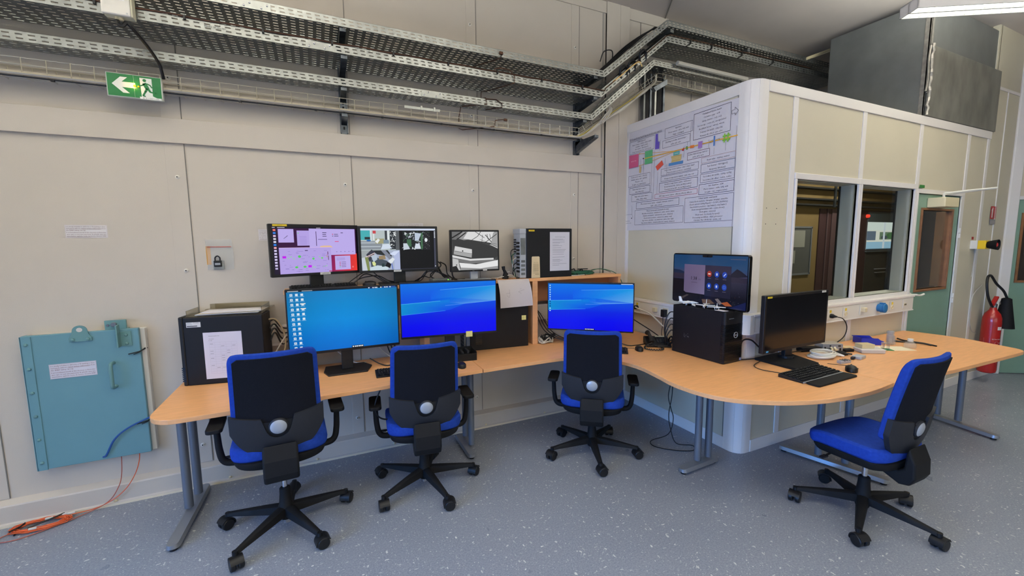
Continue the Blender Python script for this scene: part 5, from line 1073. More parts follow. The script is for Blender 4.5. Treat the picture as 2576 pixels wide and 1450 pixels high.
d_.v = [LEAN(v.x, v.z)+Vector((0, -.0012, 0)) for v in d_.v]
d_.build('pencil_sketch', m_print, t)
# big tower on the corner desk
t = pc('tower_computer', 'tall black tower with round badge standing on the corner desk below the video screen', (1.185, -.925, TZ), -87.0, .452, .195, .378, m=m_pc)
mb = MB(); mb.box(.425, -.004, .0, .462, .198, .382); obj('front_bezel', mb, m_plast, t, 0, bevel=.012, segs=3)
mb = MB(); [mb.box(.455, -.002, .02+.009*k, .4635, .196, .0235+.009*k) for k in range(30)]; [mb.box(.43, -.0055, .02+.009*k, .46, -.002, .0235+.009*k) for k in range(30)]; obj('grille_lines', mb, m_gloss, t, 0)
mb = MB(); mb.box(.4615, .035, .325, .4645, .085, .33); obj('drive_slot', mb, m_alud, t, 0)
mb = MB(); Xb = Matrix.Translation((.463, .115, .205)) @ Matrix.Rotation(pi/2, 4, 'Y'); mb.tube([Xb @ Vector((.0205*cos(k*pi/16), .0205*sin(k*pi/16), .001)) for k in range(33)], .0022, 6); bd = obj('badge_ring', mb, m_silver, t)
d_ = Decal((.4648, .098, .215), (0, .034, 0), (0, 0, -.02), .034, .02); d_.text('DELL', .017, .014, .009, (190, 190, 196), 'c', maxw=.028); d_.build('badge_text', m_print, t)
d_ = Decal((.10, -.0008, .17), (.07, 0, 0), (0, 0, -.04), .07, .04); random.seed(1)
for k in range(14): x, y = random.uniform(.005, .055), random.uniform(.006, .034); d_.line(x, y, x+random.uniform(.005, .014), y-random.uniform(-.002, .004), .0015, (120, 122, 124), k % 7 == 0)
d_.build('scribble', m_print, t)
mb = MB(); mb.box(.4625, .17, .012, .4645, .19, .03); obj('badge_sticker', mb, mat('sticker_blue', (140, 150, 190), .4), t, 0)
# small white model aircraft and cards on top
def plane(label, x, y, rz, s, tail=False):
    t = thing('model_aircraft', label, 'model', (x, y, TZ+.382), rz, 'white printed model aircraft'); k = s
    mb = MB(); mb.tube(spline([(-.045*k, 0, .014), (-.02*k, 0, .015), (.03*k, 0, .014), (.05*k, 0, .012)]), [.003*k]+[.008*k]*15+[.006*k, .005*k, .002*k][:3], 8) if 0 else mb.lathe([(.001, -.05*k), (.006*k, -.03*k), (.008*k, 0), (.008*k, .025*k), (.004*k, .045*k), (.001, .055*k)], 10, Matrix.Translation((0, 0, .016*k)) @ Matrix.Rotation(pi/2, 4, 'Y')); obj('fuselage', mb, m_model, t)
    mb = MB(); mb.prism([(.018*k, 0), (-.008*k, .055*k), (-.018*k, .055*k), (-.014*k, 0), (-.018*k, -.055*k), (-.008*k, -.055*k)], .014*k, .018*k); obj('wing', mb, m_model, t, 0)
    mb = MB(); mb.prism([(-.050*k, .016*k), (-.030*k, .016*k), (-.042*k, .048*k), (-.054*k, .048*k)], -.0015, .0015, Matrix(((1, 0, 0, 0), (0, 0, -1, 0), (0, 1, 0, 0), (0, 0, 0, 1)))); mb.prism([(-.034*k, 0), (-.046*k, .02*k), (-.052*k, .02*k), (-.048*k, 0), (-.052*k, -.02*k), (-.046*k, -.02*k)], .018*k, .021*k); obj('tail', mb, m_model, t, 0)
    mb = MB(); [mb.box(a*k-.002, b*k-.002, 0, a*k+.002, b*k+.002, .014*k) for a, b in ((.02, 0), (-.01, .012), (-.01, -.012))]; obj('support', mb, m_model, t, 0)
plane('white model aircraft with upright tail at the left end of the big tower top', 1.235, -1.03, -60, 1.35)
plane('white model aircraft in the middle of the big tower top', 1.235, -1.185, -150, 1.2); plane('white model aircraft nearest the front of the big tower top', 1.25, -1.275, 40, 1.05)
mb = MB(); mb.prism([(0, .0), (.02, -.018), (.04, 0), (.02, .018)], 0, .0015, Matrix.Translation((1.205, -1.09, TZ+.392)) @ Matrix.Rotation(.6, 4, 'X')); single('card', mb, m_model, 'small white square card between the model aircraft', 'card', smooth=0)
mb = MB(); mb.cb((1.225, -1.335, TZ+.3835), (.05, .075, .002)); single('card', mb, m_paper, 'cream card lying flat on the front of the big tower', 'card', smooth=0)

# ================================================================ KEYBOARDS, MICE, PHONE
def keyboard(label, loc, rz, W_, D_, silver=False, rest=False):
    t = thing('keyboard', label, 'keyboard', loc, rz, 'black keyboards')
    mb = MB(); extrude_x(mb, [(-D_/2, 0), (-D_/2, .010), (D_/2, .022), (D_/2, 0)], -W_/2, W_/2); obj('keyboard_body', mb, m_plast, t, 0, bevel=.003)
    mb = MB(); R_ = 6; cols = int(W_/.0195)
    for r_ in range(R_):
        y = D_/2-.014-r_*(D_-.03)/5.2; z = .010+.012*(y+D_/2)/D_
        for c_ in range(cols):
            x = -W_/2+.012+c_*(W_-.022)/cols
            if r_ == 5 and .25 < c_/cols < .5: continue
            if cols > 18 and c_/cols > .63 and c_/cols < .67: continue
            w_ = (W_-.022)/cols-.003; mb.box(x, y-.0075, z, x+w_, y+.0075, z+.006)
    if True: mb.box(-W_/2+.012+W_*.24, -D_/2+.008, .010, -W_/2+W_*.5, -D_/2+.022, .018)
    obj('keys', mb, m_matt, t, 0)
    d_ = Decal((-W_/2, D_/2, .0295), (W_, 0, 0), (0, -D_, -.012), W_, D_); random.seed(3); d_.k += 2
    for r_ in range(5):
        for c_ in range(cols):
            if random.random() < .8: d_.rect(.015+c_*(W_-.022)/cols+.004, .010+r_*(D_-.03)/5.2, .015+c_*(W_-.022)/cols+.008, .014+r_*(D_-.03)/5.2, (150, 150, 154), False)
    d_.build('key_legends', m_print, t)
    if silver:
        mb = MB(); mb.box(-W_/2-.001, -D_/2-.003, .003, W_/2+.001, -D_/2+.002, .011); obj('silver_edge', mb, m_silver, t, 0, bevel=.001)
    if rest:
        mb = MB(); mb.prism([(x, y) for x, y in rrect(-W_/2+.01, -D_/2-.085, W_/2, -D_/2-.004, .015, 4)], 0, .012); obj('wrist_rest', mb, m_matt, t, 0, bevel=.004)
    return t
def mouse(label, loc, rz, s=1):
    t = thing('computer_mouse', label, 'mouse', loc, rz, 'black computer mice')
    mb = MB(); N = 12
    mb.slab([(-.030+.06*k/N)*s for k in range(N+1)], lambda x: -.055*s*sqrt(max(.02, 1-(x/(.0315*s))**2)), lambda x: .055*s*sqrt(max(.02, 1-(x/(.0315*s))**2)), 12,
            lambda x, y, sd: (x, y, 0 if not sd else .004+.034*s*sqrt(max(0, 1-(x/(.034*s))**2))*(max(0, 1-((y+.008)/(.066*s))**2))**.6)); obj('mouse_shell', mb, m_plast, t, 70)
    mb = MB(); mb.cyl((-.004, .028*s, .030*s), (.004, .028*s, .030*s), .006, 10); obj('wheel', mb, m_shell, t); return t
k1 = keyboard('black keyboard on the left desk, partly hidden by the second chair', (-.905, -.520, TZ), -3, .30, .135)
keyboard('black keyboard behind the third chair at the corner desk', (.68, -.685, TZ), -38, .40, .13)
keyboard('black keyboard with silver edge and wrist rest on the right table', (1.515, -1.792, TZ), 1.5, .445, .155, True, True)
keyboard('black keyboard lying on the shelf above the cyan blue monitor', (-1.335, -.175, SZ), 5, .43, .12)
mouse('black mouse beside the second chair back', (-.475, -.585, TZ), -10); mouse('black mouse left of the desk telephone', (.96, -.80, TZ), -30); mouse('black mouse beside the wrist rest on the right table', (1.845, -1.86, TZ), -60, 1.1); mouse('black mouse on the shelf between the two wide monitors', (-1.03, -.15, SZ), 60, .9)
t = thing('desk_telephone', 'black corded desk telephone on the corner desk', 'telephone', (1.215, -.74, TZ), -32)
mb = MB(); extrude_x(mb, [(-.085, 0), (-.085, .018), (.075, .062), (.085, .055), (.085, 0)], -.105, .095); obj('phone_body', mb, m_plast, t, 0, bevel=.006)
mb = MB(); [mb.cb((-.005+.024*c_, -.035+.021*r_, .037+.0058*r_), (.016, .013, .010)) for r_ in range(4) for c_ in range(4)]; obj('keypad', mb, m_shell, t, 0, bevel=.002)
d_ = Decal((-.012, .072, .0645), (.085, 0, 0), (0, -.022, -.006), .085, .022); d_.rect(0, 0, .085, .020, (196, 200, 180)); d_.build('display', m_printg, t)
mb = MB(); mb.tube(spline([(-.07, -.095, .050), (-.07, -.07, .074), (-.07, 0, .088), (-.07, .06, .098), (-.07, .09, .085)]), [.013+.008*abs(cos(pi*k/24))**3 for k in range(25)], 12); obj('handset', mb, m_plast, t)
mb = MB(); pts = []
base_ = spline([(-.07, -.10, .04), (-.12, -.12, .02), (-.135, -.16, .012), (-.10, -.20, .012), (-.03, -.205, .012), (.01, -.17, .012), (-.02, -.12, .015), (-.05, -.09, .02)], 14)
for k, p in enumerate(base_): pts.append(p+Vector((.004*cos(k*1.6), .0, .004*sin(k*1.6))))
mb.tube(pts, .0045, 6); obj('coiled_cord', mb, m_cblk, t)

# ================================================================ ON THE WALLS
EN = ['It is strictly forbidden to drill holes or fix anything to these', 'lead panels without explicit written authorisation from', 'the ESRF Safety Group']
FR = ["Il est formellement interdit de faire des trous ou d'accrocher", 'quoi que ce soit aux panneaux de plomb sans une', 'autorisation explicite écrite du Service Sécurité ESRF']
def warning(x, z, w, h, label, y=-.0006, tilt=0, rows=None):
    d = Decal((x, y, z), (w, 0, w*tilt), (h*tilt, 0, -h), w, h); d.rect(0, 0, w, h, (222, 218, 218)); d.frame(.002, .002, w-.002, h-.002, .0008, (176, 150, 150))
    for i, s in enumerate(EN): d.text(s, .006, h*(.17+.14*i), h*.085, (110, 60, 66), maxw=w*.93, up=i == 0)
    for i, s in enumerate(FR): d.text(s, .006, h*(.62+.14*i), h*.085, (110, 60, 66), maxw=w*.93, up=False)
    d.line(w*.42, h*.33, w*.85, h*.33, .0008, (110, 60, 66)); d.line(.006, h*.93, w*.6, h*.93, .0008, (110, 60, 66), False)
    o = d.build('warning_label', m_print); o['kind'] = 'thing' if 0 else o.get('kind', ''); del o['kind']
    return tag(o, label, 'label')
warning(-2.711, 1.760, .192, .077, 'small bilingual warning label alone on the wall at the far left')
warning(-1.726, 1.737, .14, .075, 'small warning label half hidden behind the violet diagram monitor')
warning(-.782, 1.790, .20, .075, 'small warning label just above the camera picture monitor')
# teal shielding hatch
t = thing('wall_hatch', 'teal painted riveted steel hatch with pull handle on the left wall', 'hatch', (-2.93, 0, .318))
mb = MB(); mb.box(.02, -.045, .0, .55, -.0005, .80); obj('hatch_frame', mb, mat('hatch_cream', (214, 212, 206), .5), t, 0, bevel=.003)
mb = MB(); mb.box(.0, -.072, -.002, .528, -.045, .806); obj('hatch_plate', mb, m_teal, t, 0, bevel=.004)
mb = MB(); mb.box(-.002, -.077, -.004, .044, -.070, .803); mb.box(-.004, -.077, -.004, .004, -.01, .803); hs = obj('hinge_strip', mb, m_teal, t, 0, bevel=.002)
for k in range(6):
    mb = MB(); mb.lathe([(.0095, 0), (.009, .005), (.003, .009)], 12, Matrix.Translation((.022, -.077, .045+.142*k)) @ Matrix.Rotation(pi/2, 4, 'X')); obj('rivet', mb, m_teald, hs)
    if k: mb = MB(); mb.lathe([(.008, 0), (.007, .004), (.002, .007)], 10, Matrix.Translation((-.004, -.045, -.02+.14*k)) @ Matrix.Rotation(-pi/2, 4, 'Y')); obj('rivet', mb, m_teald, hs)
mb = MB(); ou = [(-.052, 0), (.052, 0), (.052, .022), (.040, .040)]+[(.034*cos(radians(a)), .066+.030*sin(radians(a))) for a in range(0, 181, 18)]+[(-.040, .040), (-.052, .022)]
hole = [(.014*cos(radians(a)), .070+.013*sin(radians(a))) for a in range(0, 360, 24)]
XL = Matrix(((1, 0, 0, .258), (0, 0, 1, -.080), (0, 1, 0, .752), (0, 0, 0, 1))); mb.prism(ou, 0, .007, XL); lg = obj('lifting_lug', mb, m_teald, t, 0, bevel=.001)
mb = MB(); mb.prism(hole, -.0006, .0002, XL); obj('lug_hole', mb, mat('wall_through_hole', (206, 200, 192), .6), lg, 0)
for x in (-.034, .034):
    mb = MB(); mb.lathe([(.0095, 0), (.009, .005), (.003, .009)], 12, XL @ Matrix.Translation((x, .012, 0)) @ Matrix.Rotation(pi, 4, 'X')); obj('rivet', mb, m_teald, lg)
mb = MB(); mb.box(.362, -.050, .800, .466, -.036, .862); mb.box(.362, -.036, .800, .466, 0, .806) ; lk = obj('lock_plate', mb, m_teald, t, 0, bevel=.003)
mb = MB(); mb.lathe([(.014, 0), (.014, .010), (.011, .013), (.004, .013)], 16, Matrix.Translation((.408, -.050, .836)) @ Matrix.Rotation(pi/2, 4, 'X')); mb.lathe([(.008, 0), (.007, .004)], 10, Matrix.Translation((.378, -.050, .832)) @ Matrix.Rotation(pi/2, 4, 'X')); obj('lock_cylinder', mb, m_alud, lk)
mb = MB(); mb.prism([(.433, -.120), (.441, -.120), (.441, -.078), (.492, -.078), (.492, -.072), (.433, -.072)], .700, .790); mb.prism([(.433, -.120), (.441, -.120), (.441, -.076), (.433, -.076)], .79, .838); ab = obj('angle_bracket', mb, m_teald, t, 0, bevel=.002)
for z in (.716, .770):
    mb = MB(); mb.lathe([(.009, 0), (.008, .005), (.003, .008)], 12, Matrix.Translation((.468, -.078, z)) @ Matrix.Rotation(pi/2, 4, 'X')); obj('rivet', mb, m_teald, ab)
mb = MB(); mb.tube(spline([(.392, -.072, .602), (.392, -.105, .602), (.392, -.118, .590), (.392, -.118, .53), (.392, -.118, .470), (.392, -.105, .455), (.392, -.072, .455)], 5), .0105, 12); obj('pull_handle', mb, m_teald, t)
cable('cable', [(-2.635, -.078, .335), (-2.615, -.085, .350), (-2.57, -.088, .44), (-2.50, -.09, .50), (-2.40, -.09, .545), (-2.33, -.1, .57), (-2.25, -.12, .61), (-2.20, -.05, .68), (-2.19, -.025, .76), (-2.165, -.02, .80)], .0055, m_cblu, 'blue cable crossing the lower right corner of the teal hatch to the desk')
for k, (x, z) in enumerate(((-2.405, .972), (-2.402, .520))):
    mb = MB(); mb.tube([(x-.055, -.078, z-.006), (x-.02, -.083, z+.002), (x, -.08, z+.006), (x+.025, -.03, z+.016)], .0035, 6); mb.tube([(x-.03, -.08, z-.010), (x, -.086, z+.002), (x+.02, -.04, z+.02)], .003, 6); single('wire_twist', mb, m_cblk, ('twisted wire end at the upper right edge of the teal hatch', 'twisted wire end under the blue cable on the teal hatch')[k], 'wire')
d = Decal((-2.826, -.0735, .946), (.210, 0, .000), (0, 0, -.088), .21, .088); w, h = .21, .088; d.rect(0, 0, w, h, (214, 212, 222)); d.frame(.002, .002, w-.002, h-.002, .0008, (160, 130, 140))
for i, s in enumerate(EN): d.text(s, .007, h*(.17+.14*i), h*.085, (120, 60, 70), maxw=w*.93, up=i == 0)
for i, s in enumerate(FR): d.text(s, .007, h*(.62+.14*i), h*.085, (120, 60, 70), maxw=w*.93, up=False)
d.line(w*.42, h*.33, w*.85, h*.33, .0008, (120, 60, 70)); tag(d.build('warning_label', m_print), 'bilingual warning label stuck on the teal hatch', 'label')
# polythene bag with padlock
t = thing('plastic_bag', 'clear zip bag taped to the wall, holding a padlock and an orange strip', 'bag', (-2.030, -.002, 1.470))
mb = MB(); mb.slab([.147*k/14 for k in range(15)], lambda x: 0, lambda x: .20, 14, lambda x, y, s: (x+.004*sin(20*y), -(.002 if not s else .012*sin(pi*x/.147)*sin(pi*min(1, y/.17))+.003+.0022*sin(70*x+40*y)*sin(pi*x/.147)), y)); obj('bag_film', mb, m_bag, t, 60)
mb = MB(); mb.box(.006, -.010, .148, .140, -.006, .152); obj('zip_strip', mb, mat('zip_red', (190, 70, 60), .4), t, 0)
t = thing('padlock', 'small black padlock inside the zip bag on the wall', 'padlock', (-1.97, -.012, 1.488))
mb = MB(); mb.box(-.022, -.014, 0, .022, 0, .042); obj('lock_body', mb, m_plast, t, 0, bevel=.004)
mb = MB(); mb.tube(spline([(-.013, -.007, .04), (-.013, -.007, .06), (0, -.007, .072), (.013, -.007, .06), (.013, -.007, .04)]), .004, 8); obj('shackle', mb, m_shell, t)
mb = MB(); mb.box(-.015, -.0148, .012, .015, -.0138, .026); obj('label', mb, mat('lock_label', (150, 156, 164), .5), t, 0)
mb = MB(); mb.cb((-1.966, -.009, 1.50), (.062, .010, .058)); single('bag_insert', mb, mat('grey_foam', (150, 154, 150), .7), 'grey padding behind the padlock in the zip bag', 'padding', smooth=0, bevel=.004)
mb = MB(); mb.box(-2.032, -.0045, 1.503, -2.008, -.0025, 1.625); single('card_strip', mb, mat('orange_card', (206, 150, 70), .7), 'orange brown card strip at the left of the zip bag', 'card', smooth=0)
# poster
t = thing('poster', 'large printed beamline layout poster with coloured diagram on the cabin side wall', 'poster', (XB-.001, -.008, 1.735))
mb = MB(); N = 16; mb.slab([1.235*k/N for k in range(N+1)], lambda x: -.004*sin(x*2), lambda x: .985-.055*x, 10, lambda x, y, s: (-(.0005 if not s else .0022+.0012*sin(3*x+5*y)**2), -x, y)); obj('sheet', mb, mat('poster_paper', (216, 211, 216), .6), t, 60)
d = Decal((-.0050, .008, 1.0), (0, -1.25, 0), (0, 0, -1.0), 1.25, 1.0, off=.00005)
K = (84, 82, 90); gy = (120, 116, 124)
def PB(y0, z0, y1, z1, lines, col=gy, s=.0125, bold=0):
    Tt = lambda z: 2.735-z
    d.frame(y0, Tt(z1), y1, Tt(z0), .003, col); n = len(lines); hh = (z1-z0)/(n+.4)
    for i, l in enumerate(lines):
        if '=' in l or ' - ' in l:
            sp = ' = ' if ' = ' in l else ' - '; d.text(l, (y0+y1)/2, Tt(z1)+hh*(i+.95), min(s, hh*.66), K if i or not bold else (30, 28, 36), 'c', maxw=(y1-y0)*.93, up=i == 0)
        else: d.text(l, (y0+y1)/2, Tt(z1)+hh*(i+.95), min(s, hh*.66), (36, 34, 42), 'c', maxw=(y1-y0)*.93, up=i == 0)
PB(.061, 2.462, .390, 2.577, ['SAXS detector', 'Motor names - ndetx, ndety, ndetz', 'Initialise - eiger2_init()', 'Air scatter - nbs (insert)', 'Large movements are - wet air gas'])
PB(.517, 2.517, .814, 2.600, ['Aperture', 'Motor names - nt2x, nt2j, nt2t', 'Align - nt2align()']); PB(.492, 2.440, .791, 2.502, ['Shielding or in-line microscope -', 'nt3x, nt3j, nt3t'])
PB(.826, 2.438, 1.162, 2.640, ['Undulator/Optics hutch', 'Undulator gap - u18', 'Safety shutter - sc(), so()', 'Set energy - ccmo.set_energy(value)', 'Beryllium lenses - wbety, wbetz', 'Primary slit width - pvg, phg', 'Primary slit offset - pvo, pho'], (60, 58, 66))
PB(.772, 2.290, .988, 2.346, ['In-line microscope mirror -', 'nt1x, nt1j, nt1t'], (110, 60, 70)); PB(.916, 2.240, 1.217, 2.282, ['Beam tube - ntubey, ntubez'], (190, 160, 150))
PB(.913, 2.165, 1.216, 2.230, ['Fast shutter - fshtrigger(),', 'fshopen(), fshclose()'], (60, 80, 96)); PB(.911, 2.089, 1.214, 2.154, ['Secondary slit width - ns6vg, ns6hg', 'Secondary slit offset - ns6vo, ns6ho'])
PB(.901, 1.996, 1.215, 2.075, ['Ion chamber, ct34', 'Motor names - nt4x, nt4j, nt4t', 'Set gain - set_outgain(value)'], (70, 60, 70))
PB(.763, 1.780, 1.216, 1.982, ['Other useful commands:', 'Optics block motors - kinegapt, knugapt, nmarble', 'Check current saving filepath = SCAN_SAVING()', "Save/restore position - stp('name'), rstp('name')", 'Show energy/undulator info - ccmo.show()', 'Show gains - nmcco()', 'Front end - fe.close(), fe.open()', 'Processing workflow - xrpd_processor', 'Calculate flux (diode in) - ycmn_ct()'])
PB(.484, 2.205, .888, 2.261, ['Piezo stage motor names - nnp1, nnp2, nnp3', 'Reset to zero positions - zeronnp()']); PB(.485, 2.154, .886, 2.196, ['Hexapod stage motor names - nnx, nny, nnz'])
PB(.467, 2.063, .884, 2.141, ['Rotation stage motor name - Linhesserc', 'Rotational air lift - theta_air.lift()/.settle()', 'Translational air lift - ny_air.lift()/.settle()'], (50, 50, 60)); PB(.415, 2.010, .884, 2.049, ['XRF stage motor names - nflucox, nflucoy, nflucoz'], (190, 110, 120))
PB(.172, 1.936, .699, 1.995, ['Microscope motor names - smxgapt, smxtopy, smxtrot', 'Light - allsit_enter()'], (60, 60, 70))
PB(.156, 1.785, .748, 1.923, ['Motor movement commands (in mm)', 'Absolute movement - umv(motor_name, motor_value)', 'Relative movement - umvr(motor_name, distance)', 'Check motor position - wm(motor_name), wa()', 'Gap motor absolute - set_lm(motor_name, low, high)', 'Gap motor relative - tweakr(ecf(motor_name), distance)'])
PB(.055, 2.154, .349, 2.257, ['Diode motor name - ndiodey', 'Initialise diode, ct20 - ypd20()', 'Measure - ct()', 'Set gain - set_ingain(value)']); PB(.075, 2.081, .350, 2.142, ['Beam stop motor names -', 'nbsx, nbsy, nbsz'], (50, 50, 60)); PB(.106, 2.010, .380, 2.072, ['Flight tube motor names -', 'nflutx, nfluty, nflutz'])
P = lambda pts, c: d.poly([(a, 2.735-b) for a, b in pts], c)
Ln = lambda a, b, c_, e, w_, c: d.line(a, 2.735-b, c_, 2.735-e, w_, c)
d.text('ID13 nanofocus hutch layout and motor names:', .062, 2.735-2.592, .016, (30, 28, 60), maxw=.42); Ln(.062, 2.588, .482, 2.588, .002, (30, 28, 60))
for q in ((.22, 2.40, .22, 2.26), (.26, 2.39, .26, 2.26), (.37, 2.44, .365, 2.07), (.40, 2.44, .395, 2.0), (.465, 2.52, .46, 2.43), (.445, 2.25, .44, 2.05), (.53, 2.35, .53, 2.27), (.55, 2.30, .55, 2.20), (.735, 2.38, .735, 2.32), (.80, 2.40, .80, 2.60), (.77, 2.41, .77, 2.44), (1.03, 2.34, 1.03, 2.29), (1.13, 2.36, 1.13, 2.30), (.98, 2.41, .98, 2.35), (.90, 2.36, .90, 2.35)): Ln(*q, .0022, gy)
Ln(1.228, 2.390, .27, 2.392, .008, (230, 172, 50)); Ln(.66, 2.388, .20, 2.448, .004, (226, 170, 60)); Ln(.66, 2.388, .205, 2.336, .004, (226, 170, 60)); P([(.19, 2.449), (.212, 2.455), (.21, 2.440)], (226, 170, 60)); P([(.195, 2.334), (.215, 2.345), (.215, 2.330)], (226, 170, 60))
P([(.06, 2.455), (.192, 2.451), (.191, 2.333), (.059, 2.333)], (206, 92, 130)); d.text('DETECTOR', .125, 2.735-2.388, .010, (236, 190, 204), 'c', maxw=.09); P([(.277, 2.455), (.374, 2.455), (.375, 2.336), (.277, 2.336)], (96, 176, 120)); Ln(.27, 2.392, .38, 2.392, .008, (214, 176, 60))
P([(.407, 2.581), (.436, 2.579), (.436, 2.508), (.456, 2.508), (.454, 2.446), (.404, 2.449)], (106, 88, 184)); P([(.492, 2.339), (.513, 2.300), (.441, 2.257), (.416, 2.296)], (214, 84, 66)); P([(.207, 2.329), (.233, 2.327), (.229, 2.271), (.204, 2.272)], (206, 178, 120))
P([(.623, 2.384), (.691, 2.382), (.689, 2.352), (.622, 2.353)], (96, 172, 164)); d.text('SAMPLE', .657, 2.735-2.363, .009, (220, 240, 236), 'c', maxw=.05); P([(.596, 2.353), (.715, 2.352), (.709, 2.310), (.700, 2.298), (.599, 2.300), (.608, 2.321)], (206, 182, 120)); Ln(.60, 2.345, .71, 2.345, .002, (150, 126, 70)); Ln(.61, 2.31, .70, 2.31, .002, (150, 126, 70))
P([(.574, 2.298), (.733, 2.296), (.731, 2.273), (.572, 2.275)], (84, 136, 186)); P([(.712, 2.379), (.735, 2.403), (.736, 2.373)], (200, 40, 40)); P([(.759, 2.404), (.774, 2.404), (.774, 2.376), (.759, 2.376)], (96, 150, 60)); P([(.799, 2.402), (.84, 2.400), (.839, 2.378), (.798, 2.380)], (230, 130, 60)); P([(.88, 2.415), (.921, 2.415), (.919, 2.364), (.879, 2.364)], (160, 120, 186)); P([(1.024, 2.429), (1.038, 2.428), (1.036, 2.353), (1.022, 2.354)], (90, 130, 190))
for q in ((1.12, 2.425, 1.118, 2.36), (1.15, 2.425, 1.148, 2.36), (1.103, 2.407, 1.168, 2.407), (1.103, 2.378, 1.168, 2.378)): Ln(*q, .011, (130, 186, 60))
for q in ((.99, 2.395, 1.02, 2.400), (1.02, 2.400, 1.02, 2.388), (1.04, 2.396, 1.075, 2.400), (1.075, 2.4, 1.075, 2.388), (.99, 2.395, .99, 2.383), (.99, 2.383, 1.02, 2.388)): Ln(*q, .002, (90, 80, 60))
q = [(1.172, 2.575), (1.198, 2.577), (1.198, 2.593), (1.226, 2.563), (1.200, 2.537), (1.200, 2.552), (1.173, 2.550)]
for a, b in zip(q, q[1:]+q[:1]): Ln(a[0], a[1], b[0], b[1], .003, K)
d.disc(.259, 2.735-2.395, .008, .006, (20, 20, 20)); Ln(.116, 1.959, .118, 1.89, .002, K); Ln(.118, 1.89, .045, 1.89, .002, K); Ln(.118, 1.89, .128, 1.865, .002, K); d.text('x', .11, 2.735-1.965, .01, K); d.text('z', .035, 2.735-1.885, .01, K); d.text('y', .13, 2.735-1.86, .01, K); d.disc(.115, 2.735-1.852, .008, .005, K); d.text('Seen from', .03, 2.735-1.822, .010, K, maxw=.07); d.text('control room', .03, 2.735-1.802, .010, K, maxw=.09)
o = d.build('print', m_print, t)
# fire extinguisher and its sign, emergency stop
t = thing('fire_extinguisher', 'red fire extinguisher with black horn hanging at the far wall corner', 'fire extinguisher', (5.42, YC-.115, .12))
mb = MB(); mb.lathe([(.06, 0), (.074, .01), (.079, .04), (.079, .57), (.076, .62), (.062, .67), (.040, .70), (.03, .715), (.026, .74)], 32); obj('cylinder', mb, m_red, t)
mb = MB(); mb.lathe([(.025, .735), (.028, .745), (.028, .775), (.018, .785)], 16); obj('valve', mb, m_chrome, t)
mb = MB(); X = Matrix(((0, 1, 0, 0), (0, 0, 1, -.01), (1, 0, 0, 0), (0, 0, 0, 1))); mb.prism([(.77, -.04), (.785, -.04), (.86, .055), (.845, .065), (.79, .01), (.77, .0)], -.008, .028, X); mb.prism([(.76, -.05), (.77, -.05), (.772, .05), (.76, .05)], -.008, .028, X); obj('lever', mb, m_red, t, 0, bevel=.002)
mb = MB(); mb.tube([(.055+.016*cos(a*pi/8), -.03, .785+.016*sin(a*pi/8)) for a in range(17)], .003, 6); obj('safety_pin', mb, m_chrome, t)
mb = MB(); mb.tube(spline([(-.01, .0, .74), (-.08, .0, .78), (-.15, .01, .88), (-.17, .02, 1.0), (-.13, .03, 1.08), (-.05, .03, 1.09), (.04, .01, 1.0), (.11, -.03, .92), (.155, -.05, .84)]), .012, 8); obj('hose', mb, m_cblk, t)
mb = MB(); mb.lathe([(.022, .84), (.04, .83), (.046, .78), (.085, .50), (.08, .50)], 24, Matrix.Translation((.155, -.05, 0))); obj('horn', mb, m_matt, t)
d_ = Decal((-.075, -.118, .44), (.14, 0, 0), (0, 0, -.30), .14, .30) if 0 else None
def wrap(d2, R, cx, cy):
    for k, v in enumerate(d2.v):
        a = -pi*1.12+ (v.x)/R; d2.v[k] = Vector((cx+R*cos(a)*1.004, cy+R*sin(a)*1.004, v.z))
dd = Decal((0, 0, .40), (.20, 0, 0), (0, 0, -.34), .20, .34)
for k in range(9): dd.rect(.004, .005+.011*k, .055, .0085+.011*k, (230, 170, 170), k == 0)
dd.text('EXTINCTEUR', .068, .015, .011, (240, 220, 220), maxw=.08); dd.text('CO2', .075, .105, .03, (236, 200, 200)); dd.disc(.11, .05, .02, .017, (214, 130, 130)); dd.disc(.15, .05, .014, .012, (214, 130, 130)); dd.rect(.0, .12, .052, .23, (230, 228, 224)); dd.k += 1
for k in range(8): dd.rect(.006, .13+.012*k, .04-.004*(k % 3), .134+.012*k, (110, 110, 110), False)
for k in range(10): dd.rect(.07, .13+.018*k, .15-.01*(k % 3), .134+.018*k, (226, 160, 160), k == 0)
wrap(dd, .079, 0, 0); o = dd.build('printed_label', m_printg, t)
dd = Decal((0, 0, .53), (.05, 0, 0), (0, 0, -.035), .05, .035); dd.rect(0, 0, .022, .035, (232, 230, 224)); dd.rect(.022, 0, .044, .035, (232, 230, 224), False); dd.text('7 EX 02', .004, .022, .008, (60, 60, 60), maxw=.036)
for k, v in enumerate(dd.v):
    a = -pi*.70+v.x/.079; dd.v[k] = Vector((.0798*cos(a), .0798*sin(a), v.z))
dd.build('white_label', m_printg, t)
d_ = Decal((5.448, YC-.001, 1.976), (.145, 0, 0), (0, 0, -.138), .145, .138); d_.rect(0, 0, .145, .138, (196, 44, 48)); d_.rect(.03, .035, .06, .125, (236, 220, 220)); d_.poly([(.03, .035), (.04, .015), (.06, .015), (.06, .035)], (236, 220, 220)); d_.line(.03, .03, .018, .05, .006, (236, 220, 220)); d_.text('EXTINCTEUR', 0, 0, .001, (236, 220, 220)) if 0 else None; d_.k += 1
for k in range(7): d_.rect(.088, .02+.016*k, .118, .029+.016*k, (226, 150, 150), False)
tag(d_.build('extinguisher_sign', m_printg), 'red extinguisher sign with white pictogram on the wall near the far door', 'sign')
mb = MB(); mb.box(5.45, YC-.003, 1.775, 5.59, YC-.001, 1.832); single('grey_plate', mb, mat('grey_plate', (150, 146, 146), .4), 'small grey plate under the red extinguisher sign', 'plate', smooth=0)
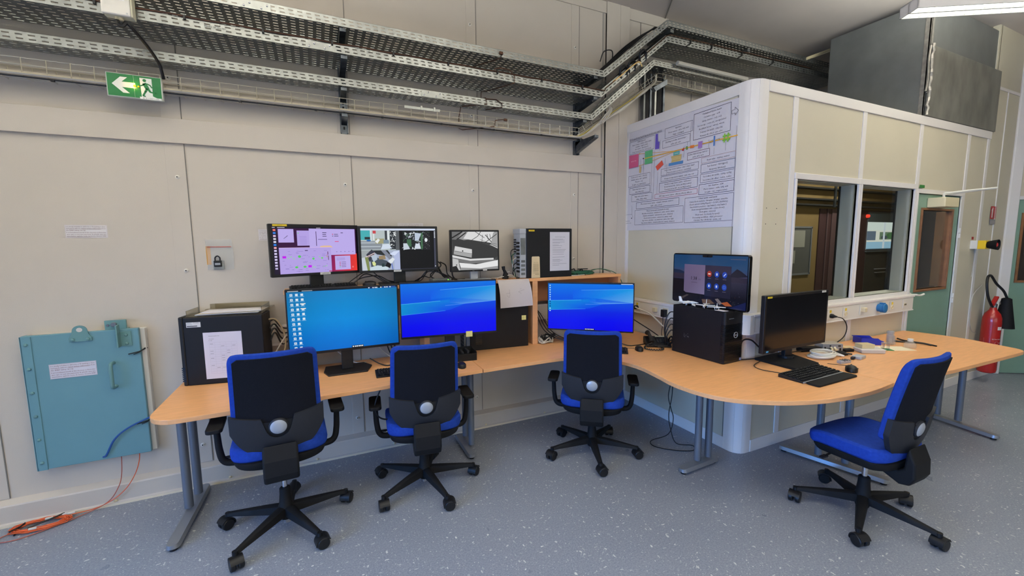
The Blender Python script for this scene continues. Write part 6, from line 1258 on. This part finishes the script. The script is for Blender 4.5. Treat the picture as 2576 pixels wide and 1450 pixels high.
t = thing('emergency_stop', 'yellow emergency stop box with black shroud and red button on the wall', 'emergency stop', (5.08, YC, 1.555))
mb = MB(); mb.box(-.05, -.055, -.045, .05, .003, .045); obj('back_box', mb, m_white, t, 0, bevel=.004)
mb = MB(); mb.box(-.048, -.115, -.045, .052, -.055, .045); obj('yellow_box', mb, mat('estop_yellow', (236, 196, 30), .4), t, 0, bevel=.004)
mb = MB(); mb.lathe([(.034, .115), (.040, .13), (.056, .195), (.050, .195), (.034, .14)], 20, Matrix.Rotation(pi/2, 4, 'X')); obj('shroud', mb, m_matt, t)
mb = MB(); mb.lathe([(.010, .12), (.012, .16), (.026, .165), (.026, .18), (.018, .188)], 18, Matrix.Rotation(pi/2, 4, 'X')); obj('button', mb, mat('button_red', (210, 50, 50), .4), t)
mb = MB(); mb.box(-.03, -.003, .055, .01, .0, .085); obj('red_tag', mb, mat('tag_red', (160, 40, 40), .5), t, 0)
cable('cord', [(.06, -.004, -.045), (.07, -.004, -.2), (.05, -.004, -.35)], .003, m_cgry, '', parent=t)
cable('cable', [(5.42, YC-.01, 1.10), (5.22, YC-.01, 1.0), (5.17, YC-.01, .80), (5.26, YC-.01, .60), (5.40, YC-.01, .55)], .004, m_cgry, 'thin grey cable loop on the wall behind the extinguisher hose')

# ================================================================ FLOOR AT THE LEFT: ORANGE FIBRE COIL
random.seed(21)
cx, cy = -2.925, -.128
pts = []
for k in range(0, 11*28):
    a = 2*pi*k/28; rr = .098+.014*sin(k*.37)+.006*sin(k*1.9); pts.append((cx+rr*cos(a)*1.18, cy+.052*sin(a)*(rr/.098)+.006*sin(k*.11), .007+.0011*(k//28)+.004*random.random()))
mb = MB(); mb.tube(pts, .0026, 5); t = single('fibre_coil', mb, m_orange, 'coil of orange fibre cable on the floor against the plinth', 'cable coil')
for k, p in enumerate(([(-3.035, -.175, .03), (-3.005, -.14, .03), (-2.995, -.115, .035)], [(-2.965, -.165, .024), (-2.89, -.12, .028), (-2.84, -.08, .03)], [(-3.02, -.12, .02), (-3.015, -.18, .004)])):
    mb = MB(); mb.tube(p, .0045, 5); obj('black_tie', mb, m_cblk, t)
for x, y in ((-2.84, -.085), (-2.805, -.09), (-2.935, -.185), (-2.90, -.10)):
    mb = MB(); mb.cb((x, y, .026), (.035, .010, .010)); obj('connector', mb, m_cwht, t, 0, bevel=.002)
cable('fibre_cable', [(-2.80, -.10, .02), (-2.70, -.085, .02), (-2.62, -.075, .045), (-2.55, -.07, .10), (-2.50, -.065, .18), (-2.475, -.055, .26), (-2.47, -.045, .325)], .0028, m_orange, 'orange fibre cable curving from the right of the hatch underside to the coil', group=None)
cable('fibre_cable', [(-2.95, -.19, .008), (-3.05, -.155, .006), (-3.075, -.215, .006), (-2.98, -.235, .006), (-2.85, -.175, .006), (-2.74, -.11, .01), (-2.64, -.075, .04), (-2.585, -.068, .12), (-2.565, -.06, .20), (-2.56, -.045, .325)], .0028, mat('fibre_brown', (176, 96, 76), .5), 'dull red fibre cable looping round the coil and up to the hatch')

# ================================================================ THINGS ON THE RIGHT TABLE
t = thing('storage_bin', 'small bright blue open fronted storage bin on the right table', 'bin', (2.825, -1.50, TZ), -35)
mb = MB()
w, L, h = .055, .085, .055
for s in (-1, 1): mb.prism([(-L, 0), (L*.72, 0), (L, .03), (L*.72, .036), (L*.45, h), (-L, h)], s*w-.0025, s*w+.0025, Matrix(((1, 0, 0, 0), (0, 0, 1, 0), (0, 1, 0, 0), (0, 0, 0, 1))))
mb.box(-L, -w, 0, L*.75, w, .003); mb.box(-L, -w, 0, -L+.004, w, h); mb.prism([(L*.70, 0), (L*.76, 0), (L+.002, .030), (L-.004, .030)], -w, w, Matrix(((1, 0, 0, 0), (0, 0, 1, 0), (0, 1, 0, 0), (0, 0, 0, 1)))); mb.box(-L-.006, -w-.006, h-.004, L*.45, -w+.002, h); mb.box(-L-.006, w-.002, h-.004, L*.45, w+.006, h); mb.box(-L-.008, -w-.006, h-.004, -L+.004, w+.006, h); obj('bin_shell', mb, m_binblue, t, 0)
t = thing('clear_box', 'shallow clear plastic box beside the blue bin', 'box', (2.505, -1.655, TZ), -32)
mb = MB(); mb.box(-.085, -.05, 0, .085, .05, .028); obj('box_shell', mb, mat('frosted_plastic', (226, 220, 208), .25, alpha=.7), t, 0, bevel=.006)
mb = MB(); mb.box(-.088, -.053, .026, .088, .053, .032); obj('rim', mb, mat('frosted_rim', (232, 228, 218), .25), t, 0, bevel=.003)
mb = MB(); mb.box(-.055, -.035, 0, .045, .035, .032); single('card_box', mb, mat('tan_card', (196, 178, 136), .7), 'small tan card box lying on the clear plastic box', 'box', smooth=0, bevel=.002, loc=(2.50, -1.63, TZ+.0325), rot=(0, 0, radians(-25)))
mb = MB(); mb.box(-.04, -.02, 0, .04, .02, .022); single('connector_block', mb, m_matt, 'small black block left of the tan card box', 'block', smooth=0, bevel=.002, loc=(2.38, -1.57, TZ), rot=(0, 0, radians(-15)))
mb = MB(); mb.box(-.05, -.03, 0, .05, .03, .006); single('card', mb, m_buff, 'cream card behind the small black block on the right table', 'card', smooth=0, loc=(2.52, -1.50, TZ), rot=(0, 0, radians(-10)))
mb = MB(); mb.prism([(-.13, .07), (.12, .06), (.13, -.07), (-.10, -.08)], 0, .0012); single('paper_sheet', mb, mat('cream_paper', (238, 226, 196), .8), 'cream sheet of paper under the glass parts on the right table', 'paper', smooth=0, loc=(2.80, -1.675, TZ), rot=(0, 0, radians(-28)))
mb = MB(); mb.box(-.045, -.035, 0, .045, .035, .003); t = single('circuit_board', mb, mat('pcb_green', (40, 120, 50), .4), 'small green circuit board with a clear block on the cream sheet', 'circuit board', smooth=0, loc=(2.70, -1.672, TZ+.0014), rot=(0, 0, radians(-40)))
mb = MB(); mb.box(-.02, -.02, .003, -.014, .02, .055); mb.box(.014, -.02, .003, .02, .02, .055); mb.box(-.02, -.02, .05, .02, .02, .056); obj('clear_block', mb, m_clear, t, 0, bevel=.002)
t = thing('glass_cylinder', 'tall clear glass vial standing behind the green circuit board', 'vial', (2.925, -1.605, TZ))
mb = MB(); mb.lathe([(.024, 0), (.026, .005), (.026, .085), (.022, .09), (.026, .095), (.026, .115), (.022, .118), (.019, .11), (.020, .02), (.001, .015)], 24); obj('vial_glass', mb, mat('vial_clear', (190, 192, 192), .08, alpha=.38, metal=.2), t)
mb = MB(); mb.cyl((.045, -.01, .0), (.05, .0, .07), .012, 12); single('glass_tube', mb, mat('vial_clear', (190, 192, 192), .08, alpha=.38, metal=.2), 'thin glass tube beside the tall clear vial', 'vial', loc=(2.925, -1.605, TZ))
t = thing('small_bottle', 'squat clear bottle with white cap on the cream sheet', 'bottle', (2.945, -1.73, TZ+.0015))
mb = MB(); mb.lathe([(.036, 0), (.040, .006), (.040, .030), (.03, .042), (.016, .048), (.016, .055)], 24); obj('bottle_glass', mb, mat('bottle_clear', (214, 206, 186), .08, alpha=.32), t)
mb = MB(); mb.lathe([(.018, .052), (.019, .054), (.019, .072), (.016, .074)], 20); obj('cap', mb, m_white, t)
cable('strap', [(3.23, -1.53, .756), (3.18, -1.60, .757), (3.20, -1.72, .756), (3.17, -1.81, .756)], .006, m_cblk, 'black flexible strap lying at the far end of the right table, longer of the two', 'strap')
cable('strap', [(3.08, -1.56, .757), (3.12, -1.64, .758), (3.15, -1.72, .764), (3.17, -1.78, .757)], .008, m_cblk, 'shorter black flexible strap next to the white capped bottle', 'strap')
t = thing('electronics_box', 'small silver electronics box with connectors behind the cable bundle', 'device', (2.295, -1.475, TZ), -28)
mb = MB(); mb.box(-.075, -.05, .003, .075, .05, .062); obj('device_case', mb, mat('device_silver', (196, 192, 182), .35, metal=.3), t, 0, bevel=.002)
mb = MB(); mb.box(-.076, -.053, .002, .076, -.050, .060); obj('front_plate', mb, m_alu, t, 0)
d_ = Decal((-.076, -.0533, .060), (.152, 0, 0), (0, 0, -.058), .152, .058)
for q in ((.012, .022, .024, .04), (.05, .008, .062, .02), (.115, .008, .135, .02), (.125, .03, .14, .05), (.03, .044, .045, .052)): d_.rect(*q, (24, 24, 26))
for q in ((.065, .03, .010), (.09, .028, .011), (.108, .042, .008)): d_.disc(q[0], q[1], q[2], q[2], (220, 214, 196))
d_.k += 1
for k in range(12): d_.rect(.01+.011*k, .004, .017+.011*k, .0055, (70, 70, 70), False)
d_.build('connectors', m_printg, t)
for x in (-.014, .012):
    mb = MB(); mb.cyl((x, -.052, .034), (x-.006, -.085, .020), .007, 10); obj('plug', mb, m_cream, t)
random.seed(31); cx, cy = 2.03, -1.575; pts = []
for k in range(0, 7*26):
    a = 2*pi*k/26+.5; r_ = .085+.02*sin(k*.21); pts.append((cx+1.25*r_*cos(a)*.9+.012*sin(k*.05), cy-.0*k+r_*sin(a)*.75, .757+.0055*(k//26)*.9+.003*random.random()))
pts += [(cx+.12, cy-.09, .765), (cx+.06, cy-.15, .76)]
mb = MB(); mb.tube(spline(pts[::2], 3), .0052, 6); t = single('cable_bundle', mb, m_cwht, 'coiled bundle of pale grey cable with connectors behind the keyboard', 'cable bundle')
mb = MB(); mb.box(-.05, -.016, 0, .05, .016, .022); o = obj('connector_housing', mb, m_silver, t, 0, bevel=.003, loc=(2.005, -1.735, TZ), rot=(0, 0, radians(-8)))
mb = MB(); [mb.box(-.02+.024*k, -.019, .021, -.012+.024*k, .019, .024) for k in range(3)]; o2 = obj('connector_tabs', mb, m_shell, t, 0, loc=(2.005, -1.735, TZ), rot=(0, 0, radians(-8)))
mb = MB(); mb.box(-.045, -.03, 0, .045, .03, .022); obj('connector_housing', mb, m_silver, t, 0, bevel=.004, loc=(2.235, -1.715, TZ), rot=(0, 0, radians(8)))
mb = MB(); mb.box(-.035, -.01, .004, .0, .01, .020); obj('connector_neck', mb, m_shell, t, 0, bevel=.002, loc=(2.18, -1.71, TZ), rot=(0, 0, radians(8)))
cable('cable', [(2.15, -1.66, .765), (2.10, -1.60, .775), (2.2, -1.55, .775), (2.25, -1.53, .77)], .005, m_cwht, 'short white lead from the silver device to the coiled bundle')
cable('cable', [(1.87, -1.70, .755), (1.95, -1.80, .754), (1.93, -1.86, .754)], .002, m_cblk, 'thin black mouse lead on the right table')
t = thing('power_adapter', 'black power adapter lying behind the dark monitor', 'adapter', (2.13, -1.425, TZ), -20)
mb = MB(); mb.box(-.085, -.032, .001, .085, .032, .034); obj('adapter_body', mb, m_matt, t, 0, bevel=.006)
for k in range(3): cable('cable', [(2.0+.05*k, -1.41, .76), (2.15, -1.46-.01*k, .775), (2.25, -1.50+.015*k, .77), (2.2, -1.58, .765), (2.26, -1.64-.01*k, .765)], .005, m_cblk, 'black lead tangled round the adapter behind the dark monitor', group='black leads behind the dark monitor')
mb = MB(); mb.slab([-.05+.01*k for k in range(11)], lambda x: -.03, lambda x: .03, 6, lambda x, y, s: (x, y, 0 if not s else .006+.026*sqrt(max(0, 1-(x/.052)**2)*max(0, 1-(y/.032)**2)))); single('cable_holder', mb, m_matt, 'black lump of adapter plug in front of the silver device', 'plug', smooth=60, loc=(2.22, -1.60, TZ))
cable('cable', [(1.40, -1.352, .80), (1.41, -1.375, .90), (1.47, -1.40, .905), (1.55, -1.42, .84), (1.66, -1.44, .80), (1.72, -1.47, .86)], .006, m_cblk, 'thick black cable arching from the big tower to the dark monitor')
cable('cable', [(1.40, -1.365, .758), (1.55, -1.40, .757), (1.68, -1.42, .757), (1.9, -1.40, .757), (2.05, -1.42, .76)], .004, m_cblk, 'black cable lying along the wall behind the dark monitor')
cable('cable', [(1.62, -1.42, .755), (1.50, -1.45, .754), (1.37, -1.50, .754), (1.33, -1.58, .754), (1.36, -1.66, .754), (1.38, -1.72, .754)], .0025, m_cblk, 'thin black keyboard lead looping left of the dark monitor')
cable('cable', [(1.72, -1.46, .95), (1.80, -1.44, .82), (1.90, -1.42, .80), (1.99, -1.42, .84)], .004, m_cblk, 'black cable hanging from the dark monitor neck')

# ================================================================ THINGS AND CABLES ON THE SHELF AND DESKS
t = thing('network_switch', 'small grey network switch with a green light on the shelf', 'network switch', (-.50, -.175, SZ), 3)
mb = MB(); mb.box(-.075, -.045, .002, .075, .05, .028); obj('switch_case', mb, mat('switch_grey', (96, 104, 104), .5), t, 0, bevel=.002)
mb = MB(); [mb.box(-.05+.016*k, -.0465, .007, -.039+.016*k, -.045, .018) for k in range(6)]; obj('ports', mb, m_plast, t, 0)
mb = MB(); mb.cb((.048, -.046, .021), (.008, .003, .005)); obj('status_light', mb, m_ledg, t, 0)
mb = MB(); mb.tube(spline([(0, 0, 0), (.005, 0, .03), (0, 0, .055), (-.012, 0, .08)]), [.030, .03, .03, .029, .028, .027, .026, .025, .024, .022, .02, .018, .016, .015, .014, .013, .013, .012, .012], 8); t = single('webcam', mb, m_matt, 'small dark webcam figure standing beside the squarish monitor', 'webcam', loc=(.055, -.175, SZ))
mb = MB(); mb.tube([(-.012, 0, .078), (-.016, 0, .105)], [.014, .016], 8); obj('camera_head', mb, m_plast, t)
mb = MB(); mb.cb((.155, -.215, SZ+.006), (.03, .010, .010)); single('connector', mb, m_matt, 'tiny black connector lying at the shelf edge', 'connector', smooth=0, bevel=.003)
random.seed(17)
def droop(n, x0, x1, y, z, lab, grp, m=None, r=.0032, amp=.05, seed=1):
    random.seed(seed)
    for k in range(n):
        a, b = x0+random.uniform(-.04, .04), x1+random.uniform(-.04, .04); pts = []
        for i in range(6): f = i/5; pts.append((a+(b-a)*f, y+random.uniform(-.05, .04), z+.006+amp*random.random()*sin(pi*f)+(.05*random.random() if i in (2, 3) else 0)))
        cable('cable', pts, r*random.uniform(.8, 1.3), m or m_cblk, lab, group=grp)
droop(3, -1.2, -.85, -.11, SZ, 'black cable lying loosely on the shelf behind the wide monitors', 'black cables behind the wide monitors', seed=2, amp=.09)
droop(4, -.72, -.38, -.11, SZ, 'black cable lying loosely on the shelf around the network switch', 'black cables around the network switch', seed=3, amp=.10)
for k, (x0, x1) in enumerate(((-.52, -.56), (-.48, -.42), (-.55, -.46))): cable('cable', [(x0, -.11, 1.50-.02*k), (x0+.05, -.09, 1.45), (x1, -.10, 1.38), (x1+.05, -.12, 1.335)], .005, m_cblk, 'black cable dropping from the camera picture monitor to the shelf', group='black cables dropping to the shelf')
cable('cable', [(-.33, -.09, 1.48), (-.38, -.1, 1.40), (-.36, -.11, 1.34), (-.28, -.12, 1.335)], .006, m_cblk, 'black cable behind the left edge of the squarish monitor')
droop(4, -.02, .20, -.15, SZ, 'grey cable running across the shelf to the shelf tower', 'grey cables to the shelf tower', m=m_cgry, seed=5, amp=.02)
for k in range(5): cable('cable', [(.172, -.17+.01*k, 1.42+.04*k), (.13-.008*k, -.20, 1.40+.035*k), (.12+.005*k, -.19, 1.37), (.15, -.18, 1.34), (.19, -.17, 1.335)], .0042, (m_cblk, m_cblk, m_cgry, m_cgrn, m_cblk)[k], ('black', 'black', 'grey', 'green', 'black')[k]+' cable plugged into the rear of the shelf tower', group=('black cables at the rear of the shelf tower' if k in (0, 1, 4) else None))
random.seed(41); pts = []
for k in range(6*24): a = 2*pi*k/24; r_ = .10+.015*sin(k*.3); pts.append((.83+r_*cos(a)*1.25, -.155+.045*sin(a)*(1+.1*sin(k)), 1.332+.0055*(k//24)+.003*random.random()))
mb = MB(); mb.tube(pts, .0036, 6); t = single('cable_coil', mb, m_cgrn, 'coil of dark green cable lying on the shelf right of the tower', 'cable coil')
mb = MB(); mb.tube([(.76, -.205, 1.33), (.75, -.16, 1.385), (.76, -.10, 1.37)], .005, 5); mb.tube([(.84, -.21, 1.33), (.84, -.15, 1.38), (.85, -.1, 1.36)], .005, 5); mb.cb((.86, -.14, 1.378), (.10, .02, .008)); obj('black_tie', mb, m_cblk, t)
cable('cable', [(.93, -.16, 1.36), (1.02, -.17, 1.375), (1.12, -.18, 1.36), (1.19, -.20, 1.33), (1.235, -.22, 1.27), (1.26, -.23, 1.2)], .0035, m_cgrn, 'green cable leaving the coil and dropping over the shelf end')
cable('cable', [(.93, -.13, 1.355), (1.0, -.13, 1.37), (1.1, -.13, 1.365), (1.19, -.13, 1.335)], .003, m_cblk, 'thin black cable leaving the green coil along the shelf')
cable('cable', [(.93, -.17, 1.332), (.75, -.232, 1.33), (.65, -.225, 1.33)], .0035, m_cwht, 'white cable along the shelf edge under the green coil')
# tangles under the shelf
def tangle(cx, cy, rx, ry, n, m, lab, seed, z=TZ, r=.0042, rows=3):
    random.seed(seed); pts = []
    for k in range(n*9): a = 2*pi*k/9+random.uniform(-.2, .2); f = random.uniform(.55, 1); pts.append((cx+rx*f*cos(a), cy+ry*f*sin(a), z+.006+random.uniform(0, .010)*rows))
    mb = MB(); mb.tube(spline(pts, 4), r, 6); return single('cable_tangle', mb, m, lab, 'cable tangle')
tangle(.45, -.20, .085, .05, 6, m_cblk, 'tangle of black cables on the desk left of the corner monitor', 3, rows=6)
tangle(.40, -.24, .075, .045, 5, m_cgry, 'tangle of grey white cables on the desk beside the shelf upright', 4, rows=5)
for k in range(4): cable('cable', [(.36+.01*k, -.12, 1.10-.03*k), (.38+.02*k, -.14, .98), (.42+.03*k, -.18, .86), (.50+.03*k, -.22, .79), (.58+.03*k, -.30, .76)], .004, m_cblk if k < 3 else m_cgry, 'cable hanging under the shelf beside the wooden upright', group='cables hanging beside the upright')
tangle(1.27, -.82, .06, .05, 4, m_cblk, 'tangle of black cables between the telephone and the big tower', 8, rows=8)
for k in range(4): cable('cable', [(1.30, -.90, .82+.07*k), (1.25-.01*k, -.86, .90+.05*k), (1.21-.008*k, -.84, .84+.03*k), (1.22, -.83, .775), (1.28, -.80, .765)], .0048, m_cblk, 'black cable looping from the rear of the big tower to the desk', group='black cables at the rear of the big tower')
cable('cable', [(1.10, -.40, 1.02), (1.20, -.44, .93), (1.30, -.55, .84), (1.32, -.68, .785), (1.30, -.78, .77)], .005, m_cblk, 'black cable falling from the corner monitor towards the telephone')
cable('cable', [(.90, -.60, .78), (.97, -.66, .757), (1.05, -.68, .756), (1.13, -.68, .757)], .004, m_cblk, 'black lead running from the corner monitor to the telephone')
cable('cable', [(.96, -.745, .754), (.92, -.72, .754), (.87, -.70, .754)], .002, m_cblk, 'thin lead of the mouse at the corner desk')
# left desk
for k in range(4): cable('cable', [(-1.70, -.14, 1.10-.05*k), (-1.66, -.12, 1.12-.03*k), (-1.62, -.10, 1.06-.04*k), (-1.56, -.10, 1.04-.02*k), (-1.5, -.12, 1.0)], .0055, m_cblk, 'black cable between the left tower and the cyan blue monitor', group='black cables right of the left tower')
cable('cable', [(-1.70, -.15, 1.13), (-1.65, -.12, 1.12), (-1.61, -.11, 1.04), (-1.60, -.12, .94), (-1.63, -.14, .85), (-1.68, -.16, .80)], .006, mat('cable_beige', (186, 170, 140), .5), 'thick beige cable looping down beside the left tower')
cable('cable', [(-1.69, -.17, .90), (-1.64, -.16, .86), (-1.60, -.15, .80), (-1.56, -.16, .765)], .006, m_cwht, 'white cable at the foot of the left tower')
cable('cable', [(-1.67, -.14, .88), (-1.61, -.12, .98), (-1.58, -.11, 1.0), (-1.55, -.11, .92), (-1.54, -.12, .80)], .0045, m_cwht, 'white cable loop rising behind the left tower')
tangle(-1.58, -.20, .07, .05, 5, m_cblk, 'tangle of black cables and plugs right of the left tower', 14, rows=7)
mb = MB(); mb.cyl((0, 0, 0), (0, 0, .10), .012, 14); single('wood_peg', mb, m_beige, 'short beige peg standing among the cables by the left tower', 'peg', loc=(-1.60, -.29, TZ)) if 0 else None
cable('cable', [(-1.06, -.24, .80), (-1.0, -.28, .765), (-.95, -.33, .757), (-.88, -.30, .757), (-.82, -.27, .76), (-.72, -.27, .757), (-.62, -.26, .757)], .0042, m_cblk, 'black cable wandering over the left desk behind the keyboard')
cable('cable', [(-.80, -.27, .765), (-.86, -.30, .765), (-.90, -.37, .757), (-.87, -.42, .757), (-.80, -.44, .765)], .003, m_cblk, 'thin keyboard lead on the left desk')
tangle(-.83, -.275, .035, .025, 3, m_cblk, 'small knot of black cable on the left desk', 23, rows=2)
cable('cable', [(-1.32, -.10, .90), (-1.24, -.12, .82), (-1.16, -.16, .765), (-1.08, -.18, .757)], .004, m_cwht, 'white cable hanging behind the cyan blue monitor'); cable('cable', [(-1.05, -.08, .95), (-.98, -.10, .85), (-.90, -.14, .77), (-.84, -.17, .757)], .004, m_cwht, 'white cable hanging at the gap between the two large monitors')
for k in range(3): cable('cable', [(-.93+.02*k, -.09, 1.0), (-.92+.025*k, -.10, .88), (-.89+.03*k, -.12, .78), (-.84+.03*k, -.16, .757)], .005, m_cblk, 'black cable hanging between the two large monitors', group='black cables between the two large monitors')
t = thing('power_strip', 'black power strip on the desk below the deep blue monitor', 'power strip', (-.66, -.13, TZ), 4)
mb = MB(); mb.box(-.13, -.025, .001, .13, .025, .042); obj('strip_body', mb, m_matt, t, 0, bevel=.005)
for k in range(4):
    mb = MB(); mb.lathe([(.018, .042), (.018, .044), (.015, .043)], 14, Matrix.Translation((-.09+.058*k, 0, 0))); obj('outlet', mb, m_plast, t)
t = thing('desk_tray', 'black mesh desk tray in front of the big computer', 'desk tray', (-.395, -.385, TZ), -6)
mb = MB(); mb.box(-.085, -.075, 0, .085, .075, .003); mb.box(-.085, -.077, 0, .085, -.073, .055); mb.box(-.085, .073, 0, .085, .077, .075); mb.box(-.087, -.075, 0, -.083, .075, .065); mb.box(.083, -.075, 0, .087, .075, .065); obj('tray_shell', mb, m_matt, t, 0)
mb = MB(); [mb.box(-.06+.04*k, -.05, .004, -.045+.04*k, .06, .05+.01*k) for k in range(3)]; single('papers', mb, mat('dark_folder', (30, 30, 34), .6), 'dark folders standing in the black desk tray', 'folders', smooth=0, loc=(-.395, -.385, TZ), rot=(0, 0, radians(-6)))
cable('cable', [(-1.05, -.70, .72), (-1.09, -.71, .62), (-1.07, -.71, .54), (-1.0, -.70, .51), (-.93, -.69, .55), (-.90, -.68, .66), (-.89, -.68, .72)], .005, m_cblk, 'black cable loop hanging under the left desk edge beside the second chair')
cable('cable', [(1.14, -.98, .72), (1.14, -.98, .55), (1.12, -.97, .40), (1.13, -.99, .30), (1.16, -.99, .20), (1.12, -.98, .08), (1.02, -.90, .012), (.98, -.98, .008), (1.08, -1.10, .008), (1.20, -1.16, .008), (1.26, -1.10, .008), (1.17, -1.02, .01), (1.14, -.985, .12), (1.12, -.98, .25), (1.15, -.98, .42), (1.145, -.985, .72)], .0035, m_cblk, 'thin black cable hanging from the corner desk and looping on the floor')
mb = MB(); mb.prism([(0, 0), (.05, .006), (.05, .012), (0, .01)], 0, .001); single('floor_scrap', mb, m_white, 'tiny white scrap on the floor under the right table', 'scrap', smooth=0, loc=(3.3, -2.35, 0)) if 0 else None
